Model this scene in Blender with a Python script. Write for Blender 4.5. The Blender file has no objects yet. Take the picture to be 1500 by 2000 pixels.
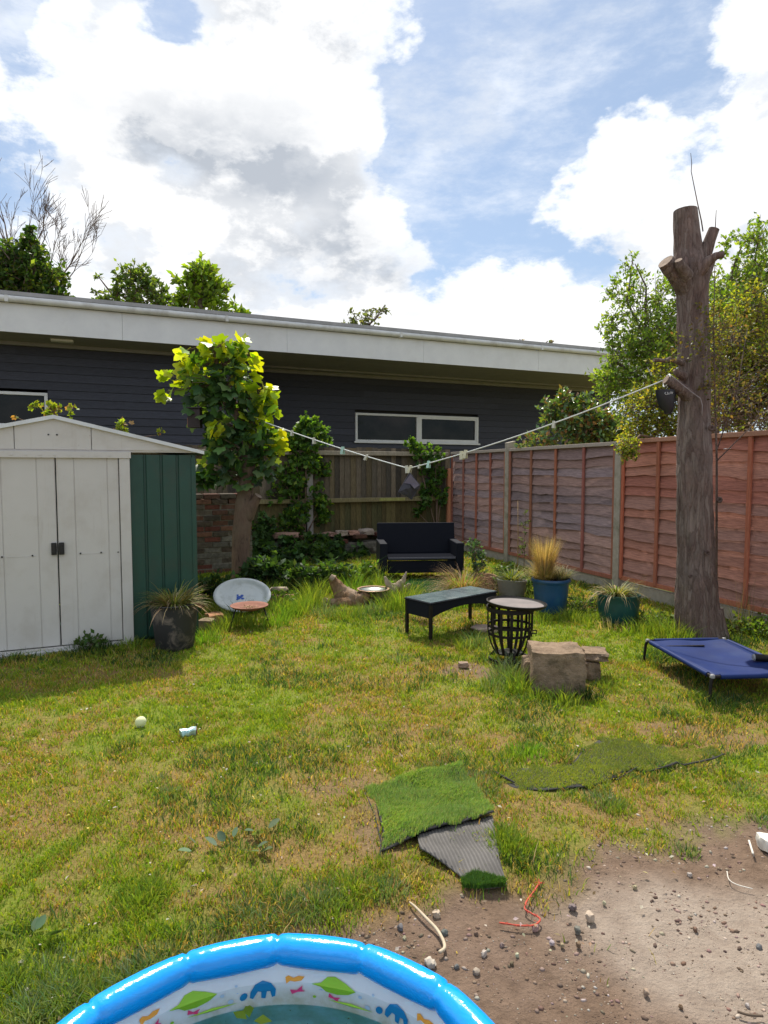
import bpy, math, random
import numpy as np
from mathutils import Vector, Matrix, Euler

# ------------------------------------------------------------------ camera, sky, sun, exposure
SC = bpy.context.scene
COL = SC.collection
FPX, CH = 1250.0, 1.45                      # focal length in photo pixels (1500 wide), eye height
TH = math.atan(80 / FPX)                    # downward pitch
cam_d = bpy.data.cameras.new('camera')
cam = bpy.data.objects.new('camera', cam_d); COL.objects.link(cam)
cam.location = (0, 0, CH); cam.rotation_euler = (math.pi / 2 - TH, 0, 0)
cam_d.sensor_fit = 'VERTICAL'; cam_d.sensor_height = 36.0; cam_d.lens = 36.0 * FPX / 2000.0
cam_d.clip_start = 0.05; cam_d.clip_end = 2000
SC.camera = cam

SUN_EL, SUN_AZ = math.radians(57.5), math.radians(-7)      # azimuth from +Y towards +X
sun_dir = Vector((math.sin(SUN_AZ) * math.cos(SUN_EL), math.cos(SUN_AZ) * math.cos(SUN_EL), math.sin(SUN_EL)))
sd = bpy.data.lights.new('sun', 'SUN'); sd.energy = 4.9; sd.angle = math.radians(0.6); sd.color = (1.0, 0.94, 0.84)
so = bpy.data.objects.new('sun', sd); COL.objects.link(so)
so.rotation_euler = sun_dir.to_track_quat('Z', 'Y').to_euler(); so.location = (0, 0, 20)

SC.view_settings.view_transform = 'Standard'; SC.view_settings.look = 'None'
SC.view_settings.exposure = 0.24; SC.view_settings.gamma = 1.0
SC.cycles.use_denoising = True
SC.cycles.max_bounces = 8; SC.cycles.transparent_max_bounces = 8
SC.cycles.diffuse_bounces = 3; SC.cycles.glossy_bounces = 3; SC.cycles.transmission_bounces = 4
SC.cycles.sample_clamp_indirect = 6.0


def skydir(px, py):
    u = (1000 - py) / FPX; x = (px - 750) / FPX
    v = Vector((x, math.cos(TH) + u * math.sin(TH), -math.sin(TH) + u * math.cos(TH)))
    return v.normalized()


def build_world():
    w = bpy.data.worlds.new('World'); SC.world = w; w.use_nodes = True
    nt = w.node_tree; N = nt.nodes; L = nt.links; N.clear()
    out = N.new('ShaderNodeOutputWorld'); bg = N.new('ShaderNodeBackground')
    L.new(bg.outputs[0], out.inputs[0])
    tc = N.new('ShaderNodeTexCoord')
    sky = N.new('ShaderNodeTexSky'); sky.sky_type = 'NISHITA'; sky.sun_disc = False
    sky.sun_elevation = SUN_EL; sky.sun_rotation = SUN_AZ; sky.air_density = 1.0; sky.dust_density = 0.7; sky.ozone_density = 2.5

    def val(x):
        return x
    def M(op, a, b=None, c=None, clamp=False):
        n = N.new('ShaderNodeMath'); n.operation = op; n.use_clamp = clamp
        for i, v in enumerate((a, b, c)):
            if v is None: continue
            if isinstance(v, (int, float)): n.inputs[i].default_value = v
            else: L.new(v, n.inputs[i])
        return n.outputs[0]
    def VM(op, a, b=None, s=None):
        n = N.new('ShaderNodeVectorMath'); n.operation = op
        for i, v in enumerate((a, b)):
            if v is None: continue
            if isinstance(v, (tuple, Vector)): n.inputs[i].default_value = tuple(v)
            else: L.new(v, n.inputs[i])
        if s is not None: n.inputs['Scale'].default_value = s
        return n
    def ramp(x, a, b, lo=0.0, hi=1.0):
        n = N.new('ShaderNodeMapRange'); n.interpolation_type = 'SMOOTHSTEP'
        L.new(x, n.inputs[0])
        n.inputs[1].default_value = a; n.inputs[2].default_value = b
        n.inputs[3].default_value = lo; n.inputs[4].default_value = hi
        return n.outputs[0]
    def mixc(f, a, b):
        n = N.new('ShaderNodeMix'); n.data_type = 'RGBA'
        if isinstance(f, (int, float)): n.inputs[0].default_value = f
        else: L.new(f, n.inputs[0])
        for i, v in ((6, a), (7, b)):
            if isinstance(v, tuple): n.inputs[i].default_value = v + (1,)
            else: L.new(v, n.inputs[i])
        return n.outputs[2]
    d0 = VM('NORMALIZE', tc.outputs['Generated']).outputs[0]
    # domain warp so blob borders are ragged
    def noise(vec, scale, detail, rough, off=(0, 0, 0)):
        a = VM('ADD', vec, off).outputs[0]
        n = N.new('ShaderNodeTexNoise'); n.inputs['Scale'].default_value = scale
        n.inputs['Detail'].default_value = detail; n.inputs['Roughness'].default_value = rough
        L.new(a, n.inputs['Vector']); return n
    def density(dvec):
        st = VM('MULTIPLY', dvec, (1.0, 1.0, 1.75)).outputs[0]
        wn = noise(st, 2.6, 5, 0.6, (3.1, 1.7, 8.2))
        wo = VM('SUBTRACT', wn.outputs['Color'], (0.5, 0.5, 0.5)).outputs[0]
        wd = VM('ADD', dvec, VM('SCALE', wo, s=0.20).outputs[0]).outputs[0]
        n1 = noise(st, 3.3, 9, 0.62, (0.4, 5.2, 2.1)).outputs[0]
        tot = M('MULTIPLY_ADD', n1, 5.4, -2.58)
        n1b = noise(st, 11.0, 6, 0.6, (4.4, 1.2, 6.1)).outputs[0]
        tot = M('ADD', tot, M('MULTIPLY_ADD', n1b, 1.3, -0.50))
        # broad masses of cloud and holes of blue, placed by direction
        for (px, py, r, a) in [
            (330, 190, 0.42, 0.95), (620, 70, 0.26, 0.8), (120, 120, 0.3, 0.6), (560, 360, 0.22, 0.8), (300, 440, 0.24, 0.6),
            (700, 470, 0.17, 0.7), (900, 20, 0.12, 0.6), (1500, 150, 0.13, 1.3), (1120, 310, 0.10, 1.5), (1230, 260, 0.08, 1.3), (1030, 350, .07, 1.1), (1180, 390, 0.16, .9), (1420, 400, 0.2, 0.7), (640, 330, .12, .5), (780, 400, .09, .6),
            (1250, 520, 0.25, 0.5), (900, 620, 0.2, 0.6), (500, 560, 0.2, 0.4), (1080, 400, .08, .5),
            (940, 210, 0.19, -1.6), (870, 330, 0.14, -1.1), (1110, 110, 0.20, -1.1), (1290, 130, 0.17, -0.9), (1010, 330, .10, -.6), (760, 250, .05, .3), (760, 330, 0.07, -.5), (900, 420, .07, -.5),
            (10, 345, 0.10, -1.3), (330, 40, 0.08, -1.2), (100, 200, .05, -.6), (480, 160, .05, -.4), (20, 30, 0.06, -0.8), (40, 540, .1, -.6), (170, 560, .09, -.6), (330, 330, .04, -.4), (600, 420, .04, -.4), (880, 560, .07, -.5), (1150, 480, .06, -.5), (570, 320, .05, -.3)]:
            dd = VM('DISTANCE', wd, skydir(px, py)).outputs['Value']
            g = M('MULTIPLY', ramp(dd, 0.0, r * 1.25, 1.0, 0.0), a * (0.66 if a > 0 else 1.1))
            tot = M('ADD', tot, g)
        return tot
    D = density(d0)
    up = VM('NORMALIZE', VM('ADD', d0, (-0.01, 0.0, 0.075)).outputs[0]).outputs[0]
    D2 = density(up)
    cover = ramp(D, 0.05, 0.50)
    wisp = noise(VM('MULTIPLY', d0, (1.0, 1.0, 2.6)).outputs[0], 5.0, 8, 0.65, (7, 3, 1)).outputs[0]
    veil = M('MULTIPLY', ramp(wisp, 0.40, 0.72), 0.75)
    cover = M('MAXIMUM', cover, veil)
    thick = ramp(D2, 0.75, 2.1)
    relief = ramp(M('SUBTRACT', D2, D), 0.0, 0.60)
    n3 = noise(VM('MULTIPLY', d0, (1.0, 1.0, 2.4)).outputs[0], 4.6, 6, 0.55, (2, 9, 4)).outputs[0]
    patch = ramp(n3, 0.46, 0.66)
    shade = M('MULTIPLY', M('MULTIPLY', thick, patch), 0.80)
    # named grey cloud bases
    bases = None
    n3b = noise(VM('MULTIPLY', d0, (1.0, 1.0, 2.2)).outputs[0], 9.0, 8, 0.62, (5, 2, 7)).outputs[0]
    sdv = VM('MULTIPLY', VM('ADD', d0, VM('SCALE', VM('SUBTRACT', noise(d0, 7, 5, .6).outputs['Color'], (.5, .5, .5)).outputs[0], s=.10).outputs[0]).outputs[0], (1, 1, 2.1)).outputs[0]
    for (px, py, r, a) in [(500, 275, .17, .95), (390, 285, .12, .6), (720, 500, .17, .8), (560, 500, .14, .6), (620, 120, .2, .55), (330, 250, .16, .45),
                           (200, 190, .2, .4), (760, 510, .10, .5), (880, 600, .13, .35), (1400, 500, .2, .35), (350, 400, .14, .35), (800, 625, .12, .3), (180, 400, .08, .2)]:
        c = skydir(px, py); c = Vector((c.x, c.y, c.z * 2.1))
        dd = VM('DISTANCE', sdv, c).outputs['Value']
        g = M('MULTIPLY', ramp(dd, 0.0, r, 1.0, 0.0), a)
        bases = g if bases is None else M('ADD', bases, g)
    shade = M('ADD', M('ADD', M('MULTIPLY', shade, 0.35), M('MULTIPLY', relief, 0.50)), M('MULTIPLY', M('MULTIPLY', bases, ramp(n3b, .30, .62  , .15, 1.0)), 0.52), clamp=True)
    cloud = mixc(shade, (1.0, 1.0, 1.0), (0.47, 0.51, 0.57))
    edge = ramp(D, 0.35, 1.1)
    cloud = mixc(edge, mixc(0.5, cloud, (0.80, 0.87, 0.97)), cloud)
    skyc = VM('SCALE', sky.outputs[0], s=0.105).outputs[0]
    skyc = mixc(0.30, skyc, (0.62, 0.78, 0.96))
    fin = mixc(cover, skyc, cloud)
    L.new(fin, bg.inputs[0]); bg.inputs[1].default_value = 0.97
    w.cycles.sampling_method = 'MANUAL'; w.cycles.sample_map_resolution = 512


build_world()


# ------------------------------------------------------------------ helpers: placing
def ray(px, py):
    u = (1000 - py) / FPX; x = (px - 750) / FPX
    return Vector((x, math.cos(TH) + u * math.sin(TH), -math.sin(TH) + u * math.cos(TH)))
def G(px, py, z=0.0):                        # point on a level plane
    r = ray(px, py); t = (z - CH) / r.z
    return Vector((r.x * t, r.y * t, z))
def AT(px, py, Y):                           # point at depth Y
    r = ray(px, py); t = Y / r.y
    return Vector((r.x * t, Y, CH + r.z * t))
def hit(px, py, o, ang, yl=0.0):             # local (x, z) on the vertical plane at local y = yl of a frame at o turned by ang
    n = Vector((-math.sin(ang), math.cos(ang))); d = Vector((math.cos(ang), math.sin(ang)))
    r = ray(px, py); q = Vector((o[0], o[1])) + n * yl
    t = q.dot(n) / (r.x * n.x + r.y * n.y)
    p = Vector((r.x * t, r.y * t)) - Vector((o[0], o[1]))
    return p.dot(d), CH + r.z * t


# ------------------------------------------------------------------ helpers: objects
def link(o, parent=None):
    COL.objects.link(o)
    if parent is not None: o.parent = parent
    return o
def tag(o, label=None, cat=None, group=None, kind=None):
    if label: o['label'] = label
    if cat: o['category'] = cat
    if group: o['group'] = group
    if kind: o['kind'] = kind
    return o
def thing(name, label, cat, loc=(0, 0, 0), rz=0.0, group=None, rot=None):
    o = bpy.data.objects.new(name, None); o.empty_display_size = 0.1
    COL.objects.link(o); o.location = loc
    o.rotation_euler = rot if rot is not None else (0, 0, rz)
    return tag(o, label, cat, group)
def copy_tree(o, parent=None):
    c = o.copy(); COL.objects.link(c); c.parent = parent
    for ch in list(o.children): copy_tree(ch, c)
    return c


class MB:
    def __init__(s): s.v = []; s.f = []; s.m = []; s.c = []; s.cc = (1, 1, 1)
    def add(s, vs, fs, m=0, c=None):
        b = len(s.v); s.v += [tuple(v) for v in vs]
        s.c += [c or s.cc] * len(vs)
        for f in fs: s.f.append(tuple(b + i for i in f)); s.m.append(m)
        return s
    def box(s, x0, x1, y0, y1, z0, z1, m=0, c=None, M=None):
        vs = [Vector((x, y, z)) for z in (z0, z1) for y in (y0, y1) for x in (x0, x1)]
        if M is not None: vs = [M @ v for v in vs]
        return s.add(vs, [(0, 2, 3, 1), (4, 5, 7, 6), (0, 1, 5, 4), (2, 6, 7, 3), (0, 4, 6, 2), (1, 3, 7, 5)], m, c)
    def tube(s, pts, rad, n=8, m=0, c=None, cap=True, jit=0.0, rng=None, mcap=None):
        pts = [Vector(p) for p in pts]
        if not hasattr(rad, '__len__'): rad = [rad] * len(pts)
        up = Vector((0, 0, 1)); vs = []; prev = None
        for i, p in enumerate(pts):
            t = (pts[min(i + 1, len(pts) - 1)] - pts[max(i - 1, 0)]).normalized()
            if prev is None:
                a = t.cross(up if abs(t.z) < 0.9 else Vector((0, 1, 0))).normalized()
            else:
                a = (prev - t * prev.dot(t)).normalized()
            prev = a; b = t.cross(a)
            for k in range(n):
                th = 2 * math.pi * k / n
                r = rad[i] * (1 + (rng.uniform(-jit, jit) if jit else 0))
                vs.append(p + (a * math.cos(th) + b * math.sin(th)) * r)
        fs = []
        for i in range(len(pts) - 1):
            for k in range(n):
                k2 = (k + 1) % n
                fs.append((i * n + k, i * n + k2, (i + 1) * n + k2, (i + 1) * n + k))
        s.add(vs, fs, m, c)
        if cap:
            b = len(s.v) - len(vs)
            s.f.append(tuple(b + k for k in reversed(range(n)))); s.m.append(m)
            e = b + (len(pts) - 1) * n
            s.f.append(tuple(e + k for k in range(n))); s.m.append(m if mcap is None else mcap)
        return s
    def lathe(s, prof, n=32, m=0, c=None, sx=1.0, sy=1.0, o=(0, 0, 0), M=None, wob=0.0, rng=None):
        vs = []
        for (r, z) in prof:
            for k in range(n):
                th = 2 * math.pi * k / n
                v = Vector((o[0] + r * sx * math.cos(th), o[1] + r * sy * math.sin(th), o[2] + z))
                if M is not None: v = M @ v
                vs.append(v)
        fs = []
        for i in range(len(prof) - 1):
            for k in range(n):
                k2 = (k + 1) % n
                fs.append((i * n + k, i * n + k2, (i + 1) * n + k2, (i + 1) * n + k))
        return s.add(vs, fs, m, c)
    def prism(s, poly, z0, z1, m=0, c=None, M=None):
        n = len(poly)
        vs = [Vector((x, y, z0)) for x, y in poly] + [Vector((x, y, z1)) for x, y in poly]
        if M is not None: vs = [M @ v for v in vs]
        fs = [tuple(reversed(range(n))), tuple(range(n, 2 * n))] + [(i, (i + 1) % n, n + (i + 1) % n, n + i) for i in range(n)]
        return s.add(vs, fs, m, c)
    def build(s, name, mats, parent=None, smooth=False, bevel=0.0, colattr=False, sharp=None):
        me = bpy.data.meshes.new(name); me.from_pydata(s.v, [], s.f); me.update()
        mats = mats if isinstance(mats, (list, tuple)) else [mats]
        for m in mats: me.materials.append(m)
        me.polygons.foreach_set('material_index', s.m)
        if colattr:
            ca = me.color_attributes.new('col', 'FLOAT_COLOR', 'POINT')
            arr = np.ones((len(s.v), 4), np.float32); arr[:, :3] = np.array(s.c, np.float32).reshape(-1, 3)
            ca.data.foreach_set('color', arr.ravel())
        if smooth:
            me.polygons.foreach_set('use_smooth', [True] * len(me.polygons))
            if sharp: me.set_sharp_from_angle(angle=math.radians(sharp))
        o = bpy.data.objects.new(name, me); link(o, parent)
        if bevel:
            b = o.modifiers.new('bevel', 'BEVEL'); b.width = bevel; b.segments = 2; b.limit_method = 'ANGLE'; b.angle_limit = math.radians(40)
        return o


def np_mesh(name, V, F, mats, parent=None, C=None, smooth=False):
    """V (n,3), F (m,k) all the same size, C (n,3)"""
    V = np.asarray(V, np.float32); F = np.asarray(F, np.int32); k = F.shape[1]
    me = bpy.data.meshes.new(name)
    me.vertices.add(len(V)); me.vertices.foreach_set('co', V.ravel())
    me.loops.add(F.size); me.loops.foreach_set('vertex_index', F.ravel())
    me.polygons.add(len(F)); me.polygons.foreach_set('loop_start', np.arange(0, F.size, k, dtype=np.int32))
    try: me.polygons.foreach_set('loop_total', np.full(len(F), k, np.int32))
    except Exception: pass
    if C is not None:
        ca = me.color_attributes.new('col', 'FLOAT_COLOR', 'POINT')
        a = np.ones((len(V), 4), np.float32); a[:, :3] = C; ca.data.foreach_set('color', a.ravel())
    if smooth: me.polygons.foreach_set('use_smooth', np.ones(len(F), bool))
    me.update(calc_edges=True)
    for m in (mats if isinstance(mats, (list, tuple)) else [mats]): me.materials.append(m)
    o = bpy.data.objects.new(name, me); return link(o, parent)


# numpy value noise
_rs = np.random.RandomState(7); _perm = _rs.rand(256, 256).astype(np.float32)
def vnoise(x, y):
    xi = np.floor(x).astype(int); yi = np.floor(y).astype(int); fx = x - xi; fy = y - yi
    fx = fx * fx * (3 - 2 * fx); fy = fy * fy * (3 - 2 * fy)
    a = _perm[xi % 256, yi % 256]; b = _perm[(xi + 1) % 256, yi % 256]
    c = _perm[xi % 256, (yi + 1) % 256]; d = _perm[(xi + 1) % 256, (yi + 1) % 256]
    return (a * (1 - fx) + b * fx) * (1 - fy) + (c * (1 - fx) + d * fx) * fy
def fbm(x, y, o=4, ox=0.0):
    s = 0; a = 0.5; t = 0
    for i in range(o):
        s = s + a * vnoise(x + ox + 17.3 * i, y + 31.7 * i); t += a; a *= 0.5; x = x * 2; y = y * 2
    return s / t
def sstep(x, a, b):
    t = np.clip((x - a) / (b - a), 0, 1); return t * t * (3 - 2 * t)


# ------------------------------------------------------------------ helpers: materials
def newmat(name):
    m = bpy.data.materials.new(name); m.use_nodes = True; nt = m.node_tree
    return m, nt, nt.nodes['Principled BSDF'], nt.nodes['Material Output']
def NZ(nt, scale, detail=4, rough=0.55, coord='Object', stretch=None, dist=0.0):
    tc = nt.nodes.new('ShaderNodeTexCoord'); v = tc.outputs[coord]
    if stretch:
        mp = nt.nodes.new('ShaderNodeMapping'); mp.inputs['Scale'].default_value = stretch
        nt.links.new(v, mp.inputs[0]); v = mp.outputs[0]
    n = nt.nodes.new('ShaderNodeTexNoise'); n.inputs['Scale'].default_value = scale
    n.inputs['Detail'].default_value = detail; n.inputs['Roughness'].default_value = rough
    n.inputs['Distortion'].default_value = dist
    nt.links.new(v, n.inputs['Vector']); return n.outputs[0]
def MR(nt, x, a, b, lo=0.0, hi=1.0):
    n = nt.nodes.new('ShaderNodeMapRange'); nt.links.new(x, n.inputs[0])
    for i, v in enumerate((a, b, lo, hi)): n.inputs[i + 1].default_value = v
    return n.outputs[0]
def MX(nt, f, a, b, blend='MIX'):
    n = nt.nodes.new('ShaderNodeMix'); n.data_type = 'RGBA'; n.blend_type = blend
    if isinstance(f, (int, float)): n.inputs[0].default_value = f
    else: nt.links.new(f, n.inputs[0])
    for i, v in ((6, a), (7, b)):
        if isinstance(v, tuple): n.inputs[i].default_value = v + (1,)
        else: nt.links.new(v, n.inputs[i])
    return n.outputs[2]
def BUMP(nt, bsdf, h, strength=0.3, dist=0.01):
    b = nt.nodes.new('ShaderNodeBump'); b.inputs['Strength'].default_value = strength; b.inputs['Distance'].default_value = dist
    nt.links.new(h, b.inputs['Height']); nt.links.new(b.outputs[0], bsdf.inputs['Normal'])
def mat(name, c1, c2=None, scale=8, rough=0.7, bump=0.15, bdist=0.005, stretch=None, metal=0.0, dirt=None, dscale=2.5, damt=0.5, spec=0.4, bscale=None, coat=0.0):
    m, nt, b, _ = newmat(name)
    c2 = c2 or tuple(min(1, x * 0.75) for x in c1)
    n = NZ(nt, scale, 6, 0.6, stretch=stretch)
    col = MX(nt, MR(nt, n, 0.3, 0.7), c2, c1)
    if dirt:
        n2 = NZ(nt, dscale, 7, 0.65)
        col = MX(nt, MR(nt, n2, 0.5, 0.68, 0.0, damt), col, dirt)
    nt.links.new(col, b.inputs['Base Color'])
    b.inputs['Roughness'].default_value = rough; b.inputs['Metallic'].default_value = metal
    b.inputs['Specular IOR Level'].default_value = spec
    if coat: b.inputs['Coat Weight'].default_value = coat; b.inputs['Coat Roughness'].default_value = 0.1
    if bump:
        h = NZ(nt, bscale or scale * 2.5, 6, 0.65, stretch=stretch)
        BUMP(nt, b, h, bump, bdist)
    return m
def leafmat(name, trans=0.45, rough=0.5, tint=(1.25, 1.15, 0.35), spec=0.35):
    m, nt, b, out = newmat(name)
    a = nt.nodes.new('ShaderNodeAttribute'); a.attribute_name = 'col'
    nt.links.new(a.outputs['Color'], b.inputs['Base Color'])
    b.inputs['Roughness'].default_value = rough; b.inputs['Specular IOR Level'].default_value = spec
    t = nt.nodes.new('ShaderNodeBsdfTranslucent')
    c = MX(nt, 1.0, a.outputs['Color'], tint, 'MULTIPLY'); nt.links.new(c, t.inputs['Color'])
    mx = nt.nodes.new('ShaderNodeMixShader'); mx.inputs[0].default_value = trans
    nt.links.new(b.outputs[0], mx.inputs[1]); nt.links.new(t.outputs[0], mx.inputs[2])
    nt.links.new(mx.outputs[0], out.inputs['Surface']); return m
def colmat(name, rough=0.85, bump=0.3, scale=30, stretch=None, amt=0.45, bdist=0.004, spec=0.3):
    """base colour from the mesh's own 'col', broken up by noise"""
    m, nt, b, _ = newmat(name)
    a = nt.nodes.new('ShaderNodeAttribute'); a.attribute_name = 'col'
    n = NZ(nt, scale, 7, 0.65, stretch=stretch)
    g = MR(nt, n, 0.25, 0.75, 1 - amt, 1 + amt)
    cc = nt.nodes.new('ShaderNodeCombineColor')
    for i in range(3): nt.links.new(g, cc.inputs[i])
    nt.links.new(MX(nt, 1.0, a.outputs['Color'], cc.outputs[0], 'MULTIPLY'), b.inputs['Base Color'])
    b.inputs['Roughness'].default_value = rough; b.inputs['Specular IOR Level'].default_value = spec
    if bump: BUMP(nt, b, n, bump, bdist)
    return m


LEAF = leafmat('leaf', .55); LEAFG = leafmat('glossy_leaf', 0.30, 0.28, (1.3, 1.35, 0.3), 0.6); GRASS = leafmat('grass_blade', 0.45, 0.55, (1.25, 1.15, 0.4), 0.3)
MAPLE = leafmat('maple_leaf', 0.5, 0.38, (1.5, 1.3, 0.2), 0.5)

# leaf templates: (verts, tris), length along +y
T_LEAF = (np.array([(0, 0, 0), (-.30, .45, .07), (0, 1, -.08), (.30, .45, .07)]), np.array([(0, 3, 2), (0, 2, 1)]))
def maple_template():
    pts = []
    lobes = [(-150, .45), (-122, .74), (-100, .62), (-72, .88), (-60, 1.0), (-46, .84), (-34, .66), (-16, .88), (0, 1.08), (16, .88), (34, .66), (46, .84), (60, 1.0), (72, .88), (100, .62), (122, .74), (150, .45)]
    for a, r in lobes:
        a = math.radians(a); pts.append((math.sin(a) * r * .62, .34 + math.cos(a) * r * .62, 0.09 * abs(math.sin(a)) * r - .12 * max(0, math.cos(a)) * r))
    v = [(0, .34, 0.02)] + pts + [(0, .10, 0)]
    n = len(v); f = [(0, i + 1, i) for i in range(1, n - 1)] + [(0, 1, n - 1)]
    v += [(-.012, 0, 0), (.012, 0, 0)]; 
    v += [(-.010, -.35, -.05), (.010, -.35, -.05)]
    f += [(n - 1, n + 2, n + 3)]
    return np.array(v), np.array(f)
T_MAPLE = maple_template()



def leaves(name, P, A, S, C, mat_, parent=None, templ=T_LEAF, updir=0.8, rng=None, keep=None):
    rng = rng or np.random.RandomState(1); n = len(P)
    A = A / np.maximum(np.linalg.norm(A, axis=1, keepdims=True), 1e-6)
    up = rng.normal(0, 1, (n, 3)) * (1 - updir) * 1.6; up[:, 2] += updir
    B = np.cross(A, up); B /= np.maximum(np.linalg.norm(B, axis=1, keepdims=True), 1e-6)
    N_ = np.cross(B, A)
    tv, tf = templ; k = len(tv)
    V = P[:, None, :] + S[:, None, None] * (tv[None, :, 0:1] * B[:, None, :] + tv[None, :, 1:2] * A[:, None, :] + tv[None, :, 2:3] * N_[:, None, :])
    F = (tf[None] + (np.arange(n) * k)[:, None, None]).reshape(-1, 3)
    return np_mesh(name, V.reshape(-1, 3), F, mat_, parent, np.repeat(C, k, axis=0))


def palette(rng, n, cols, jit=0.18):
    cols = np.array(cols); i = rng.randint(0, len(cols), n); c = cols[i]
    return np.clip(c * (1 + rng.normal(0, jit, (n, 1))) * (1 + rng.normal(0, 0.06, (n, 3))), 0.005, 1)


def spray_points(blobs, rng, per=9, tw=0.5, up=0.5, hang=0.0):
    """leafy twigs inside ellipsoid blobs (x, y, z, rx, ry, rz, n). Returns points, axes, twig segments"""
    P = []; A = []; T = []
    for (x, y, z, rx, ry, rz, n) in blobs:
        for _ in range(max(1, int(n / per))):
            u = rng.normal(0, 1, 3); u /= np.linalg.norm(u); r = rng.rand() ** (1 / 2.2)
            p0 = np.array([x, y, z]) + u * r * np.array([rx, ry, rz]) * 0.85
            d = u + np.array([0, 0, up - hang]) + rng.normal(0, 0.55, 3); d /= np.linalg.norm(d)
            ln = tw * (rx + rz) * 0.5 * rng.uniform(0.5, 1.2)
            T.append((p0, p0 + d * ln))
            for j in range(per):
                t = (j + rng.rand()) / per
                q = p0 + d * ln * t + rng.normal(0, 0.06 * ln + 0.008, 3)
                P.append(q); A.append(d * 0.5 + rng.normal(0, 0.7, 3) + np.array([0, 0, -0.1]))
    return np.array(P), np.array(A), T


def branch(mb, rng, p, d, ln, r, depth, spread=0.6, up=0.15, n=6, segs=4, tips=None, kids=(2, 4), rmin=0.003, wob=0.18):
    pts = [Vector(p)]; d = Vector(d).normalized(); rr = [r]
    for i in range(segs):
        d = (d + Vector((rng.uniform(-wob, wob), rng.uniform(-wob, wob), rng.uniform(-wob, wob) + up * 0.3))).normalized()
        pts.append(pts[-1] + d * ln / segs); rr.append(max(rmin, r * (1 - 0.55 * (i + 1) / segs)))
    mb.tube(pts, rr, n=n, cap=(depth == 0))
    if depth == 0:
        if tips is not None: tips.append((pts[-1], d))
        return
    for k in range(rng.randint(*kids)):
        i = rng.randint(max(1, segs // 2), segs)
        dd = (d + Vector((rng.uniform(-1, 1), rng.uniform(-1, 1), rng.uniform(-.7, 1))) * spread + Vector((0, 0, up))).normalized()
        branch(mb, rng, pts[i], dd, ln * rng.uniform(0.5, 0.75), rr[i] * 0.62, depth - 1, spread, up, max(4, n - 1), segs, tips, kids, rmin, wob)
    if tips is not None: tips.append((pts[-1], d))


# ------------------------------------------------------------------ the ground
HDIR = math.atan2(1, 2.33)                   # direction of the house, back fence and shed fronts
_bx = [G(560, 1850), G(640, 1815), G(770, 1765), G(885, 1712), G(1010, 1722), G(1200, 1668), G(1350, 1632), G(1500, 1600)]
BX = np.array([-0.42] + [p.x for p in _bx] + [3.0, 8.0]); BY = np.array([0.9] + [p.y for p in _bx] + [2.9, 3.2])
def soil_sd(x, y):                           # > 0 in the bare earth
    return np.interp(x, BX, BY) - y + (fbm(x * 2.2, y * 2.2, 4, 5) - 0.5) * 0.55 + (fbm(x * 9, y * 9, 3, 9) - .5) * .18
SPOTS = []                                    # worn patches: x, y, rx, ry, strength
def spot(px, py, wpx, hpx, s):
    c = G(px, py); a = G(px + wpx, py); b = G(px, py + hpx)
    SPOTS.append((c.x, c.y, abs(a.x - c.x), abs(c.y - b.y), s))
for a in [(905, 1308, 60, 14, 1.0), (640, 1545, 110, 40, .75), (1330, 1425, 90, 20, .8), (1180, 1600, 160, 35, .55), (1350, 1580, 120, 35, .5), (1440, 1450, 60, 25, .7),
          (720, 1620, 60, 60, .8), (600, 1660, 80, 30, .5), (240, 1320, 160, 20, .35), (330, 1600, 90, 25, .3), (120, 1420, 120, 20, .3), (1130, 1400, 80, 16, .45), (700, 1330, 120, 10, .2),
          (480, 1840, 60, 25, .6), (620, 1830, 60, 20, .6), (150, 1760, 100, 40, .5), (230, 1860, 80, 30, .4), (1250, 1540, 70, 20, .5), (1040, 1485, 50, 16, .9), (1300, 1490, 60, 10, .9), (950, 1640, 60, 50, .5), (420, 1740, 120, 20, .4)]:
    spot(*a)
def worn(x, y):
    w = np.zeros_like(x)
    dx = (fbm(x * 3, y * 3, 3, 2) - .5) * .3; dy = (fbm(x * 3, y * 3, 3, 40) - .5) * .3
    for (cx, cy, rx, ry, s) in SPOTS:
        d = np.sqrt(((x + dx - cx) / rx) ** 2 + ((y + dy - cy) / ry) ** 2)
        w = np.maximum(w, s * (1 - sstep(d, 0.5, 1.25)))
    return w
def dryness(x, y):
    return np.clip(sstep(fbm(x * 1.1, y * 1.1, 3, 70), .40, .68) * .55 + sstep(fbm(x * 4.5, y * 4.5, 3, 90), .42, .66) * .5 + worn(x, y) * .8, 0, 1)
def gheight(x, y):
    h = (fbm(x * 1.5, y * 1.5, 3, 20) - .5) * .035 + (fbm(x * 9, y * 9, 3, 30) - .5) * .012
    sd_ = soil_sd(x, y); h = h - 0.012 * sstep(sd_, -.1, .1)
    fade = 1 - sstep(np.abs(x), 7, 9); return h * fade


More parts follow.
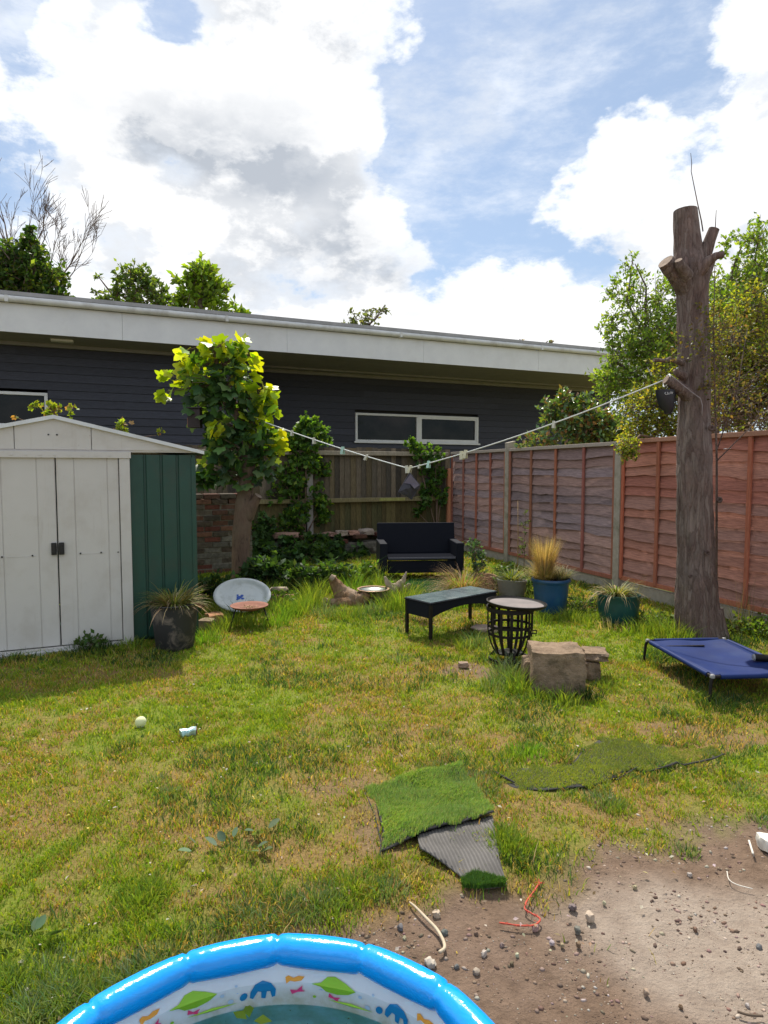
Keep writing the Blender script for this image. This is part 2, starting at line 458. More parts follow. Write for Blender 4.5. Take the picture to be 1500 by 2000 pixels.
def build_ground():
    xs = np.concatenate([[-300, -100, -40, -20, -12, -9], np.arange(-7.0, 7.01, 0.035), [9, 12, 20, 40, 100, 300]])
    ys = np.concatenate([[-200, -60, -15, -4, -1], np.arange(0.0, 12.6, 0.035), [14, 17, 22, 30, 50, 100, 300, 900]])
    X, Y = np.meshgrid(xs, ys, indexing='ij'); Z = gheight(X, Y) * (Y < 12.6) * (Y >= 0)
    V = np.stack([X, Y, Z], -1).reshape(-1, 3); ny = len(ys)
    I, J = np.meshgrid(np.arange(len(xs) - 1), np.arange(ny - 1), indexing='ij'); b = (I * ny + J).ravel()
    F = np.stack([b, b + ny, b + ny + 1, b + 1], -1)
    x, y = V[:, 0], V[:, 1]
    soil = sstep(soil_sd(x, y), -.10, .10); wn = worn(x, y); dr = dryness(x, y)
    # col: r = bare earth, g = dryness, b = pale concrete dust
    pc = G(1450, 1850); dd = np.sqrt(((x - pc.x) / .50) ** 2 + ((y - pc.y) / .36) ** 2) + (fbm(x * 3, y * 3, 4, 60) - .5) * 1.1
    dust = 1 - sstep(dd, .55, 1.25)
    C = np.stack([np.maximum(soil, sstep(wn, .55, .95) * .8), dr, dust], -1)
    m, nt, bs, _ = newmat('lawn_and_earth')
    at_ = nt.nodes.new('ShaderNodeAttribute'); at_.attribute_name = 'col'
    sp = nt.nodes.new('ShaderNodeSeparateColor'); nt.links.new(at_.outputs['Color'], sp.inputs[0])
    n1 = NZ(nt, 14, 8, 0.7); n2 = NZ(nt, 70, 6, 0.7); n3 = NZ(nt, 3.0, 5, 0.6)
    thatch = MX(nt, MR(nt, n2, .3, .7), (0.16, 0.105, 0.040), (0.33, 0.225, 0.085))
    moss = MX(nt, MR(nt, n2, .3, .7), (0.12, 0.155, 0.02), (0.24, 0.275, 0.038))
    lawn = MX(nt, MR(nt, sp.outputs[1], .05, .85), moss, thatch)
    earth = MX(nt, MR(nt, n1, .3, .7), (0.130, 0.086, 0.058), (0.252, 0.172, 0.120))
    earth = MX(nt, MR(nt, n3, .45, .65, 0, .35), earth, (0.27, 0.19, 0.145))
    earth = MX(nt, MR(nt, n2, .58, .70, 0, .7), earth, (0.085, 0.055, 0.04))
    pale = MX(nt, MR(nt, n1, .3, .7), (0.30, 0.235, 0.185), (0.41, 0.335, 0.27))
    earth = MX(nt, sp.outputs[2], earth, pale)
    nt.links.new(MX(nt, sp.outputs[0], lawn, earth), bs.inputs['Base Color'])
    bs.inputs['Roughness'].default_value = .95; bs.inputs['Specular IOR Level'].default_value = .15
    ad = nt.nodes.new('ShaderNodeMath'); ad.operation = 'MULTIPLY_ADD'; nt.links.new(n1, ad.inputs[0]); ad.inputs[1].default_value = 1.6; nt.links.new(n2, ad.inputs[2]); BUMP(nt, bs, ad.outputs[0], .9, .016)
    o = np_mesh('ground', V, F, m, None, C, smooth=True)
    tag(o, kind='structure')


build_ground()

POOL_C, POOL_R = Vector((-0.23, 1.012)), 0.545
SH_O = G(262, 1258); SH_O = (SH_O.x, SH_O.y)
MATP = [G(*p) for p in [(712, 1548), (735, 1580), (748, 1640), (745, 1672), (800, 1655), (850, 1640), (965, 1608), (930, 1550), (900, 1505), (800, 1528)]]
MAT2 = [G(*p) for p in [(965, 1512), (1000, 1505), (1060, 1500), (1115, 1490), (1140, 1462), (1180, 1442), (1250, 1452), (1330, 1458), (1395, 1462), (1415, 1472), (1380, 1484), (1330, 1494), (1255, 1508), (1235, 1500), (1205, 1522), (1150, 1540), (1060, 1548), (1000, 1540)]]
def inpoly(x, y, poly):
    ins = np.zeros_like(x, bool); n = len(poly)
    for i in range(n):
        a = poly[i]; b = poly[(i + 1) % n]
        c = ((a[1] > y) != (b[1] > y)) & (x < (b[0] - a[0]) * (y - a[1]) / (b[1] - a[1] + 1e-12) + a[0]); ins ^= c
    return ins
FEN_O = (1.26, 12.1); FEN_A = math.atan2(-1, 0.352)
def blocked(x, y):
    b = (x - POOL_C.x) ** 2 + (y - POOL_C.y) ** 2 < (POOL_R + .04) ** 2
    b |= inpoly(x, y, [tuple(p[:2]) for p in MATP]); jx = x + (fbm(x * 14, y * 14, 2, 61) - .5) * .16; jy = y + (fbm(x * 14, y * 14, 2, 67) - .5) * .16; b |= inpoly(jx, jy, [tuple(p[:2]) for p in MAT2])
    lx = (x - SH_O[0]) * math.cos(HDIR) + (y - SH_O[1]) * math.sin(HDIR); ly = -(x - SH_O[0]) * math.sin(HDIR) + (y - SH_O[1]) * math.cos(HDIR)
    b |= (lx < .48) & (ly > -.02)  & (ly < 1.9)
    fx = (x - FEN_O[0]) * math.cos(FEN_A) + (y - FEN_O[1]) * math.sin(FEN_A); fy = -(x - FEN_O[0]) * math.sin(FEN_A) + (y - FEN_O[1]) * math.cos(FEN_A)
    b |= (fy > -.03)
    hy = -(x - FEN_O[0]) * math.sin(HDIR) + (y - FEN_O[1]) * math.cos(HDIR); b |= hy > -.1
    return b


# blades: (x, y, height, lean vector, width, colour)
def blades(name, x, y, z, h, lx, ly, w, C, mat_, parent=None):
    n = len(x); rng = np.random.RandomState(n % 1000)
    a = rng.rand(n) * 2 * math.pi; cx = np.cos(a) * w * .5; cy = np.sin(a) * w * .5
    V = np.zeros((n, 5, 3), np.float32)
    V[:, 0] = np.stack([x - cx, y - cy, z - .004], -1); V[:, 1] = np.stack([x + cx, y + cy, z - .004], -1)
    mx = x + lx * .35; my = y + ly * .35; mz = z + h * .62
    V[:, 2] = np.stack([mx + cx * .8, my + cy * .8, mz], -1); V[:, 3] = np.stack([mx - cx * .8, my - cy * .8, mz], -1)
    V[:, 4] = np.stack([x + lx, y + ly, z + h], -1)
    T = np.array([(0, 1, 2), (0, 2, 3), (3, 2, 4)])
    F = (T[None] + (np.arange(n) * 5)[:, None, None]).reshape(-1, 3)
    return np_mesh(name, V.reshape(-1, 3), F, mat_, parent, np.repeat(C, 5, axis=0))


def build_lawn_grass():
    rng = np.random.RandomState(11)
    N_ = 900000
    # density falls with distance: y drawn so that count per depth ~ constant
    y = 0.9 + (11.4 - 0.9) * rng.rand(N_) ** 1.25
    half = 0.66 * y + .25; x = (rng.rand(N_) * 2 - 1) * half
    soil = sstep(soil_sd(x, y), -.20, .10); wn = worn(x, y)
    clump = fbm(x * 16, y * 16, 2, 3); big = fbm(x * 3, y * 3, 3, 44)
    p = (1 - soil) * (1 - wn * .80) * (0.35 + .65 * sstep(clump, .35, .62)) * (.55 + .45 * sstep(big, .3, .6))
    p += .003 * (soil > .5) * (clump > .66)
    keep = (rng.rand(N_) < p) & ~blocked(x, y)
    x = x[keep]; y = y[keep]; n = len(x); clump = clump[keep]
    z = gheight(x, y); dr = dryness(x, y)
    lush = sstep(fbm(x * 2.3, y * 2.3, 3, 120), .56, .72)
    h = (0.008 + .010 * rng.rand(n)) * (1 + .6 * lush) * (1 + .6 * sstep(clump, .5, .75)) * (1 + .08 * y) * (1 + .9 * (rng.rand(n) > .98))
    w = (0.0022 + .0016 * rng.rand(n)) * (0.75 + y * .26)
    a = rng.rand(n) * 6.283; le = h * rng.uniform(.2, 1.3, n)
    green = palette(rng, n, [(.21, .33, .024), (.27, .37, .03), (.16, .29, .024), (.34, .40, .035)])
    blue = palette(rng, n, [(.07, .15, .045), (.09, .17, .05)])
    straw = palette(rng, n, [(.50, .35, .11), (.42, .27, .08), (.56, .43, .18), (.42, .36, .06)])
    t = rng.rand(n)
    C = np.where((t < dr * .45 + .01)[:, None], straw, green)
    C = np.where(((rng.rand(n) < lush * .65) & (t > dr * .5))[:, None], blue, C)
    o = blades('lawn_grass', x, y, z, h, np.cos(a) * le, np.sin(a) * le, w, C, GRASS)
    tag(o, 'short patchy lawn grass, green and straw coloured', 'grass', kind='stuff')


build_lawn_grass()


def tufts(name, spec, label, seed=5, colset=None, kind='stuff', cat='grass', mat_=None, parent=None):
    """spec: (x, y, radius, height, n, palette key)"""
    rng = np.random.RandomState(seed); X = []; Y = []; Z = []; H = []; LX = []; LY = []; W = []; C = []
    pals = {'g': [(.16, .27, .035), (.21, .32, .04), (.28, .35, .05)], 'b': [(.12, .22, .08), (.18, .27, .12), (.25, .31, .17), (.2, .25, .07)],
            'y': [(.28, .34, .05), (.2, .3, .04)], 's': [(.42, .34, .17), (.5, .42, .24)], 'd': [(.035, .08, .02), (.06, .11, .03)],
            'm': [(.12, .2, .03), (.22, .28, .04), (.45, .38, .2)], 'l': [(.22, .38, .04), (.16, .32, .035)]}
    for (cx, cy, r, h, n, k) in spec:
        u = rng.rand(n) ** .7; a = rng.rand(n) * 6.283
        px = cx + np.cos(a) * u * r; py = cy + np.sin(a) * u * r
        hh = h * rng.uniform(.45, 1.15, n) * (1 - .35 * u); a2 = a + rng.normal(0, .9, n); le = hh * rng.uniform(.15, 1.0, n)
        X.append(px); Y.append(py); Z.append(gheight(px, py)); H.append(hh); LX.append(np.cos(a2) * le); LY.append(np.sin(a2) * le)
        W.append(rng.uniform(.0025, .0050, n) * (.6 + .17 * cy)); C.append(palette(rng, n, pals[k]))
    cat_ = lambda q: np.concatenate(q)
    o = blades(name, cat_(X), cat_(Y), cat_(Z), cat_(H), cat_(LX), cat_(LY), cat_(W), np.concatenate(C), mat_ or GRASS, parent)
    if parent is None: tag(o, label, cat, kind=kind)
    return o


def tuftpx(px, py, rpx, hpx, n, k):
    p = G(px, py); s = math.hypot(p.y, CH) / FPX
    near = min(1, .45 + .55 * max(0, (p.y - 2) / 3)); return (p.x, p.y, rpx * 1.25 * p.y / FPX, hpx * s * near * .85, int(n * 1.2), k)


TP = [  # longer grass, photo pixel positions of the roots on the ground
    (990, 1330, 26, 80, 160, 'b'), (1010, 1350, 22, 80, 150, 'g'), (965, 1345, 22, 55, 90, 'b'), (1050, 1366, 20, 50, 90, 'g'), (1100, 1372, 30, 55, 130, 'g'), (1150, 1362, 26, 50, 110, 'd'), (1185, 1345, 14, 40, 60, 'g'),
    (930, 1262, 20, 45, 100, 'b'), (905, 1268, 16, 36, 70, 'g'), (960, 1290, 14, 35, 60, 'g'),
    (1245, 1238, 30, 40, 120, 'g'), (1290, 1240, 30, 60, 160, 'g'), (1320, 1252, 26, 60, 140, 'y'), (1345, 1258, 22, 45, 90, 'g'), (1195, 1232, 26, 30, 90, 's'), (1150, 1222, 24, 36, 80, 'g'), (1060, 1212, 20, 34, 80, 'g'), (1110, 1212, 26, 36, 110, 'g'), (1130, 1205, 16, 40, 60, 'd'),
    (400, 1255, 26, 42, 150, 'l'), (425, 1235, 24, 42, 130, 'g'), (455, 1225, 26, 46, 150, 'g'), (500, 1228, 24, 46, 130, 'g'), (540, 1222, 24, 46, 130, 'l'), (470, 1200, 30, 40, 120, 'd'), (560, 1205, 24, 46, 120, 'l'), (590, 1200, 22, 56, 130, 'g'), (545, 1195, 22, 50, 100, 'g'), (610, 1185, 24, 66, 150, 'y'),
    (640, 1205, 26, 40, 130, 'b'), (680, 1208, 26, 40, 120, 'g'), (720, 1200, 22, 36, 110, 'b'), (755, 1195, 24, 50, 140, 'g'), (785, 1190, 22, 66, 150, 'g'), (800, 1180, 16, 70, 90, 'y'), (740, 1185, 20, 30, 70, 'd'), (690, 1150, 16, 60, 90, 'y'), (705, 1140, 12, 70, 90, 'l'), (660, 1150, 14, 50, 70, 'g'),
    (890, 1190, 22, 46, 120, 'l'), (915, 1185, 20, 46, 110, 'g'), (870, 1180, 18, 40, 90, 'l'), (950, 1185, 22, 40, 90, 'd'), (1000, 1178, 24, 36, 100, 'd'), (1035, 1182, 18, 40, 80, 'g'),
    (1030, 1470, 34, 40, 260, 'l'), (1090, 1478, 26, 30, 160, 'y'), (1000, 1480, 20, 36, 110, 'g'), (860, 1510, 40, 30, 220, 'b'), (930, 1535, 40, 36, 240, 'b'), (880, 1495, 30, 22, 120, 'b'), (960, 1560, 26, 30, 120, 'b'),
    (1180, 1570, 34, 40, 220, 'b'), (1210, 1585, 26, 36, 140, 'g'), (1170, 1545, 24, 26, 100, 'b'), (1000, 1660, 44, 60, 520, 'g'), (985, 1640, 30, 50, 260, 'g'), (1020, 1690, 30, 40, 220, 'd'), (965, 1670, 16, 40, 80, 'b'),
    (690, 1740, 50, 66, 360, 'g'), (620, 1765, 50, 60, 340, 'b'), (560, 1790, 50, 60, 300, 'b'), (650, 1790, 50, 60, 300, 'g'), (760, 1745, 36, 60, 200, 'b'), (800, 1715, 30, 50, 120, 's'), (480, 1800, 60, 60, 320, 'b'), (520, 1745, 50, 50, 220, 'g'),
    (270, 1765, 46, 60, 420, 'g'), (300, 1740, 36, 46, 240, 'g'), (250, 1930, 60, 80, 420, 'b'), (190, 1960, 60, 90, 420, 'g'), (120, 1960, 60, 90, 420, 'b'), (60, 1990, 70, 90, 480, 'b'), (300, 1895, 50, 60, 260, 'b'), (20, 1930, 50, 80, 300, 'g'), (90, 1900, 50, 60, 240, 'b'), (400, 1850, 40, 50, 160, 's'), (330, 1560, 26, 40, 150, 'b'), (310, 1530, 20, 26, 80, 'b'),
    (520, 1165, 30, 44, 160, 'g'), (570, 1160, 34, 44, 170, 'd'), (620, 1160, 34, 50, 180, 'g'), (680, 1160, 30, 60, 150, 'l'), (720, 1140, 26, 60, 140, 'y'), (700, 1165, 26, 44, 140, 'g'), (745, 1150, 20, 44, 110, 'g'), (640, 1145, 34, 46, 160, 'd'), (590, 1185, 34, 40, 160, 'l'), (480, 1180, 30, 30, 110, 'd'),
    (1400, 1385, 30, 46, 160, 'd'), (1430, 1375, 34, 40, 150, 'd'), (1380, 1368, 24, 36, 110, 'g'), (1480, 1390, 34, 34, 140, 'd'), (1060, 1552, 40, 20, 160, 'g'), (1120, 1552, 30, 20, 120, 'b'), (1240, 1520, 24, 20, 90, 'b'), (1300, 1512, 26, 16, 80, 'g'), (975, 1520, 20, 22, 100, 'g'), (1160, 1500, 40, 10, 90, 'y'), (1290, 1475, 40, 10, 90, 'y'), (1350, 1448, 30, 16, 80, 'g'), (1420, 1480, 24, 20, 90, 'g'), (1230, 1448, 30, 14, 80, 'g'), (705, 1600, 22, 30, 110, 's'), (740, 1690, 26, 34, 130, 'g'), (840, 1505, 30, 20, 110, 'b'), (915, 1500, 16, 26, 90, 'b'), (700, 1560, 18, 22, 70, 'g'),
    (60, 1275, 60, 16, 120, 'd'), (200, 1272, 60, 26, 260, 'd'), (160, 1278, 40, 26, 160, 'd'), (20, 1290, 40, 26, 130, 'd'), (120, 1290, 60, 16, 160, 'g'), (260, 1268, 26, 30, 110, 'g'), (310, 1282, 30, 22, 90, 'd'),
    (600, 1440, 36, 18, 150, 'b'), (870, 1440, 36, 18, 150, 'b'), (830, 1530, 30, 22, 90, 'b'), (1450, 1540, 30, 26, 140, 'b'), (1490, 1600, 24, 30, 120, 'b'), (1340, 1660, 22, 34, 100, 'b'), (780, 1290, 24, 20, 100, 'b'), (540, 1262, 16, 16, 60, 'b'),
    (1480, 1245, 24, 50, 120, 'g'), (1440, 1262, 30, 30, 90, 'd'), (700, 1420, 60, 14, 160, 'g'), (470, 1520, 60, 18, 180, 'g'), (1250, 1330, 60, 14, 120, 'b'), (1440, 1400, 50, 18, 140, 'd'), (230, 1480, 60, 14, 160, 'g'), (90, 1560, 60, 16, 160, 'g'), (560, 1620, 40, 18, 130, 'g'),
]
tufts('long_grass', [tuftpx(*a) for a in TP], 'longer uncut grass in tufts across the lawn and around the pots and stones')


# ------------------------------------------------------------------ the long building behind
def build_house():
    o0 = (-6.5, 10.8); A = HDIR
    root = thing('building', 'long single storey building with charcoal boarding and a deep white fascia, beyond the back fence', 'building', (o0[0], o0[1], 0), A)
    clad = colmat('charcoal_boarding', .6, .25, 9, (1, 1, 9), .35, .004, .35)
    white = mat('white_fascia', (.70, .71, .72), (.62, .63, .65), 3, .45, .03, dirt=(.42, .40, .36), damt=.25, dscale=1.2)
    gutm = mat('white_gutter', (.66, .67, .67), (.55, .56, .56), 4, .4, .02, dirt=(.3, .28, .24), damt=.5, dscale=3)
    soff = mat('soffit_boards', (.25, .25, .26), (.20, .20, .21), 4, .6, .05)
    felt = mat('roof_felt', (.16, .16, .17), (.1, .1, .1), 8, .9, .2)
    xe = 15.2; xs = -7.0; zt = 4.40; zb = 3.78
    stepx = hit(493, 735, o0, A, 1.0)[0]
    WL, WR = 0.97, 2.24
    # boarded walls
    rng = random.Random(3)
    mb = MB()
    def boards(x0, x1, y, wins):
        p = 0.155; k = 0; z = 0.0
        while z < zb:
            z1 = min(z + p, zb); segs = [(x0, x1)]
            for (a, b, c, d) in wins:
                if z1 > c + .01 and z < d - .01:
                    segs = [s for (u, v) in segs for s in ((u, min(v, a)), (max(u, b), v)) if s[1] - s[0] > .01]
            for (u, v) in segs:
                xx = u
                while xx < v:
                    e = min(v, xx + rng.uniform(2.6, 3.8)); g = rng.uniform(.82, 1.2)
                    c = (.040 * g, .043 * g, .060 * g)
                    vs = [(xx, y - .004, z1), (e, y - .004, z1), (e, y - .024, z + .002), (xx, y - .024, z + .002), (e, y - .004, z - .002), (xx, y - .004, z - .002)]
                    mb.add(vs, [(3, 2, 1, 0), (5, 4, 2, 3)], 0, c); xx = e
            z += p
    lw0 = hit(-60, 762, o0, A, WL)[0]; lw1, lzt = hit(93, 768, o0, A, WL); lzb = hit(93, 835, o0, A, WL)[1]
    rw0, rzt = hit(693, 806, o0, A, WR); rw1 = hit(933, 812, o0, A, WR)[0]; rzb = hit(693, 862, o0, A, WR)[1]; rzb2 = hit(933, 868, o0, A, WR)[1]
    rzb = (rzb + rzb2) / 2
    boards(xs, stepx, WL, [(lw0, lw1, lzb, lzt)]); boards(stepx, xe, WR, [(rw0, rw1, rzb, rzt)])
    mb.box(stepx - .02, stepx, WL, WR, 0, zb, 0, (.05, .055, .07))
    mb.box(xs - .1, xe - .05, WR + .15, WR + .35, 0, zb, 0, (.03, .03, .03))
    mb.box(xe - .06, xe, WR - .02, 8, 0, zb, 0, (.05, .055, .07)); mb.box(xs, xs + .06, WL, 8, 0, zb, 0, (.05, .055, .07))
    mb.build('wall', clad, root, colattr=True)
    # fascia in lengths
    mb = MB(); x = xs
    while x < xe:
        e = min(xe, x + 3.0); mb.box(x + .002, e - .002, 0, .03, zb, zt - .14); x = e
    mb.box(xe - .0, xe + .03, 0, 8, zb, zt - .14)
    mb.build('fascia', white, root)
    mb = MB()
    mb.tube([(xs, -.055, zt - .085), (xe + .05, -.055, zt - .085)], .058, n=12)
    for i in range(6): mb.box(xs + i * 3.6, xs + i * 3.6 + .05, -.116, -.02, zt - .146, zt - .04)
    mb.build('gutter', gutm, root, smooth=True, sharp=40)
    mb = MB(); mb.box(xs, xe + .03, -.09, 0.1, zt - .03, zt + .035)
    mb.build('roof_edge_trim', mat('grey_edge_trim', (.36, .36, .38), (.26, .26, .27), 5, .5, .05), root)
    mb = MB(); mb.add([(xs, .05, zt), (xe, .05, zt), (xe, 8, zt + .25), (xs, 8, zt + .25), (xs, .05, zt - .1), (xe, .05, zt - .1), (xe, 8, zt - .1), (xs, 8, zt - .1)], [(0, 1, 2, 3), (7, 6, 5, 4), (1, 5, 6, 2), (0, 3, 7, 4), (3, 2, 6, 7)])
    mb.build('roof', felt, root)
    mb = MB(); n = 14
    for i in range(n):                          # soffit boards with grooves
        y0 = .03 + i * (WR + .02 - .03) / n; y1 = .03 + (i + 1) * (WR + .02 - .03) / n
        x0 = xs
        mb.box(x0, xe, y0 + .006, y1, zb + .004, zb + .02)
    mb.box(xs, xe, .03, WR + .02, zb + .02, zb + .03)
    mb.box(stepx, xe, WR - .10, WR - .03, zb - .07, zb + .002); mb.box(xs, stepx, WL - .09, WL - .026, zb - .06, zb + .002)
    mb.box(stepx, xe, WR - .55, WR - .50, zb - .035, zb + .002)
    mb.build('soffit', soff, root)
    mb = MB(); p = hit(122, 667, o0, A, .5)[0]; mb.box(p - .18, p + .18, .35, .50, zb - .03, zb + .003)
    mb.build('soffit_vent', white, root)
    # windows
    fr = mat('white_window_frame', (.72, .73, .74), (.64, .65, .66), 5, .4, .02)
    gm, nt, b, _ = newmat('window_glass'); b.inputs['Base Color'].default_value = (.018, .02, .022, 1); b.inputs['Roughness'].default_value = .04
    b.inputs['Specular IOR Level'].default_value = .22
    nz = NZ(nt, 2.2, 5, .6); nt.links.new(MX(nt, MR(nt, nz, .4, .65), (.005, .006, .006), (.020, .019, .018)), b.inputs['Base Color'])
    def window(x0, x1, z0, z1, y, mull, name='window'):
        mb = MB(); f = .055
        mb.box(x0, x1, y - .05, y + .05, z0, z0 + f); mb.box(x0, x1, y - .05, y + .05, z1 - f, z1)
        mb.box(x0, x0 + f, y - .05, y + .05, z0 + f, z1 - f); mb.box(x1 - f, x1, y - .05, y + .05, z0 + f, z1 - f)
        mb.box(x0 - .04, x1 + .04, y - .085, y - .053, z0 - .03, z0 + .012)
        if mull: mb.box(mull - .055, mull + .055, y - .05, y + .05, z0 + f, z1 - f)
        w = mb.build(name, fr, root, bevel=.006)
        if mull:
            k = MB(); k.box(mull + .055, x1 - f, y - .04, y + .03, z0 + f, z0 + f + .04); k.box(mull + .055, x1 - f, y - .04, y + .03, z1 - f - .04, z1 - f)
            k.box(mull + .055, mull + .095, y - .04, y + .03, z0 + f + .04, z1 - f - .04); k.box(x1 - f - .04, x1 - f, y - .04, y + .03, z0 + f + .04, z1 - f - .04)
            k.build('casement', fr, w)
        sp_ = [(x0 + f, mull - .055), (mull + .095, x1 - f - .04)] if mull else [(x0 + f, x1 - f)]
        for (a, b_) in sp_:
            g = MB(); g.box(a, b_, y + .0, y + .012, z0 + f + (.04 if a > x0 + f else 0), z1 - f - (.04 if a > x0 + f else 0)); g.build('pane', gm, w)
    window(rw0, rw1, rzb, rzt, WR, hit(816, 830, o0, A, WR)[0])
    window(lw0, lw1, lzb, lzt, WL, None)


build_house()


# ------------------------------------------------------------------ metal shed
def build_shed():
    o0 = SH_O; A = HDIR
    pk, zpk = hit(105, 812, o0, A, 0); er, zer = hit(388, 892, o0, A, 0); cr = hit(382, 1000, o0, A, 0)[0]
    half = cr - pk; x0 = pk - half; x1 = cr; dj = -0.0
    zw = 1.585
    root = thing('garden_shed', 'green metal shed with cream sliding doors and a low pitched gable, left of the lawn', 'shed', (o0[0], o0[1], 0), A)
    green = mat('green_steel', (.010, .062, .042), (.007, .046, .031), 5, .42, .05, dirt=(.03, .05, .035), damt=.6, dscale=4, spec=.5)
    cream = mat('cream_steel', (.575, .555, .53), (.535, .515, .49), 2.2, .5, .35, dirt=(.40, .36, .31), damt=.35, dscale=3.5, spec=.4, bscale=1.7, bdist=.012)
    nt_ = cream.node_tree; b_ = nt_.nodes['Principled BSDF']; src = b_.inputs['Base Color'].links[0].from_socket
    sk = NZ(nt_, 26, 6, .7, stretch=(1, 1, .05)); sp2 = NZ(nt_, 60, 3, .6); k1 = MX(nt_, MR(nt_, sk, .60, .78, 0, .45), src, (.33, .28, .22)); nt_.links.new(MX(nt_, MR(nt_, sp2, .72, .78, 0, .6), k1, (.20, .12, .07)), b_.inputs['Base Color'])
    trim = mat('pale_roof_trim', (.70, .73, .76), (.6, .62, .64), 4, .4, .04, dirt=(.35, .35, .3), damt=.4)
    blk = mat('black_plastic', (.015, .014, .014), (.02, .02, .02), 9, .45, .03)
    dw = (-.085 - pk)                                      # door half span
    d0, d1 = pk - dw, pk + dw
    j1 = 0.0; j0 = 2 * pk
    def ribbed(mb, a, b, y, z0, z1, pitch=.135, dep=.014, m=0, facing=-1):
        n = max(1, int(round((b - a) / pitch))); p = (b - a) / n; prof = []
        for i in range(n):
            u = a + i * p
            prof += [(u, 0), (u + p * .80, 0), (u + p * .84, dep), (u + p * .96, dep)]
        prof.append((b, 0)); vs = []
        for (u, d) in prof: vs += [(u, y - facing * d, z0), (u, y - facing * d, z1)]
        mb.add(vs, [(2 * i, 2 * i + 2, 2 * i + 3, 2 * i + 1) for i in range(len(prof) - 1)], m)
    mb = MB(); ribbed(mb, j1, x1, .0, .05, zw); ribbed(mb, x0, j0, .0, .05, zw)
    ribbed(mb, x0, x1, 1.8, .05, zw, facing=1)
    mb.box(x1 - .02, x1 + .004, 0.002, 1.8, .05, zw); mb.box(x0 - .004, x0 + .02, 0.002, 1.8, .05, zw)
    mb.box(x0, x1, .05, 1.75, .02, .05)
    mb.box(x1 - .03, x1 + .006, -.010, .03, .03, zw - .02)
    mb.build('wall', green, root)
    # white jambs beside the doors
    for u0, u1 in ((d1 + .004, j1), (j0, d0 - .004)):
        mb = MB(); mb.box(u0, u1, -.035, 0.02, .03, zw - .03); mb.build('door_jamb', cream, root, bevel=.004)
    mb = MB(); mb.box(j0 - .01, j1 + .01, -.045, .03, zw - .03, zw + .02); mb.box(j0, j1, -.03, .04, .0, .045)
    mb.box(x0 - .01, x1 + .01, -.02, .01, zw + .02, zw + .035)
    for i in range(9):
        u = j0 + .15 + i * (j1 - j0 - .3) / 8; mb.tube([(u, -.05, zw - .008), (u, -.044, zw - .008)], .008, n=6)
    mb.build('door_rail', cream, root)
    for side in (0, 1):
        a, b = (d0, pk - .004) if side == 0 else (pk + .004, d1)
        mb = MB(); w = b - a
        prof = [(0, 0), (.10, 0), (.104, .006), (w - .36 if side == 0 else .30, .006), (w - .355 if side == 0 else .305, .0), (w - .125, .0), (w - .12, .006), (w - .006, .006), (w, 0)]
        prof = [(0, .0), (.006, .008), (w * .27, .008), (w * .275, .003), (w * .285, .003), (w * .29, .008), (w * .80, .008), (w * .805, .003), (w * .815, .003), (w * .82, .008), (w - .006, .008), (w, 0)]
        if side == 0: prof = [(w - u, d) for u, d in reversed(prof)]
        vs = []
        for (u, d) in prof: vs += [(a + u, -.012 - d, .055), (a + u, -.012 - d, zw - .03)]
        mb.add(vs, [(2 * i, 2 * i + 2, 2 * i + 3, 2 * i + 1) for i in range(len(prof) - 1)])
        mb.box(a, b, -.011, .002, .056, zw - .031)
        u0 = a + w * (.30 if side else .12); u1 = a + w * (.72 if side else .66); zc = hit(180, 1080, o0, A, 0)[1]
        mb.box(u0, u1, -.0225, -.0195, zc - .003, zc + .0)
        for u in (u0 + .02, u1 - .02): mb.tube([(u, -.021, zc + .003), (u, -.027, zc + .003)], .007, n=7, m=1)
        mb.tube([(b - .02 if side else a + .02, -.021, zc), (b - .02 if side else a + .02, -.026, zc)], .006, n=7, m=1)
        d = mb.build('door', [cream, blk], root)
        zc2 = hit(110, 1071, o0, A, 0)[1]
        h = MB(); q = a if side else b; s_ = 1 if side else -1
        xa, xb = sorted((q + s_ * .004, q + s_ * .042))
        h.box(xa, xb, -.045, -.019, zc2 - .048, zc2 + .048); h.box(xa + .010, xb - .008, -.052, -.045, zc2 - .035, zc2 + .035)
        h.build('handle', blk, d, bevel=.004)
    # gable
    zb0 = zw + .035; zs = (zpk - (zb0 + .0)) / (er - pk)
    mb = MB()
    def gz(u): return zpk - .02 - abs(u - pk) * (zpk - zb0 - .005) / (er - pk)
    cuts = [2 * pk - er + .04, pk - .275, pk, pk + .265, er - .04]
    for a, b in zip(cuts[:-1], cuts[1:]):
        g = .003 if b != pk and a != pk else .0
        y = -.028
        aa, bb = a + (.003 if a in (cuts[1], cuts[3]) else 0), b - (.003 if b in (cuts[1], cuts[3]) else 0)
        mb.add([(aa, y, zb0), (bb, y, zb0), (bb, y, gz(bb)), (aa, y, gz(aa)), (aa, y + .02, zb0), (bb, y + .02, zb0), (bb, y + .02, gz(bb)), (aa, y + .02, gz(aa))],
               [(0, 1, 2, 3), (5, 4, 7, 6), (1, 5, 6, 2), (4, 0, 3, 7), (4, 5, 1, 0), (3, 2, 6, 7)])
    for u in (pk - .03, pk + .03): mb.tube([(u - .01, -.028, zpk - .15), (u - .01, -.032, zpk - .15)], .007, n=6, m=1)
    mb.add([(cuts[0], -.006, zb0 - .01), (cuts[-1], -.006, zb0 - .01), (pk, -.006, zpk - .03)], [(0, 1, 2)])
    mb.build('gable', [cream, blk], root)
    # roof sheets and pale edge trim
    mb = MB(); el = er + .03
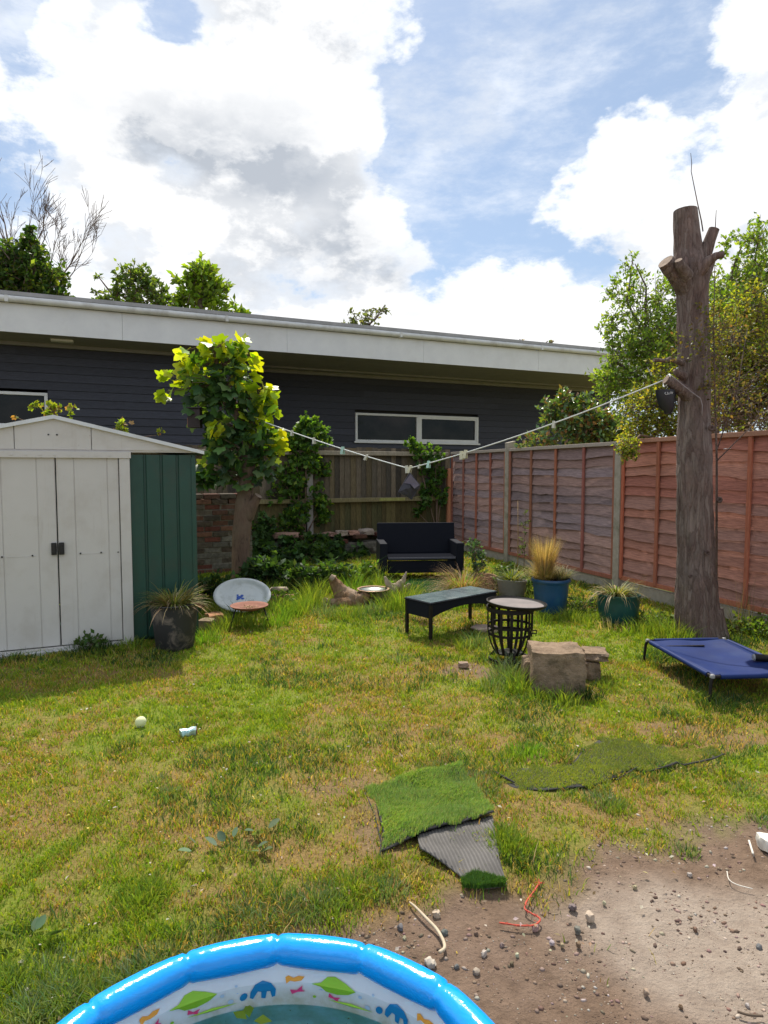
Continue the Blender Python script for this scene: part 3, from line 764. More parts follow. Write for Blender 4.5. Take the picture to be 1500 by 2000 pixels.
    for s_ in (-1, 1):
        e = pk + s_ * (el - pk); ze = zb0 - .01
        mb.add([(pk, -.02, zpk - .012), (e, -.02, ze), (e, 1.84, ze), (pk, 1.84, zpk - .012), (pk, -.02, zpk - .03), (e, -.02, ze - .018), (e, 1.84, ze - .018), (pk, 1.84, zpk - .03)],
               [(0, 1, 2, 3), (7, 6, 5, 4), (0, 4, 5, 1), (1, 5, 6, 2), (2, 6, 7, 3)] if s_ > 0 else [(3, 2, 1, 0), (4, 5, 6, 7), (1, 5, 4, 0), (2, 6, 5, 1), (3, 7, 6, 2)])
    mb.build('roof', green, root)
    mb = MB()
    for s_ in (-1, 1):
        e = pk + s_ * (el - pk + .01); ze = zb0 - .012
        pts = [(pk, zpk + .004), (e, ze + .012), (e, ze - .016), (pk, zpk - .026)]
        if s_ < 0: pts = list(reversed(pts))
        vs = [(u, -.055, z) for u, z in pts] + [(u, -.018, z) for u, z in pts]
        mb.add(vs, [(3, 2, 1, 0), (4, 5, 6, 7), (0, 1, 5, 4), (1, 2, 6, 5), (2, 3, 7, 6), (3, 0, 4, 7)])
    mb.build('roof_trim', trim, root)
    mb = MB(); mb.box(x0 + .2, -.42, -.10, .0, -.02, .035)
    mb.build('threshold', mat('worn_white_strip', (.6, .6, .6), (.3, .3, .3), 12, .6, .2), root, bevel=.006)


build_shed()


# ------------------------------------------------------------------ right boundary: waney-lap panels between concrete posts
def build_right_fence():
    o0 = FEN_O; A = FEN_A
    root = thing('panel_fence', 'reddish brown waney lap panel fence with concrete posts along the right side', 'fence', (o0[0], o0[1], 0), A)
    slatm = colmat('waney_slat', .85, .45, 7, (1.2, 1, 14), .42, .006, .25)
    batm = colmat('fence_batten', .8, .3, 9, (8, 8, 1), .25, .003, .25)
    conc = mat('post_concrete', (.42, .375, .31), (.32, .285, .23), 18, .9, .35, dirt=(.10, .12, .06), damt=.6, dscale=4)
    p1 = hit(997, 900, o0, A, 0)[0]; p2 = hit(1216, 900, o0, A, 0)[0]
    sp = (p2 - p1); p3 = p2 + 2.42; p4 = p3 + 2.3
    posts = [p1, p2, p3, p4]; edges = [.08] + posts
    ZT = 1.80
    tops = [1.80, 1.80, 1.815, 1.80]
    rng = random.Random(5)
    for i in range(4):
        a, b = edges[i] + .055, edges[i + 1] - .055
        zt = tops[i]; z0 = .17 + (.0 if i != 2 else .02)
        pan = bpy.data.objects.new('panel', None); link(pan, root)
        old = i in (0, 1)
        n = 13; pitch = (zt - .04 - z0) / n; mb = MB()
        for k in range(n):
            zb = z0 + k * pitch; m = 40
            g = rng.uniform(.85, 1.15)
            if old: base = rng.choice([(.285, .195, .185), (.235, .175, .18), (.31, .195, .17), (.265, .195, .20)])
            else: base = rng.choice([(.43, .175, .125), (.46, .20, .14), (.39, .155, .115), (.44, .205, .15)])
            if i == 2 and rng.random() < .3: base = (.34, .18, .145)
            if i == 3: base = (.42, .15, .11)
            c = tuple(x * g for x in base)
            ph = rng.uniform(0, 9); am = rng.uniform(.006, .024); f1 = rng.uniform(1.2, 3.2); f2 = rng.uniform(5, 9); kn = [(rng.uniform(a, b), rng.uniform(-.035, .03)) for _ in range(2)]
            # shared bow of the boards at one batten, as warped panels show
            vs = []
            for q in range(m + 1):
                x = a + (b - a) * q / m
                wv = am * math.sin(f1 * x + ph) + .006 * math.sin(f2 * x + ph * 2) + sum(h * math.exp(-((x - kx) / .10) ** 2) for kx, h in kn) * .6
                warp = (.010 if old else .004) * math.sin(x * 4.1 + k * .35 + i)
                yb = -.030 + warp + wv * .15; yt = -.006
                zl = zb - .012 + wv; zh = zb + pitch + .012
                yb -= .010; vs += [(x, yt, zh), (x, yb, zl), (x, yb + .012, zl - .001), (x, yt + .010, zh)]
            fs = []
            for q in range(m):
                s0 = q * 4; s1 = s0 + 4
                fs += [(s0 + 1, s1 + 1, s1, s0), (s0 + 2, s1 + 2, s1 + 1, s0 + 1), (s0 + 3, s1 + 3, s1 + 2, s0 + 2)]
            mb.add(vs, fs, 0, c)
        mb.build('slats', slatm, pan, smooth=True, colattr=True, sharp=40)
        bc = (.34, .13, .085) if old else (.42, .155, .09)
        for k in range(5):
            x = a + (b - a) * k / 4; w = .042; x = min(max(x, a + w / 2), b - w / 2)
            q = MB(); q.box(x - w / 2, x + w / 2, -.062, -.040, z0 - .01, zt - .045, 0, tuple(v * rng.uniform(.85, 1.1) for v in bc))
            q.build('batten', batm, pan, colattr=True, bevel=.003)
        q = MB(); q.box(a, b, -.070, .02, zt - .045, zt, 0, (.40, .34, .29) if old else (.42, .22, .15)); q.build('capping', batm, pan, colattr=True, bevel=.003)
        q = MB(); q.box(a, b, -.052, .01, z0 - .03, z0 + .02, 0, bc); q.build('bottom_rail', batm, pan, colattr=True, bevel=.003)
        g = MB(); g.box(a - .03, b + .03, -.03, .02, -.03, .14); g.build('gravel_board', conc, root, bevel=.004)
    for i, p in enumerate(posts):
        zt = [1.92, 1.83, 1.84, 1.84][i]
        q = MB(); w = .05
        q.add([(p - w, -.075, -.1), (p + w, -.075, -.1), (p + w, .06, -.1), (p - w, .06, -.1), (p - w, -.075, zt - .03), (p + w, -.075, zt - .03), (p + w, .06, zt), (p - w, .06, zt)],
              [(3, 2, 1, 0), (4, 5, 6, 7), (0, 1, 5, 4), (1, 2, 6, 5), (2, 3, 7, 6), (3, 0, 4, 7)])
        q.build('post', conc, root, bevel=.006)
    q = MB(); q.box(.0, .075, -.10, -.02, 0, 1.5, 0, (.47, .20, .11)); q.build('end_post', batm, root, colattr=True, bevel=.004)
    return p1


FP1 = build_right_fence()


# ------------------------------------------------------------------ back boundary: feather-edge fence, brick wall, rubble bed
BO = FEN_O; BA = HDIR + math.pi              # local x runs left from the corner, local y towards the garden
def bhit(px, py, yl=0.0):
    x, z = hit(px, py, BO, HDIR, -yl); return -x, z


def build_back_fence():
    root = thing('board_fence', 'weathered grey brown close boarded fence along the back of the garden', 'fence', (BO[0], BO[1], 0), BA)
    bm = colmat('weathered_board', .9, .5, 12, (9, 9, 1.0), .55, .006, .2)
    conc = mat('pale_post_concrete', (.40, .37, .35), (.30, .28, .26), 16, .9, .3, dirt=(.16, .15, .13), damt=.5)
    rng = random.Random(9)
    px = bhit(603, 1000)[0]
    L = 5.6; zt = 1.86; zr1 = bhit(720, 885)[1]; zr2 = bhit(720, 975)[1]
    def run(x0, x1, zt, dz=0):
        mb = MB(); x = x0; 
        while x < x1:
            w = rng.uniform(.085, .11); e = min(x1, x + w); g = rng.uniform(.7, 1.2)
            base = rng.choice([(.135, .11, .08), (.16, .13, .095), (.10, .085, .065), (.145, .115, .07), (.08, .07, .057)])
            lo = tuple(v * g for v in base); 
            zz = zt + rng.uniform(-.012, .012)
            zm = zr2 - .04
            # boards stand on the far side of the rails; algae-green low down is the wood's own stain
            mb.add([(x, .0, zm), (e + .012, .014, zm), (e + .012, .014, zz), (x, 0, zz)], [(0, 1, 2, 3)], 0, lo)
            gl = tuple(v * g for v in rng.choice([(.13, .105, .048), (.15, .125, .055), (.09, .085, .04)]))
            mb.add([(x, -.001, .05), (e + .012, .013, .05), (e + .012, .013, zm), (x, -.001, zm)], [(0, 1, 2, 3)], 0, gl)
            mb.add([(x, -.012, .05), (e + .012, -.012, .05), (e + .012, -.012, zz - .01), (x, -.012, zz - .01)], [(3, 2, 1, 0)], 0, lo)
            x = e
        return mb
    run(.02, px - .05, zt).build('boards', bm, root, colattr=True)
    run(px + .05, L, zt + .01).build('boards', bm, root, colattr=True)
    for (a, b) in ((.1, px - .04), (px + .04, L)):
        for k, z in enumerate((zr1, zr2, .35)):
            mb = MB(); c = [(.30, .26, .20), (.20, .17, .09), (.15, .13, .08)][k]
            mb.box(a, b, .015, .095, z - .045, z + .03, 0, c); mb.build('rail', bm, root, colattr=True, bevel=.008)
    mb = MB(); mb.box(.3, .75, .016, .098, zr2 + .0305, zr2 + .034, 0, (.35, .34, .10)); mb.box(1.0, 1.5, .096, .099, zr2 - .03, zr2 + .02, 0, (.30, .30, .10))
    mb.build('lichen', bm, root, colattr=True)
    mb = MB(); mb.box(px - .055, px + .055, -.04, .09, 0, zt - .1); mb.build('post', conc, root, bevel=.006)
    mb = MB(); mb.box(px + 2.2 - .05, px + 2.2 + .05, -.04, .09, 0, zt - .1); mb.build('post', conc, root, bevel=.006)


build_back_fence()


def brick_row_wall(name, label, cat, x0, x1, z1, y0, y1, seed, loose=.0, cols=None):
    root = thing(name, label, cat, (BO[0], BO[1], 0), BA)
    brm = colmat('old_brick', .92, .6, 22, None, .5, .008, .15)
    rng = random.Random(seed); mb = MB(); mo = MB(); z = 0; k = 0
    cols = cols or [(.13, .05, .038), (.11, .06, .046), (.145, .075, .052), (.09, .07, .055), (.07, .06, .048), (.12, .10, .08)]
    while z < z1:
        x = x0 - (k % 2) * .11
        while x < x1:
            w = .212 + rng.uniform(-.008, .006); g = rng.uniform(.7, 1.15)
            if x + w > x0 + .03 and not (z > z1 - .14 and rng.random() < loose):
                c = tuple(v * g for v in rng.choice(cols)); d = rng.uniform(-.012, .010)
                if z < z1 * .45 and rng.random() < .6: c = (.15 * g, .14 * g, .12 * g)
                mb.box(max(x, x0), min(x + w, x1), y0 + .03, y1 + d, z, z + .064, 0, c)
            x += .225
        z += .076; k += 1
    mb.build('bricks', brm, root, colattr=True, bevel=.006)
    zz = max(.05, z - .15)
    mo.box(x0 + .005, x1 - .005, y0, y1 - .012, 0, zz, 0, (.16, .145, .12)); mo.build('mortar', brm, root, colattr=True)
    return root


xa = bhit(458, 1000)[0]
brick_row_wall('brick_wall', 'old red and grey brick wall between the shed and the slim tree', 'wall', bhit(492, 1000, 1.45)[0], 5.6, 1.10, 1.15, 1.45, 4)
xb0, xb1 = bhit(742, 1060)[0], bhit(500, 1060)[0]
brick_row_wall('bed_wall', 'low crumbling brick wall edging the bed below the back fence', 'wall', xb0, xb1, .36, .12, .5, 8, .45)

ROCK = colmat('rough_stone', .92, .6, 14, None, .38, .01, .2)
def rock(name, label, cat, loc, size, seed, col=(.36, .30, .24), group=None, rz=0.0, m=None, parent=None, sub=3, sq=0.35, rough=.14):
    """angular lump: a subdivided block pushed about by noise, standing on its base"""
    import bmesh
    bm = bmesh.new(); bmesh.ops.create_cube(bm, size=1.0)
    bmesh.ops.subdivide_edges(bm, edges=bm.edges[:], cuts=sub, use_grid_fill=True)
    rng = random.Random(seed); off = Vector((rng.uniform(0, 50), rng.uniform(0, 50), rng.uniform(0, 50)))
    from mathutils import noise as mn
    for v in bm.verts:
        p = v.co.copy(); s = p.normalized() * .5
        q = p.lerp(s, sq)
        q += Vector((mn.noise(p * 2.1 + off), mn.noise(p * 2.1 + off + Vector((9, 0, 0))), mn.noise(p * 2.1 + off + Vector((0, 9, 0))))) * rough
        q += Vector((mn.noise(p * 9 + off), mn.noise(p * 9 + off * 2), mn.noise(p * 9 + off * 3))) * rough * .35; v.co = Vector((q.x * size[0], q.y * size[1], (q.z + .5) * size[2]))
    me = bpy.data.meshes.new(name); bm.to_mesh(me); bm.free()
    ca = me.color_attributes.new('col', 'FLOAT_COLOR', 'POINT'); n = len(me.vertices)
    a = np.ones((n, 4), np.float32); a[:, :3] = col; ca.data.foreach_set('color', a.ravel())
    me.materials.append(m or ROCK); me.polygons.foreach_set('use_smooth', [True] * len(me.polygons)); me.set_sharp_from_angle(angle=math.radians(32))
    o = bpy.data.objects.new(name, me); link(o, parent); o.location = loc; o.rotation_euler = (0, 0, rz)
    if parent is None: tag(o, label, cat, group)
    return o


def brow(px, py, yl=.3):                     # a world point on the top of the low wall
    x, z = bhit(px, py, yl); d = Vector((math.cos(BA), math.sin(BA))); n = Vector((-math.sin(BA), math.cos(BA)))
    return Vector((BO[0] + d.x * x + n.x * yl, BO[1] + d.y * x + n.y * yl, z))
for i, (px, sx, h, c, lab) in enumerate([(560, .42, .09, (.33, .2, .15), 'flat reddish slab on the low wall right of the pale post foot'), (668, .22, .09, (.34, .27, .22), 'rounded pale stone on the middle of the low back wall'),
                                     (690, .2, .08, (.36, .2, .15), 'red brick lump on the low back wall, left of two grey stones'), (715, .26, .11, (.34, .28, .24), 'brown grey stone on the low wall beside the black sofa'),
                                     (645, .18, .07, (.3, .18, .14), 'small red brick fragment lying on the low back wall')]):
    p = brow(px, 1066); rock('stone', lab, 'stone', (p.x, p.y, .345), (sx, .2, h), 60 + i, c, 'loose stones on the low back wall', BA + .2 * (i - 2))


# ------------------------------------------------------------------ pollarded trunk on the right
def barkmat(name, c1, c2, c3, zs=.22, scale=9, bump=.9, dist=.02, crack=0.0):
    m, nt, b, _ = newmat(name)
    n1 = NZ(nt, scale, 8, .7, stretch=(1, 1, zs), dist=.6); n2 = NZ(nt, 3.2, 5, .6); n3 = NZ(nt, 45, 5, .7)
    c = MX(nt, MR(nt, n1, .35, .65), c2, c1); c = MX(nt, MR(nt, n2, .45, .65, 0, .65), c, c3)
    c = MX(nt, MR(nt, n1, .30, .40, .8, 0), c, tuple(x * .3 for x in c2))
    if crack:                                  # plates of bark with dark fissures between them
        tc = nt.nodes.new('ShaderNodeTexCoord'); mp = nt.nodes.new('ShaderNodeMapping'); mp.inputs['Scale'].default_value = (1, 1, .17); nt.links.new(tc.outputs['Object'], mp.inputs[0])
        wp = nt.nodes.new('ShaderNodeTexNoise'); wp.inputs['Scale'].default_value = 9; wp.inputs['Detail'].default_value = 4; nt.links.new(mp.outputs[0], wp.inputs['Vector'])
        va = nt.nodes.new('ShaderNodeVectorMath'); va.operation = 'MULTIPLY_ADD'; nt.links.new(wp.outputs['Color'], va.inputs[0]); va.inputs[1].default_value = (.16, .16, .16); nt.links.new(mp.outputs[0], va.inputs[2])
        vo = nt.nodes.new('ShaderNodeTexVoronoi'); vo.feature = 'DISTANCE_TO_EDGE'; vo.inputs['Scale'].default_value = crack; nt.links.new(va.outputs[0], vo.inputs['Vector'])
        vd = nt.nodes.new('ShaderNodeTexVoronoi'); vd.inputs['Scale'].default_value = crack; nt.links.new(va.outputs[0], vd.inputs['Vector'])
        sg = nt.nodes.new('ShaderNodeSeparateColor'); nt.links.new(vd.outputs['Color'], sg.inputs[0])
        c = MX(nt, MR(nt, sg.outputs[0], .3, 1, 0, .6), c, tuple(v * 1.2 for v in c3)); c = MX(nt, MR(nt, sg.outputs[1], .5, 1, 0, .5), c, tuple(v * .8 for v in c2))
        ed = MR(nt, vo.outputs['Distance'], 0.0, .14, .32, 0)
        c = MX(nt, ed, c, tuple(v * .5 for v in c2))
        ml = nt.nodes.new('ShaderNodeMath'); ml.operation = 'MULTIPLY_ADD'; nt.links.new(ed, ml.inputs[0]); ml.inputs[1].default_value = -.45; nt.links.new(n1, ml.inputs[2]); n1 = ml.outputs[0]
    nt.links.new(c, b.inputs['Base Color']); b.inputs['Roughness'].default_value = .92; b.inputs['Specular IOR Level'].default_value = .15
    mu = nt.nodes.new('ShaderNodeMath'); mu.operation = 'MULTIPLY_ADD'; nt.links.new(n3, mu.inputs[0]); mu.inputs[1].default_value = .35; nt.links.new(n1, mu.inputs[2])
    BUMP(nt, b, mu.outputs[0], bump, dist); return m


def rough_tube(mb, pts, rad, n, rng, amp, m=0, cap=True, mcap=None, fz=3.0, kn=()):
    """tube with fluted, lumpy surface"""
    from mathutils import noise as mn
    P = []; R = []
    seg = 10
    for i in range(len(pts) - 1):
        for k in range(seg):
            t = k / seg; P.append(Vector(pts[i]).lerp(Vector(pts[i + 1]), t)); R.append(rad[i] * (1 - t) + rad[i + 1] * t)
    P.append(Vector(pts[-1])); R.append(rad[-1]); b0 = len(mb.v)
    mb.tube(P, R, n=n, m=m, cap=cap, mcap=mcap)
    for i in range(b0, len(mb.v)):
        j = (i - b0) // n; v = Vector(mb.v[i]); c = P[j]; d = v - c
        q = mn.noise(Vector((v.x * 9, v.y * 9, v.z * 1.6))) * .7 + mn.noise(Vector((v.x * 30, v.y * 30, v.z * 7))) * .55
        mb.v[i] = tuple(c + d * (1 + amp * q)) if b0 == 0 or j not in () else mb.v[i]


def build_pollard():
    Y = 5.5; s = Y / FPX
    base = AT(1367, 1250, Y)
    root = thing('pollarded_tree', 'tall bare trunk with sawn limb stubs in front of the red fence panels', 'tree', (base.x, Y, 0))
    bark = barkmat('pollard_bark', (.27, .19, .165), (.12, .08, .07), (.25, .205, .18), .22, 24, 1.0, .03, crack=30)
    cut = mat('sawn_wood', (.33, .25, .19), (.17, .12, .09), 26, .9, .5)
    rng = random.Random(2); O = Vector((base.x, Y, 0))
    rows = [(1366, 1262, 56), (1366, 1235, 49), (1363, 1190, 44.5), (1360, 1100, 40), (1357, 980, 37.5), (1356, 860, 35.5), (1355, 760, 34), (1355, 680, 32.5), (1353, 600, 33), (1352, 550, 35), (1349, 520, 34), (1345, 490, 27), (1341, 450, 24), (1339, 410, 22.5)]
    mb = MB(); pts = [AT(px, py, Y) - O for px, py, r in rows]
    rough_tube(mb, pts, [r * s * (.93 if py > 1100 else .85 if py > 530 else .93) for _, py, r in rows], 96, rng, .15, mcap=1)
    for a in (0.6, 2.4, 3.4, 5.6):          # root flares
        d = Vector((math.cos(a), math.sin(a), 0))
        rough_tube(mb, [Vector((0, 0, .26)) + d * .10, Vector((0, 0, .08)) + d * .15, Vector((0, 0, -.05)) + d * .215], [.08, .07, .05], 10, rng, .1)
    mb.build('trunk', [bark, cut], root, smooth=True, sharp=50)
    def stub(pts, rad, name='limb_stub', dy=0):
        q = MB(); rough_tube(q, [AT(px, py, Y + d) - O for px, py, d in pts], [r * s for r in rad], 14, rng, .10, mcap=1)
        q.build(name, [bark, cut], root, smooth=True, sharp=50)
    stub([(1352, 575, .0), (1333, 552, -.05), (1317, 533, -.10), (1300, 510, -.14)], [24, 19, 16, 14.5])
    stub([(1358, 535, .0), (1374, 505, -.03), (1386, 470, -.05), (1395, 447, -.06)], [20, 13, 10.5, 9.5])
    stub([(1362, 535, -.08), (1382, 512, -.14), (1398, 500, -.18), (1414, 497, -.2)], [14, 10, 7, 6])
    stub([(1360, 560, .1), (1376, 535, .16), (1388, 512, .2)], [18, 13, 9])
    stub([(1340, 540, -.12), (1328, 518, -.20), (1325, 508, -.22)], [13, 10, 7])
    stub([(1350, 775, -.05), (1325, 757, -.10), (1312, 748, -.12), (1300, 741, -.13)], [16, 11, 9, 8.5])
    stub([(1335, 735, -.08), (1322, 728, -.14), (1318, 722, -.15)], [9, 6, 4])
    q = MB(); rough_tube(q, [AT(px, py, Y + d) - O for px, py, d in [(1340, 712, 0), (1322, 706, -.1), (1308, 701, -.14), (1300, 705, -.16), (1277, 703, -.2)]], [6 * s, 5 * s, 4.5 * s, 4 * s, 3.5 * s], 8, rng, .15, mcap=1); q.build('limb_stub', [bark, cut], root, smooth=True, sharp=50)
    # dark knots where small limbs came away
    for px, py, r in [(1372, 838, 5), (1342, 812, 3.4), (1338, 885, 4), (1390, 975, 5), (1350, 640, 4), (1362, 1075, 4), (1378, 700, 4), (1335, 1120, 3)]:
        p = AT(px, py, Y) - O; x = p.x; rr = (36 + (py - 860) * .016) * s; xx = max(-.8 * rr, min(.8 * rr, x + (1366 - 1357) * s)); yy = -math.sqrt(max(.001, rr * rr - xx * xx))
        c = Vector((p.x, yy * .97, p.z)); q = MB(); q.lathe([(r * s * 1.3, -.004), (r * s * 1.1, .008), (r * s * .6, .010), (r * s * .45, .0), (.0005, -.004)], 12, M=Matrix.Translation(c) @ Matrix.Rotation(math.pi / 2, 4, 'X'))
        q.build('knot', barkmat('knot_bark_%d' % px, (.16, .11, .095), (.07, .045, .04), (.12, .09, .08), 1, 20, .5, .01) if px == 1372 else bpy.data.materials['knot_bark_1372'], root, smooth=True)
    q = MB(); q.tube([AT(px, py, Y - .03) - O for px, py in [(1373, 452), (1370, 432), (1362, 395), (1355, 360), (1350, 335), (1351, 318), (1349, 299)]], [.006, .006, .005, .004, .0035, .003, .002], 6)
    q.tube([AT(px, py, Y - .03) - O for px, py in [(1397, 447), (1398, 425), (1399, 410)]], [.004, .003, .002], 5)
    q.build('dead_twig', bark, root)
    return root


build_pollard()


# ------------------------------------------------------------------ small maple with big leaves, between shed and back wall
def build_maple():
    Y = 8.0; s = Y / FPX; O = AT(472, 1146, Y); O.z = 0
    root = thing('maple_tree', 'slim maple with lobed green leaves, sunlit ones coloured yellow, on a short trunk, right of the shed', 'tree', O)
    bark = barkmat('maple_bark', (.21, .14, .10), (.12, .078, .06), (.18, .14, .10), .4, 16, .7, .012)
    cut = bpy.data.materials['sawn_wood']; rng = random.Random(6); q = MB()
    rows = [(470, 1155, 21), (470, 1100, 20), (472, 1040, 20.5), (476, 990, 19.5), (482, 940, 16), (487, 900, 13), (478, 850, 12), (462, 800, 10), (440, 760, 8), (425, 720, 6), (418, 685, 4)]
    rough_tube(q, [AT(px, py, Y) - O for px, py, r in rows], [r * s * .86 for *_, r in rows], 22, rng, .07, mcap=1); q.build('trunk', [bark, cut], root, smooth=True, sharp=50)
    q = MB(); rough_tube(q, [AT(px, py, Y + d) - O for px, py, d in [(482, 1010, 0), (493, 985, -.03), (500, 975, -.04), (505, 968, -.05)]], [v * s for v in (14, 12, 9, 8)], 12, rng, .06, mcap=1)
    q.build('limb_stub', [bark, cut], root, smooth=True, sharp=50)
    nr = np.random.RandomState(12); tips = []
    tw = MB()
    def blob(px, py, rpx, n, d=0.0, ry=None): 
        p = AT(px, py, Y + d) - O; return (p.x, p.y, p.z, rpx * s, (ry or rpx) * s, rpx * s, n)
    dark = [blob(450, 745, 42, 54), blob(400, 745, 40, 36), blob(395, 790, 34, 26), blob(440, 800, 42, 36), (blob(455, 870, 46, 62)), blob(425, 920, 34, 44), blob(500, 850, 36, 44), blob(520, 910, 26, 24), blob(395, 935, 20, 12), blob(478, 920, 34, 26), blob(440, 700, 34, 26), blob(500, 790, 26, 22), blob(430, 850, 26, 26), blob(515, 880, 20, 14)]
    lit = [blob(455, 680, 22, 15), blob(370, 705, 26, 13), blob(420, 685, 22, 10), blob(345, 740, 22, 9), blob(330, 768, 9, 3), blob(480, 700, 18, 8), blob(478, 745, 14, 6), blob(510, 768, 22, 13), blob(520, 800, 18, 9), blob(405, 715, 30, 10), blob(495, 820, 24, 10), blob(425, 830, 16, 6, -.2), blob(535, 880, 12, 4), blob(535, 850, 14, 8), blob(375, 740, 16, 5)]  # sunlit leaves, their light put into brighter yellow green colours
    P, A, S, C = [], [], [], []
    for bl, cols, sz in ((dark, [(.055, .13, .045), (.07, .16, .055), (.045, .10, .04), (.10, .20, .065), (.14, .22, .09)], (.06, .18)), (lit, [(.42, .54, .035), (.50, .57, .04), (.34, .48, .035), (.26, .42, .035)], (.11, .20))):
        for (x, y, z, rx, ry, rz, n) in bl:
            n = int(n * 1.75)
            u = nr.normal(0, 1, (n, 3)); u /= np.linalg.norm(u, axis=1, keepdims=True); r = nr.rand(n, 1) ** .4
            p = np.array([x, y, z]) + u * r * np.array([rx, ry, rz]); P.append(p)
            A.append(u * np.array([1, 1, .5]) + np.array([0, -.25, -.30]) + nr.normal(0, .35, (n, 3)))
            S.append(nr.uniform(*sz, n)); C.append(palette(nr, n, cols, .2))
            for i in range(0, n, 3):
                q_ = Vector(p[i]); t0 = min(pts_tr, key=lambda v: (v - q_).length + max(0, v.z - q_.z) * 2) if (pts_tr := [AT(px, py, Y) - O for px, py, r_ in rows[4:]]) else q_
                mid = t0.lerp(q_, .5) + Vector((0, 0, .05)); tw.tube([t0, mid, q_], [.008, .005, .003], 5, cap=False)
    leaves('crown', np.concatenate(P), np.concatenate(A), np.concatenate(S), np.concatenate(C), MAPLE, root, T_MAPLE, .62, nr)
    tw.build('branches', bark, root)
    return O


build_maple()


def leafy(name, label, cat, blobs, cols, size, Y0=None, group=None, per=9, tw=.5, twr=.004, stems=None, seed=1, updir=.6, m=None, bark=None, hang=0.0, up=.5, leafname='crown', stemname='trunk', templ=T_LEAF, twigs=True, dens=1.0):
    """a plant: blobs given in world coordinates; stems = list of (points, radii)"""
    nr = np.random.RandomState(seed)
    c = Vector((np.average([b[0] for b in blobs]), np.average([b[1] for b in blobs]), 0)) if Y0 is None else Vector(Y0)
    root = thing(name, label, cat, c, group=group)
    bl = [(b[0] - c.x, b[1] - c.y, b[2] - c.z) + tuple(b[3:]) for b in blobs]
    bl = [b[:6] + (b[6] * dens,) for b in bl]; P, A, T = spray_points(bl, nr, per, tw, up, hang)
    n = len(P); leaves(leafname, P, A, nr.uniform(*size, n), palette(nr, n, cols, .22), m or LEAF, root, templ, updir, nr)
    bark = bark or bpy.data.materials['maple_bark']; mb = MB()
    for (pts, rad) in (stems or []): mb.tube([Vector(p) - c for p in pts], rad, 8)
    if mb.v: mb.build(stemname, bark, root, smooth=True)
    if twigs:
        mb = MB()
        for a, b in T:
            if len(mb.v) > 60000: break
            a = Vector(a); b = Vector(b); mb.tube([a - (b - a) * .5, b], [twr, twr * .5], 4, cap=False)
        mb.build('twigs', bark, root)
    return root


def pb(px, py, Y, r, n, ry=None, rz=None):
    p = AT(px, py, Y); s = Y / FPX; return (p.x, p.y, p.z, r * s, (ry or r) * s, (rz or r) * s, n)
def st(*a):                                   # a stem through photo points (px, py, Y, radius)
    return ([AT(px, py, Y) if py is not None else Vector(((px - 750) / FPX * Y, Y, 0)) for px, py, Y, r in a], [r for *_, r in a])


GRN = [(.09, .17, .03), (.12, .21, .04), (.07, .14, .03), (.16, .25, .05)]
YEL = [(.40, .45, .05), (.46, .46, .06), (.30, .38, .05), (.33, .30, .07)]
# trees over the right fence
leafy('hawthorn_tree', 'airy green tree rising behind the red fence, both sides of the tall trunk', 'tree',
      [pb(1235, 520, 8.6, 20, 70), pb(1212, 575, 8.6, 28, 130), pb(1255, 590, 8.6, 48, 300), pb(1195, 640, 8.6, 26, 150), pb(1265, 650, 8.6, 52, 520), pb(1215, 690, 8.6, 38, 330), pb(1200, 745, 8.6, 38, 420), pb(1185, 740, 8.4, 20, 120),
       pb(1285, 715, 8.6, 55, 700), pb(1300, 620, 8.6, 36, 260), pb(1320, 660, 8.4, 40, 360), pb(1290, 680, 8.2, 40, 300), pb(1330, 590, 8.5, 26, 120), pb(1420, 590, 8.0, 34, 260), pb(1240, 780, 8.6, 50, 560), pb(1310, 560, 8.6, 20, 90),
       pb(1482, 470, 8.2, 34, 240), pb(1446, 560, 8.4, 42, 330), pb(1500, 540, 8.4, 60, 620), pb(1455, 620, 8.4, 55, 640), pb(1420, 470, 8.4, 12, 40), pb(1412, 500, 8.4, 10, 26), pb(1515, 630, 8.4, 60, 700), pb(1405, 650, 8.4, 48, 460), pb(1400, 560, 8.4, 28, 150), pb(1480, 700, 8.6, 70, 900), pb(1400, 730, 8.6, 55, 620), pb(1550, 500, 8.4, 60, 500), pb(1600, 620, 8.4, 90, 900), pb(1350, 690, 8.8, 50, 500)],
      [(.22, .36, .06), (.27, .41, .08), (.17, .29, .05), (.35, .46, .09)], (.038, .072), (AT(1380, 900, 8.6).x, 8.6, 0), per=8, tw=.75,
      stems=[st((1380, None, 8.6, .13), (1385, 900, 8.6, .11), (1400, 760, 8.6, .06), (1430, 640, 8.4, .03), (1470, 540, 8.3, .014), (1482, 460, 8.2, .01)),
             st((1385, 900, 8.6, .07), (1330, 780, 8.6, .04), (1270, 680, 8.6, .022), (1225, 590, 8.6, .012), (1236, 505, 8.6, .008)), st((1330, 780, 8.6, .05), (1250, 740, 8.6, .03), (1195, 700, 8.6, .015)),
             st((1400, 760, 8.6, .05), (1410, 600, 8.5, .03), (1440, 500, 8.4, .015), (1452, 475, 8.4, .006)), st((1430, 640, 8.4, .05), (1500, 600, 8.4, .03), (1560, 480, 8.4, .01)), st((1260, 670, 8.6, .02), (1262, 560, 8.6, .012), (1240, 515, 8.6, .006))],
      seed=21, dens=1.8, bark=bpy.data.materials['pollard_bark'])
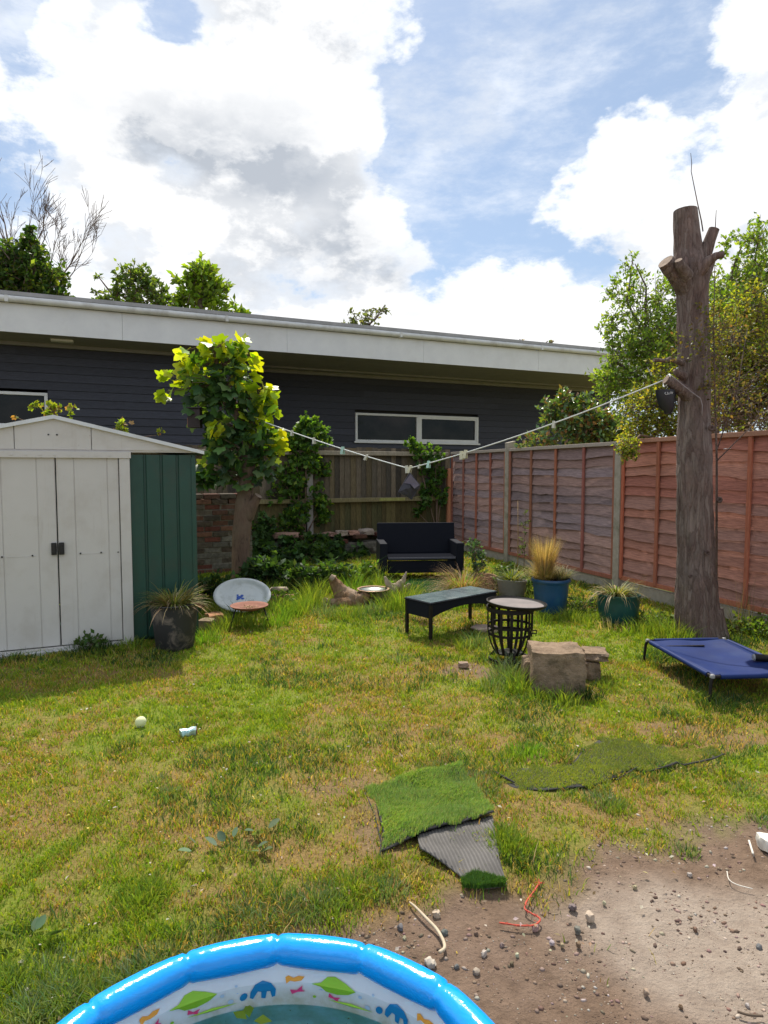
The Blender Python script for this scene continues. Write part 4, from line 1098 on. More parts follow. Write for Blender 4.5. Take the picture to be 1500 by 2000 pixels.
leafy('yellow_shrub', 'yellow green twiggy shrub spilling over the red fence around the tall trunk', 'shrub',
      [pb(1262, 800, 7.6, 42, 560), pb(1245, 850, 7.5, 28, 260), pb(1300, 775, 7.6, 40, 460), pb(1285, 838, 7.5, 34, 360), pb(1225, 870, 7.0, 20, 130), pb(1215, 888, 6.95, 13, 60), pb(1240, 885, 6.95, 12, 40), pb(1330, 830, 7.4, 36, 360), pb(1300, 725, 7.6, 28, 150),
       pb(1440, 720, 6.9, 60, 700), pb(1485, 780, 6.8, 60, 760), pb(1430, 800, 6.9, 44, 420), pb(1495, 690, 6.8, 56, 620), pb(1400, 690, 6.9, 36, 280), pb(1540, 740, 6.6, 80, 700), pb(1410, 760, 6.9, 32, 260), pb(1470, 600, 7.0, 44, 300), pb(1420, 660, 6.9, 44, 380), pb(1450, 640, 7.0, 36, 220), pb(1400, 610, 7.2, 20, 80), pb(1480, 620, 6.9, 36, 260)],
      YEL + GRN[:1], (.026, .05), (AT(1440, 900, 7.3).x, 7.3, 0), per=8, tw=.7,
      stems=[st((1450, None, 7.2, .06), (1450, 850, 7.1, .05), (1440, 740, 7.0, .03), (1430, 650, 7.0, .012)), st((1320, None, 7.7, .05), (1310, 850, 7.6, .04), (1280, 780, 7.6, .015)), st((1300, 860, 7.5, .02), (1250, 850, 7.2, .012), (1215, 888, 6.95, .006)), st((1450, 850, 7.1, .03), (1500, 760, 6.9, .02), (1520, 650, 6.8, .008))],
      seed=22, dens=2.1, hang=.2)
leafy('sparse_shrub', 'thin straggly yellowish twigs and leaves growing up against the tall bare trunk', 'shrub',
      [pb(1375, 690, 5.25, 26, 110), pb(1350, 650, 5.25, 20, 50), pb(1395, 640, 5.4, 22, 80), pb(1410, 720, 5.7, 34, 200), pb(1385, 750, 5.3, 18, 70), pb(1320, 690, 5.3, 18, 40), pb(1430, 660, 5.8, 36, 190), pb(1372, 610, 5.35, 14, 30), pb(1440, 760, 5.9, 40, 220), pb(1480, 820, 5.9, 36, 150), pb(1400, 800, 5.7, 24, 90)],
      [(.17, .19, .04), (.12, .15, .04), (.24, .2, .05), (.20, .13, .07)], (.022, .04), (AT(1400, 900, 5.75).x, 5.75, 0), per=5, tw=1.3, twr=.0022,
      stems=[st((1408, None, 5.75, .012), (1400, 900, 5.72, .010), (1396, 760, 5.6, .008), (1394, 640, 5.45, .005), (1396, 520, 5.45, .003)), st((1400, 880, 5.7, .006), (1440, 760, 5.8, .005), (1460, 640, 5.8, .003)), st((1400, 900, 5.7, .006), (1470, 830, 5.8, .004), (1500, 800, 5.8, .003))],
      seed=24, bark=bpy.data.materials['pollard_bark'])
nr_ = random.Random(8)
def twig_mass():
    c = Vector((AT(1450, 820, 6.9).x, 6.9, 0)); root = thing('dead_brush', 'mass of fine brown dead twigs heaped above the fence, right of the tall trunk', 'brush', c)
    mb = MB()
    for i in range(420):
        px = nr_.uniform(1390, 1560); py = nr_.gauss(815, 26); Y = nr_.uniform(6.5, 7.2)
        p = AT(px, py, Y) - c; d = Vector((nr_.uniform(-1, 1), nr_.uniform(-.5, .5), nr_.uniform(-.35, .8))).normalized(); L_ = nr_.uniform(.12, .4)
        m_ = p + d * L_ * .5 + Vector((0, 0, nr_.uniform(-.04, .04))); mb.tube([p, m_, p + d * L_], [.004, .003, .0015], 4, cap=False)
    for i in range(8):
        px = 1400 + i * 20; mb.tube([Vector((AT(px, 820, 6.9).x - c.x, 0, 0)), AT(px + nr_.uniform(-20, 20), 830, 6.9) - c], [.012, .006], 5)
    mb.build('twigs', mat('dead_twig_brown', (.22, .13, .085), (.13, .085, .06), 12, .9, 0), root)
twig_mass()
leafy('rose_bush', 'glossy leaved rose bush with reddish young tips behind the middle fence panel', 'bush',
      [pb(1075, 800, 9.6, 20, 120), pb(1105, 775, 9.6, 14, 50), pb(1130, 830, 9.6, 42, 560), pb(1180, 838, 9.6, 34, 420), pb(1090, 815, 9.6, 24, 190), pb(1130, 795, 9.6, 20, 110), pb(1060, 862, 9.6, 26, 120), pb(1030, 865, 9.7, 14, 50), pb(1195, 850, 9.4, 28, 300), pb(1150, 860, 9.6, 40, 400), pb(1110, 765, 9.6, 7, 14)],
      [(.10, .19, .08), (.15, .25, .12), (.22, .31, .14), (.28, .33, .05), (.36, .20, .09)], (.06, .11), None, per=6, tw=.7, seed=31, dens=1.5, m=LEAFG,
      stems=[st((1130, None, 9.6, .03), (1130, 860, 9.6, .02), (1110, 760, 9.6, .006)), st((1150, None, 9.6, .03), (1175, 850, 9.6, .01))])
# trees beyond the house
def tree_far(name, label, blobs, cols, size, Y, stems, seed, group=None, m=None, per=9, tw=.45, updir=.5):
    return leafy(name, label, 'tree', blobs, cols, size, (AT(blobs[0][7] if len(blobs[0]) > 7 else 300, 900, Y).x, Y, 0), group, per, tw, .012, stems, seed, updir, m, bpy.data.materials['pollard_bark'])
Y = 27
leafy('dark_evergreen', 'dark ivy clad evergreen with a pointed top at the far left above the roof', 'tree',
      [pb(60, 455, Y, 10, 90), pb(58, 490, Y, 28, 520), pb(40, 530, Y, 55, 1700), pb(75, 560, Y, 55, 1700), pb(10, 510, Y, 40, 700), pb(5, 570, Y, 60, 1500), pb(105, 590, Y, 30, 600), pb(-50, 550, Y, 60, 1000)],
      [(.06, .13, .03), (.08, .16, .035), (.05, .10, .025), (.18, .25, .045)], (.16, .28), (AT(50, 600, Y).x, Y, 0), per=9, tw=.4, twr=.02, seed=41, stems=[st((50, None, Y, .4), (55, 560, Y, .25), (58, 460, Y, .06))], bark=bpy.data.materials['pollard_bark'])
leafy('round_tree', 'rounded mid green tree behind the roof, left of a brighter one', 'tree',
      [pb(265, 560, Y, 42, 620), pb(225, 585, Y, 32, 380), pb(300, 580, Y, 32, 380), pb(245, 545, Y, 20, 150), pb(285, 540, Y, 18, 120), pb(195, 545, Y, 8, 20), pb(320, 600, Y, 24, 200), pb(205, 600, Y, 26, 220), pb(150, 590, Y, 14, 40), pb(325, 575, Y, 10, 22)],
      [(.14, .23, .06), (.19, .27, .07), (.11, .18, .05)], (.14, .28), (AT(262, 600, Y).x, Y, 0), per=9, tw=.5, twr=.02, seed=42, stems=[st((262, None, Y, .3), (262, 620, Y, .2), (262, 560, Y, .08)), st((262, 640, Y, .15), (330, 600, Y, .08), (355, 590, Y, .04)), st((262, 640, Y, .1), (215, 570, Y, .04), (192, 540, Y, .02))], bark=bpy.data.materials['pollard_bark'])
leafy('bright_tree', 'bright green broad leaved tree poking above the roof at the centre left', 'tree',
      [pb(395, 545, Y, 32, 380), pb(372, 560, Y, 30, 300), pb(404, 528, Y, 14, 60), pb(420, 565, Y, 24, 180), pb(375, 595, Y, 34, 340), pb(415, 600, Y, 28, 200), pb(455, 608, Y, 22, 120), pb(350, 600, Y, 20, 120), pb(478, 612, Y, 8, 16)],
      [(.24, .38, .05), (.30, .42, .06), (.19, .31, .045)], (.22, .38), (AT(392, 600, Y).x, Y, 0), per=7, tw=.5, twr=.02, seed=43, stems=[st((392, None, Y, .3), (392, 600, Y, .15), (400, 530, Y, .04))], bark=bpy.data.materials['pollard_bark'])
leafy('thin_treetop', 'thin wispy treetop just showing above the middle of the roof', 'tree',
      [pb(700, 630, Y, 18, 90), pb(745, 608, Y, 13, 46), pb(725, 625, Y, 20, 90), pb(680, 618, Y, 10, 26), pb(708, 645, Y, 26, 120), pb(680, 645, Y, 20, 80)],
      [(.14, .18, .09), (.18, .22, .12)], (.12, .22), (AT(705, 600, Y).x, Y, 0), per=7, tw=.7, twr=.018, seed=44, stems=[st((705, None, Y, .2), (705, 650, Y, .08), (690, 620, Y, .03)), st((705, 650, Y, .06), (735, 620, Y, .03), (752, 595, Y, .015))], bark=bpy.data.materials['pollard_bark'])
leafy('small_treetop', 'tiny leafy tip just clearing the roof edge, left of the fence trees', 'tree', [pb(1014, 668, Y, 8, 26), pb(1016, 680, Y, 10, 30), pb(1070, 672, Y, 9, 14), pb(1062, 680, Y, 9, 18)],
      [(.12, .2, .06), (.18, .15, .13)], (.12, .2), (AT(1035, 700, Y).x, Y, 0), per=5, tw=.7, twr=.018, seed=45, stems=[st((1035, None, Y, .15), (1035, 700, Y, .07), (1015, 662, Y, .02)), st((1035, 700, Y, .05), (1070, 666, Y, .02))], bark=bpy.data.materials['pollard_bark'])
def bare_tree():
    Y = 30; c = Vector((AT(20, 900, Y).x, Y, 0)); root = thing('bare_tree', 'leafless tree with fine spreading branches behind the dark evergreen', 'tree', c)
    rng = random.Random(14); mb = MB(); mb.tube([(0, 0, 0), (0, 0, 5), AT(30, 540, Y) - c], [.35, .3, .2], 10); mb.build('trunk', bpy.data.materials['pollard_bark'], root, smooth=True)
    br = MB(); s = Y / FPX
    for (px, py, tx, ty, r) in [(35, 530, 50, 400, .09), (30, 530, -20, 390, .09), (40, 530, 80, 420, .08), (20, 540, 5, 420, .08), (60, 520, 120, 440, .07), (100, 560, 175, 470, .08), (110, 570, 190, 480, .06), (100, 560, 140, 490, .05), (110, 590, 150, 545, .045), (25, 520, 30, 420, .06), (0, 540, -10, 470, .07), (90, 540, 110, 460, .05)]:
        a = AT(px, py, Y + rng.uniform(-1, 1)) - c; b = AT(tx, ty, Y + rng.uniform(-1, 1)) - c
        branch(br, rng, a, b - a, (b - a).length * .78, r * .55, 3, .5, .05, 5, 5, None, (2, 5), .008, .14)
        br.tube([AT(35, 560, Y) - c, a], [.08, r * .55], 6)
    br.build('crown', bpy.data.materials['pollard_bark'], root, smooth=True)
bare_tree()


# ------------------------------------------------------------------ creepers on the back fence and ground ivy
def wallpt(px, py, out):                      # a point in front of the back fence
    x, z = bhit(px, py, out); d = Vector((math.cos(BA), math.sin(BA))); n = Vector((-math.sin(BA), math.cos(BA)))
    return (BO[0] + d.x * x + n.x * out, BO[1] + d.y * x + n.y * out, z)
def wb(px, py, out, r, n, dep=.12):
    p = wallpt(px, py, out); s = p[1] / FPX; return (p[0], p[1], p[2], r * s, dep, r * s, n)
CRP = [(.07, .16, .03), (.10, .21, .035), (.05, .12, .03), (.13, .25, .04)]
def vine(name, label, blobs, cols, size, seed, foot, per=8, templ=T_MAPLE):
    x, y = np.average([b[0] for b in blobs]), np.average([b[1] for b in blobs])
    f = wallpt(*foot)
    st_ = [([(f[0], f[1], 0), (f[0] + .03, f[1], f[2])] + [(b[0], b[1], b[2])], [.016, .013, .006]) for b in blobs[::2]]
    return leafy(name, label, 'climber', blobs, cols, size, (f[0], f[1], 0), None, per, .5, .003, st_, seed, .35, LEAF, None, 0.0, .5, 'leaves', 'stem', templ, True, 1.6)
vine('fence_creeper', 'vigorous green creeper climbing over the pale post right of the maple', 
     [wb(598, 840, .1, 26, 210), wb(622, 856, .1, 24, 170), wb(575, 862, .1, 20, 130), wb(590, 880, .1, 34, 300), wb(575, 920, .1, 34, 220), wb(622, 915, .1, 22, 160), wb(560, 950, .08, 34, 150), wb(600, 962, .08, 40, 150), wb(628, 985, .1, 22, 110), wb(630, 1010, .1, 18, 90), wb(575, 1010, .1, 26, 150), wb(540, 960, .08, 26, 70), wb(560, 1030, .12, 26, 150), wb(585, 990, .08, 20, 60), wb(600, 830, .1, 12, 60)],
     CRP + [(.2, .32, .04)], (.05, .085), 51, (592, 1050, .1))
vine('corner_creeper', 'smaller green creeper hanging in the back corner above the black sofa',
     [wb(812, 875, .1, 14, 70), wb(800, 862, .1, 8, 24), wb(850, 885, .1, 18, 90), wb(835, 905, .1, 22, 130), wb(855, 930, .12, 20, 120), wb(840, 955, .1, 22, 130), wb(862, 968, .12, 14, 60), wb(830, 985, .1, 16, 60), wb(818, 1003, .1, 10, 26), wb(805, 890, .08, 12, 30)],
     CRP, (.05, .085), 52, (850, 1040, .1))
leafy('ivy_ground_cover', 'deep green mound of ivy and bramble under the low back wall', 'ivy',
      [wb(505, 1050, .5, 24, 150, .25), wb(510, 1090, .7, 28, 240, .3), wb(545, 1100, .8, 34, 340, .3), wb(590, 1100, .8, 36, 380, .3), wb(640, 1100, .8, 34, 340, .3), wb(680, 1110, .7, 30, 240, .3), wb(600, 1075, .6, 26, 190, .2), wb(645, 1075, .6, 22, 150, .2), wb(530, 1130, 1.1, 34, 260, .3), wb(590, 1130, 1.1, 34, 240, .3), wb(705, 1085, .55, 20, 110, .2), wb(725, 1110, .7, 20, 100, .2), wb(660, 1062, .5, 14, 60, .15), wb(625, 1060, .5, 16, 80, .15), wb(560, 1060, .5, 14, 60, .15), wb(520, 1020, .4, 14, 50, .15)],
      [(.05, .11, .035), (.07, .15, .04), (.04, .08, .03), (.10, .19, .05)], (.06, .11), None, per=8, tw=.5, seed=53, dens=2.2, leafname='leaves', stemname='stem', templ=T_MAPLE)  # dark green ivy, coloured darker still to stand in for shade here
leafy('roof_climber', 'reddish and lime climber tips showing over the shed roof peak', 'climber',
      [pb(105, 802, 7.3, 20, 90, 20, 9), pb(70, 800, 7.3, 8, 14), pb(140, 800, 7.3, 9, 22), pb(30, 812, 7.3, 6, 8), pb(240, 835, 7.3, 13, 40, 10, 8), pb(245, 825, 7.3, 5, 6), pb(80, 785, 7.3, 6, 8), pb(305, 845, 7.4, 8, 10)],
      [(.30, .38, .05), (.22, .32, .04), (.30, .38, .05), (.36, .20, .10)], (.035, .065), (AT(150, 900, 7.3).x, 7.3, 0), per=5, tw=.8, seed=54, leafname='leaves', stemname='stem', templ=T_MAPLE,
      stems=[st((150, None, 7.3, .02), (150, 860, 7.3, .015), (105, 805, 7.3, .006)), st((150, 860, 7.3, .012), (240, 840, 7.3, .005)), st((150, 870, 7.3, .012), (305, 850, 7.35, .004)), st((150, 860, 7.3, .01), (30, 815, 7.3, .004))])


# ------------------------------------------------------------------ garden objects
BLACK = mat('black_rattan', (.016, .017, .024), (.008, .008, .012), 60, .5, .5, bdist=.004, spec=.45)
BLKMET = mat('black_iron', (.009, .0085, .0085), (.018, .014, .012), 14, .55, .15, metal=.0, spec=.22)
TERRA = mat('terracotta', (.36, .17, .11), (.26, .12, .08), 9, .85, .15)
SOILM = mat('potting_soil', (.05, .035, .025), (.03, .02, .015), 30, .95, .6)


def build_sofa():
    root = thing('garden_sofa', 'black woven two seat garden sofa standing in the shaded back corner', 'sofa', (.50, 8.45, 0), math.radians(5))
    wv, nt, b, _ = newmat('woven_black'); b.inputs['Base Color'].default_value = (.009, .0105, .017, 1); b.inputs['Roughness'].default_value = .75; b.inputs['Specular IOR Level'].default_value = .15
    tc = nt.nodes.new('ShaderNodeTexCoord'); br = nt.nodes.new('ShaderNodeTexBrick'); nt.links.new(tc.outputs['Object'], br.inputs['Vector'])
    mp = nt.nodes.new('ShaderNodeMapping'); mp.inputs['Rotation'].default_value = (math.pi / 2, 0, 0); nt.links.new(tc.outputs['Object'], mp.inputs[0]); nt.links.new(mp.outputs[0], br.inputs['Vector'])
    br.inputs['Scale'].default_value = 14; br.inputs['Mortar Size'].default_value = .03; BUMP(nt, b, br.outputs['Fac'], -.5, .006)
    w = .56
    def bx(name, a, m=wv, parent=root, bev=.012):
        q = MB(); q.box(*a); return q.build(name, m, parent, bevel=bev)
    bx('arm', (-w, -w + .10, -.06, .60, .13, .50)); bx('arm', (w - .10, w, -.06, .60, .13, .50))
    q = MB(); M_ = Matrix.Translation((0, .50, .30)) @ Matrix.Rotation(math.radians(-9), 4, 'X'); q.box(-w + .01, w - .01, 0, .07, 0, .43, M=M_); q.build('backrest', wv, root, bevel=.012)
    sm_ = mat('seat_weave', (.007, .008, .013), (.005, .006, .009), 40, .95, .2, spec=.03); bx('seat', (-w + .105, w - .105, -.04, .52, .27, .315), sm_); bx('front_panel', (-w + .105, w - .105, -.02, .0, .10, .265))
    bpy.data.materials['woven_black']; cu = mat('seat_edge_highlight', (.075, .08, .10), (.06, .06, .08), 20, .8, .1); bx('seat_edge', (-w + .11, w - .11, -.052, -.042, .285, .312), cu, bev=.004)  # pale strip paints the thin highlight along the seat's front edge
    for x in (-w + .04, w - .04):
        for y in (-.03, .56): bx('leg', (x - .025, x + .025, y - .02, y + .03, 0, .128), BLKMET, bev=.004)
build_sofa()


def build_table():
    B = G(795, 1240); A = G(836, 1250); D = G(918, 1213)
    ux = (D - B).normalized(); L_ = (D - B).length; W_ = .30; ang = math.atan2(ux.y, ux.x)
    root = thing('coffee_table', 'low black woven coffee table with a frosted glass top on the lawn', 'table', (B.x, B.y, 0), ang)
    H = .335; wv = bpy.data.materials['woven_black']
    # local x along the length, local y back; near side is -y
    q = MB()
    def apron(x0, y0, x1, y1, arch):
        n = 16; t = Vector((y1 - y0, -(x1 - x0), 0)).normalized() * .012; vs = []
        for i in range(n + 1):
            k = i / n; z = .20 - .0 + arch * math.sin(math.pi * k) ** .8
            p = Vector((x0 + (x1 - x0) * k, y0 + (y1 - y0) * k, 0))
            vs += [p + Vector((0, 0, z)) - t, p + Vector((0, 0, H - .012)) - t, p + Vector((0, 0, H - .012)) + t, p + Vector((0, 0, z)) + t]
        fs = []
        for i in range(n):
            a = i * 4
            for k in range(4): fs.append((a + k, a + 4 + k, a + 4 + (k + 1) % 4, a + (k + 1) % 4))
        fs += [(0, 1, 2, 3), (n * 4 + 3, n * 4 + 2, n * 4 + 1, n * 4)]; q.add(vs, fs)
    for (a, b_, c, d, e) in [(-.01, -W_, L_ + .01, -W_, .065), (-.01, 0, L_ + .01, 0, .065), (0, 0 - .014, 0, -W_ + .014, .0), (L_, 0 - .014, L_, -W_ + .014, .0)]:
        q = MB(); apron(a, b_, c, d, e); q.build('apron', wv, root)
    for x in (0, L_):
        for y in (0, -W_): q = MB(); q.box(x - .013, x + .013, y - .013, y + .013, 0, H - .02); q.build('leg', BLKMET, root, bevel=.003)
    q = MB(); q.box(-.02, L_ + .02, -W_ - .02, .02, H - .012, H - .001); q.build('table_frame', wv, root, bevel=.004)
    gl = mat('dusty_glass_top', (.17, .22, .23), (.09, .12, .13), 4, .14, .02, spec=.7, dirt=(.30, .34, .33), damt=.5, dscale=6)
    q = MB(); q.box(-.012, L_ + .012, -W_ - .012, .012, H, H + .006); q.build('glass_top', gl, root, bevel=.002)
build_table()


def build_brazier():
    c = G(995, 1292); root = thing('fire_basket', 'black strap iron fire basket topped by a round lid, behind the stone blocks', 'fire basket', (c.x, c.y, 0))
    zt = .425; r1, r0 = .168, .105; zb = .07
    prof = lambda t: r0 + (r1 - r0) * math.sin(min(1, t * 1.7) * math.pi / 2) ** .8
    for k in range(14):
        a = 2 * math.pi * k / 14 + .1; q = MB(); vs = []; n = 10
        for i in range(n + 1):
            t = i / n; r = prof(t); z = zb + (zt - zb) * t
            for dr, da in ((0, -.011), (0, .011), (.004, .011), (.004, -.011)):
                vs.append((math.cos(a) * (r + dr) - math.sin(a) * da, math.sin(a) * (r + dr) + math.cos(a) * da, z))
        fs = []
        for i in range(n):
            b_ = i * 4
            for j in range(4): fs.append((b_ + j, b_ + (j + 1) % 4, b_ + 4 + (j + 1) % 4, b_ + 4 + j))
        fs += [(3, 2, 1, 0), (n * 4, n * 4 + 1, n * 4 + 2, n * 4 + 3)]; q.add(vs, fs); q.build('bar', BLKMET, root)
    def ring(name, r, z, w=.004, h=.012):
        q = MB(); q.lathe([(r - w, z - h), (r + w, z - h), (r + w, z + h), (r - w, z + h), (r - w, z - h)], 40); q.build(name, BLKMET, root)
    for t in (.60, .43): ring('hoop', prof(t) - .004, zb + (zt - zb) * t, .003, .009)
    ring('top_hoop', r1 + .006, zt - .012, .004, .016); ring('base_ring', .155, .03, .006, .008)
    for k in range(3):
        a = 2 * math.pi * k / 3 + .6; q = MB(); q.tube([(math.cos(a) * .155, math.sin(a) * .155, .03), (math.cos(a) * .12, math.sin(a) * .12, .07), (math.cos(a) * .09, math.sin(a) * .09, zb + .01)], .008, 6); q.tube([(math.cos(a) * .155, math.sin(a) * .155, .03), (math.cos(a) * .165, math.sin(a) * .165, 0)], .008, 6); q.build('leg', BLKMET, root)
    q = MB(); q.lathe([(.0005, zb - .004), (.10, zb - .004), (.10, zb + .004), (.0005, zb + .004)], 24); q.build('ash_grate', BLKMET, root)
    q = MB(); a = -.2
    q.tube([(r1 + .005, .0, .24), (r1 + .035, .0, .24), (r1 + .035, .0, .215), (r1 + .005, 0, .215)], .005, 6, M if False else 0); q.build('handle', BLKMET, root)
    # lid, a shallow tray with a pale dusty face, tipped slightly
    lid = thing('lid_tray', 'round black tray with a dusty pinkish face lying on the fire basket', 'tray', (c.x + .045, c.y - .01, zt + .012), rot=(math.radians(0), math.radians(3), 0))
    q = MB(); R_ = .222; q.lathe([(.0005, .0), (R_ - .015, 0), (R_, .012), (R_ + .004, .026), (R_ - .004, .028), (R_ - .012, .016), (R_ - .02, .012)], 48); q.build('rim', BLKMET, lid, smooth=True, sharp=40)
    q = MB(); q.lathe([(R_ - .0195, .0125), (.10, .0155), (.0005, .0165)], 48); q.build('tray_face', mat('dusty_tray_face', (.22, .19, .18), (.14, .12, .115), 6, .7, .1, dirt=(.22, .17, .16), damt=.6, dscale=8), lid, smooth=True)
    return c
build_brazier()


# stone blocks
STONE = mat('weathered_stone', (.34, .25, .175), (.20, .14, .095), 16, .95, 1.0, dirt=(.10, .08, .055), damt=.8, dscale=9, bdist=.02, spec=.1)
p = G(1092, 1352); rock('stone_block', 'big squared tan stone block on the lawn beside the fire basket', 'stone block', (p.x, p.y + .10, -.01), (.335, .30, .285), 3, rz=math.radians(-7), m=STONE, sq=.04, rough=.055, sub=16)
p = G(1168, 1335); rock('stone_block', 'smaller stepped stone block pushed against the right of the big tan one', 'stone block', (p.x - .015, p.y + .15, -.01), (.12, .20, .14), 5, rz=math.radians(-6), m=STONE, sq=.12, rough=.10, sub=12)
p = G(1168, 1335); rock('stone_slab', 'flat tan slab end lying over the smaller stone block', 'stone slab', (p.x + .025, p.y + .15, .135), (.16, .20, .055), 9, rz=math.radians(-10), m=STONE, sq=.08, rough=.10, sub=12)
p = G(1030, 1345); rock('round_stone', 'small round tan stone tucked at the left of the big block', 'stone', (p.x + .03, p.y + .10, .0), (.09, .10, .19), 12, m=STONE, sq=.5)
p = G(948, 1232); rock('slab_fragment', 'pale broken paving piece lying under the coffee table end', 'stone', (p.x, p.y, -.005), (.24, .16, .05), 15, (.40, .31, .25))
p = G(905, 1302); rock('small_stone', 'small brown stone in the bare patch left of the fire basket', 'stone', (p.x, p.y, -.005), (.075, .06, .04), 17, (.28, .2, .15))


def build_bed():
    A = Vector((2.0, 4.78)); B = Vector((2.055, 3.93))
    o = (A + B) / 2; d = (A - B).normalized(); ang = math.atan2(d.y, d.x) - math.pi / 2
    # local x to the right, local y away
    root = thing('raised_pet_bed', 'raised royal blue fabric pet bed on a black tube frame at the right lawn edge', 'pet bed', (o.x, o.y, 0), ang)
    L_ = (A - B).length / 2; W_ = .60; z = .165
    fab = mat('blue_fabric', (.004, .022, .12), (.003, .016, .09), 5, .6, .12, dirt=(.03, .055, .13), damt=.3, dscale=7, spec=.25)
    n = 18; vs = []; 
    for j in range(n + 1):
        for i in range(n + 1):
            u = i / n; v = j / n; x = .012 + u * (W_ - .024); y = -L_ + .012 + v * (2 * L_ - .024)
            sag = -.030 * math.sin(math.pi * u) * math.sin(math.pi * v) - .012 * math.exp(-((v - .84) / .05) ** 2) * math.sin(math.pi * u) + .004 * math.sin(u * 9 + v * 5)
            vs.append((x, y, z + .004 + sag))
    q = MB(); q.add(vs, [(j * (n + 1) + i, j * (n + 1) + i + 1, (j + 1) * (n + 1) + i + 1, (j + 1) * (n + 1) + i) for j in range(n) for i in range(n)])
    f = q.build('fabric', fab, root, smooth=True); so_ = f.modifiers.new('thick', 'SOLIDIFY'); so_.thickness = .004
    for (a, b_) in (((0, -L_, z), (W_, -L_, z)), ((0, L_, z), (W_, L_, z)), ((0, -L_, z), (0, L_, z)), ((W_, -L_, z), (W_, L_, z))):
        q = MB(); q.tube([a, b_], .011, 10); q.build('frame_rail', BLKMET, root, smooth=True, sharp=50)
        a = Vector(a); b_ = Vector(b_); d_ = (b_ - a).normalized(); q = MB(); q.tube([a + d_ * .05, b_ - d_ * .05], .0165, 12); q.build('hem', fab, root, smooth=True, sharp=50)
    for x in (0, W_):
        for y in (-L_, L_):
            sx = -1 if x == 0 else 1; sy = -1 if y < 0 else 1
            q = MB(); q.tube([(x, y, z + .004), (x + sx * .012, y + sy * .006, z - .03), (x + sx * .022, y + sy * .012, 0)], [.011, .010, .009], 10); q.build('leg', BLKMET, root, smooth=True, sharp=50)
            q = MB(); q.lathe([(.0005, .016), (.012, .014), (.016, .004), (.016, -.006)], 12, o=(x, y, z)); q.build('corner_cap', mat('grey_plastic', (.3, .3, .3), (.2, .2, .2), 9, .5, .0) if 'grey_plastic' not in bpy.data.materials else bpy.data.materials['grey_plastic'], root, smooth=True)
    q = MB(); q.box(.05, W_ * .62, L_ * .70, L_ * .73, z - .014, z - .006, M=None); q.build('crease_band', BLKMET, root)
    c = AT(1500, 1292, 4.35)
    k = thing('black_torch', 'short black tube resting on the right side of the blue pet bed', 'tube', (2.52, 4.28, z + .0), math.radians(-12))
    q = MB(); q.tube([(0, 0, .02), (.16, 0, .02), (.20, 0, .02)], [.024, .024, .030], 16); q.build('body', BLKMET, k, smooth=True, sharp=40)
    q = MB(); q.tube([(-.012, 0, .02), (-.001, 0, .02)], [.020, .024], 16); q.build('end_cap', bpy.data.materials['grey_plastic'], k, smooth=True, sharp=40)
build_bed()


# ------------------------------------------------------------------ pots and their plants
def arch_blades(name, c, n, L_, cols, mat_, parent, seed, spread=1.0, w=.006, droop=.9, r0=.06, upright=.0, segs=5):
    """long arching leaves from a crown point (local coordinates)"""
    rng = np.random.RandomState(seed); V = []; F = []; C = []; b = 0
    pal = palette(rng, n, cols, .2)
    for i in range(n):
        a = rng.rand() * 6.283; ln = L_ * rng.uniform(.45, 1.1); out = spread * rng.uniform(.2, 1.0) * (1 - upright); r = r0 * rng.rand()
        d = np.array([math.cos(a), math.sin(a), 0]); p = np.array(c) + d * r; v = d * out + np.array([0, 0, 1.0]); v /= np.linalg.norm(v)
        side = np.array([-math.sin(a), math.cos(a), 0]) * w * rng.uniform(.6, 1.2)
        for k in range(segs + 1):
            t = k / segs; ww = side * (1 - t ** 2) + side * .05
            V += [p - ww, p + ww]; C += [pal[i]] * 2
            v = v + np.array([0, 0, -droop * .55 / segs * (1 + t * 1.6)]) + d * .05; v /= np.linalg.norm(v); p = p + v * ln / segs
        for k in range(segs): F.append((b + 2 * k, b + 2 * k + 1, b + 2 * k + 3, b + 2 * k + 2))
        b += 2 * (segs + 1)
    return np_mesh(name, V, F, mat_, parent, np.array(C))


def pot(name, label, loc, prof, m, soil_z, soil_r, rz=0, n=40, group=None, tilt=None, wob=0.0, seed=1):
    root = thing(name, label, 'plant pot', loc, rz, group, rot=tilt)
    q = MB(); q.lathe(prof, n)
    if wob:
        from mathutils import noise as mn
        for i, v in enumerate(q.v):
            v = Vector(v); k = 1 + wob * mn.noise(v * 7 + Vector((seed, 0, 0))); q.v[i] = (v.x * k, v.y * k, v.z * (1 + wob * .6 * mn.noise(v * 4 + Vector((0, seed, 0)))))
    q.build('body', m, root, smooth=True, sharp=45)
    q = MB(); q.lathe([(soil_r, soil_z), (soil_r * .5, soil_z + .012), (.0005, soil_z + .015)], 24); q.build('soil', SOILM, root, smooth=True)
    return root


def plant(name, label, loc, parts, cat='plant'):
    root = thing(name, label, cat, loc)
    for (pn, n, L_, cols, seed, kw) in parts: arch_blades(pn, (0, 0, 0), n, L_, cols, kw.pop('m', GRASS), root, seed, **kw)
    return root


SEDGE = [(.20, .24, .06), (.30, .31, .10), (.13, .19, .05), (.38, .36, .18), (.26, .20, .10)]
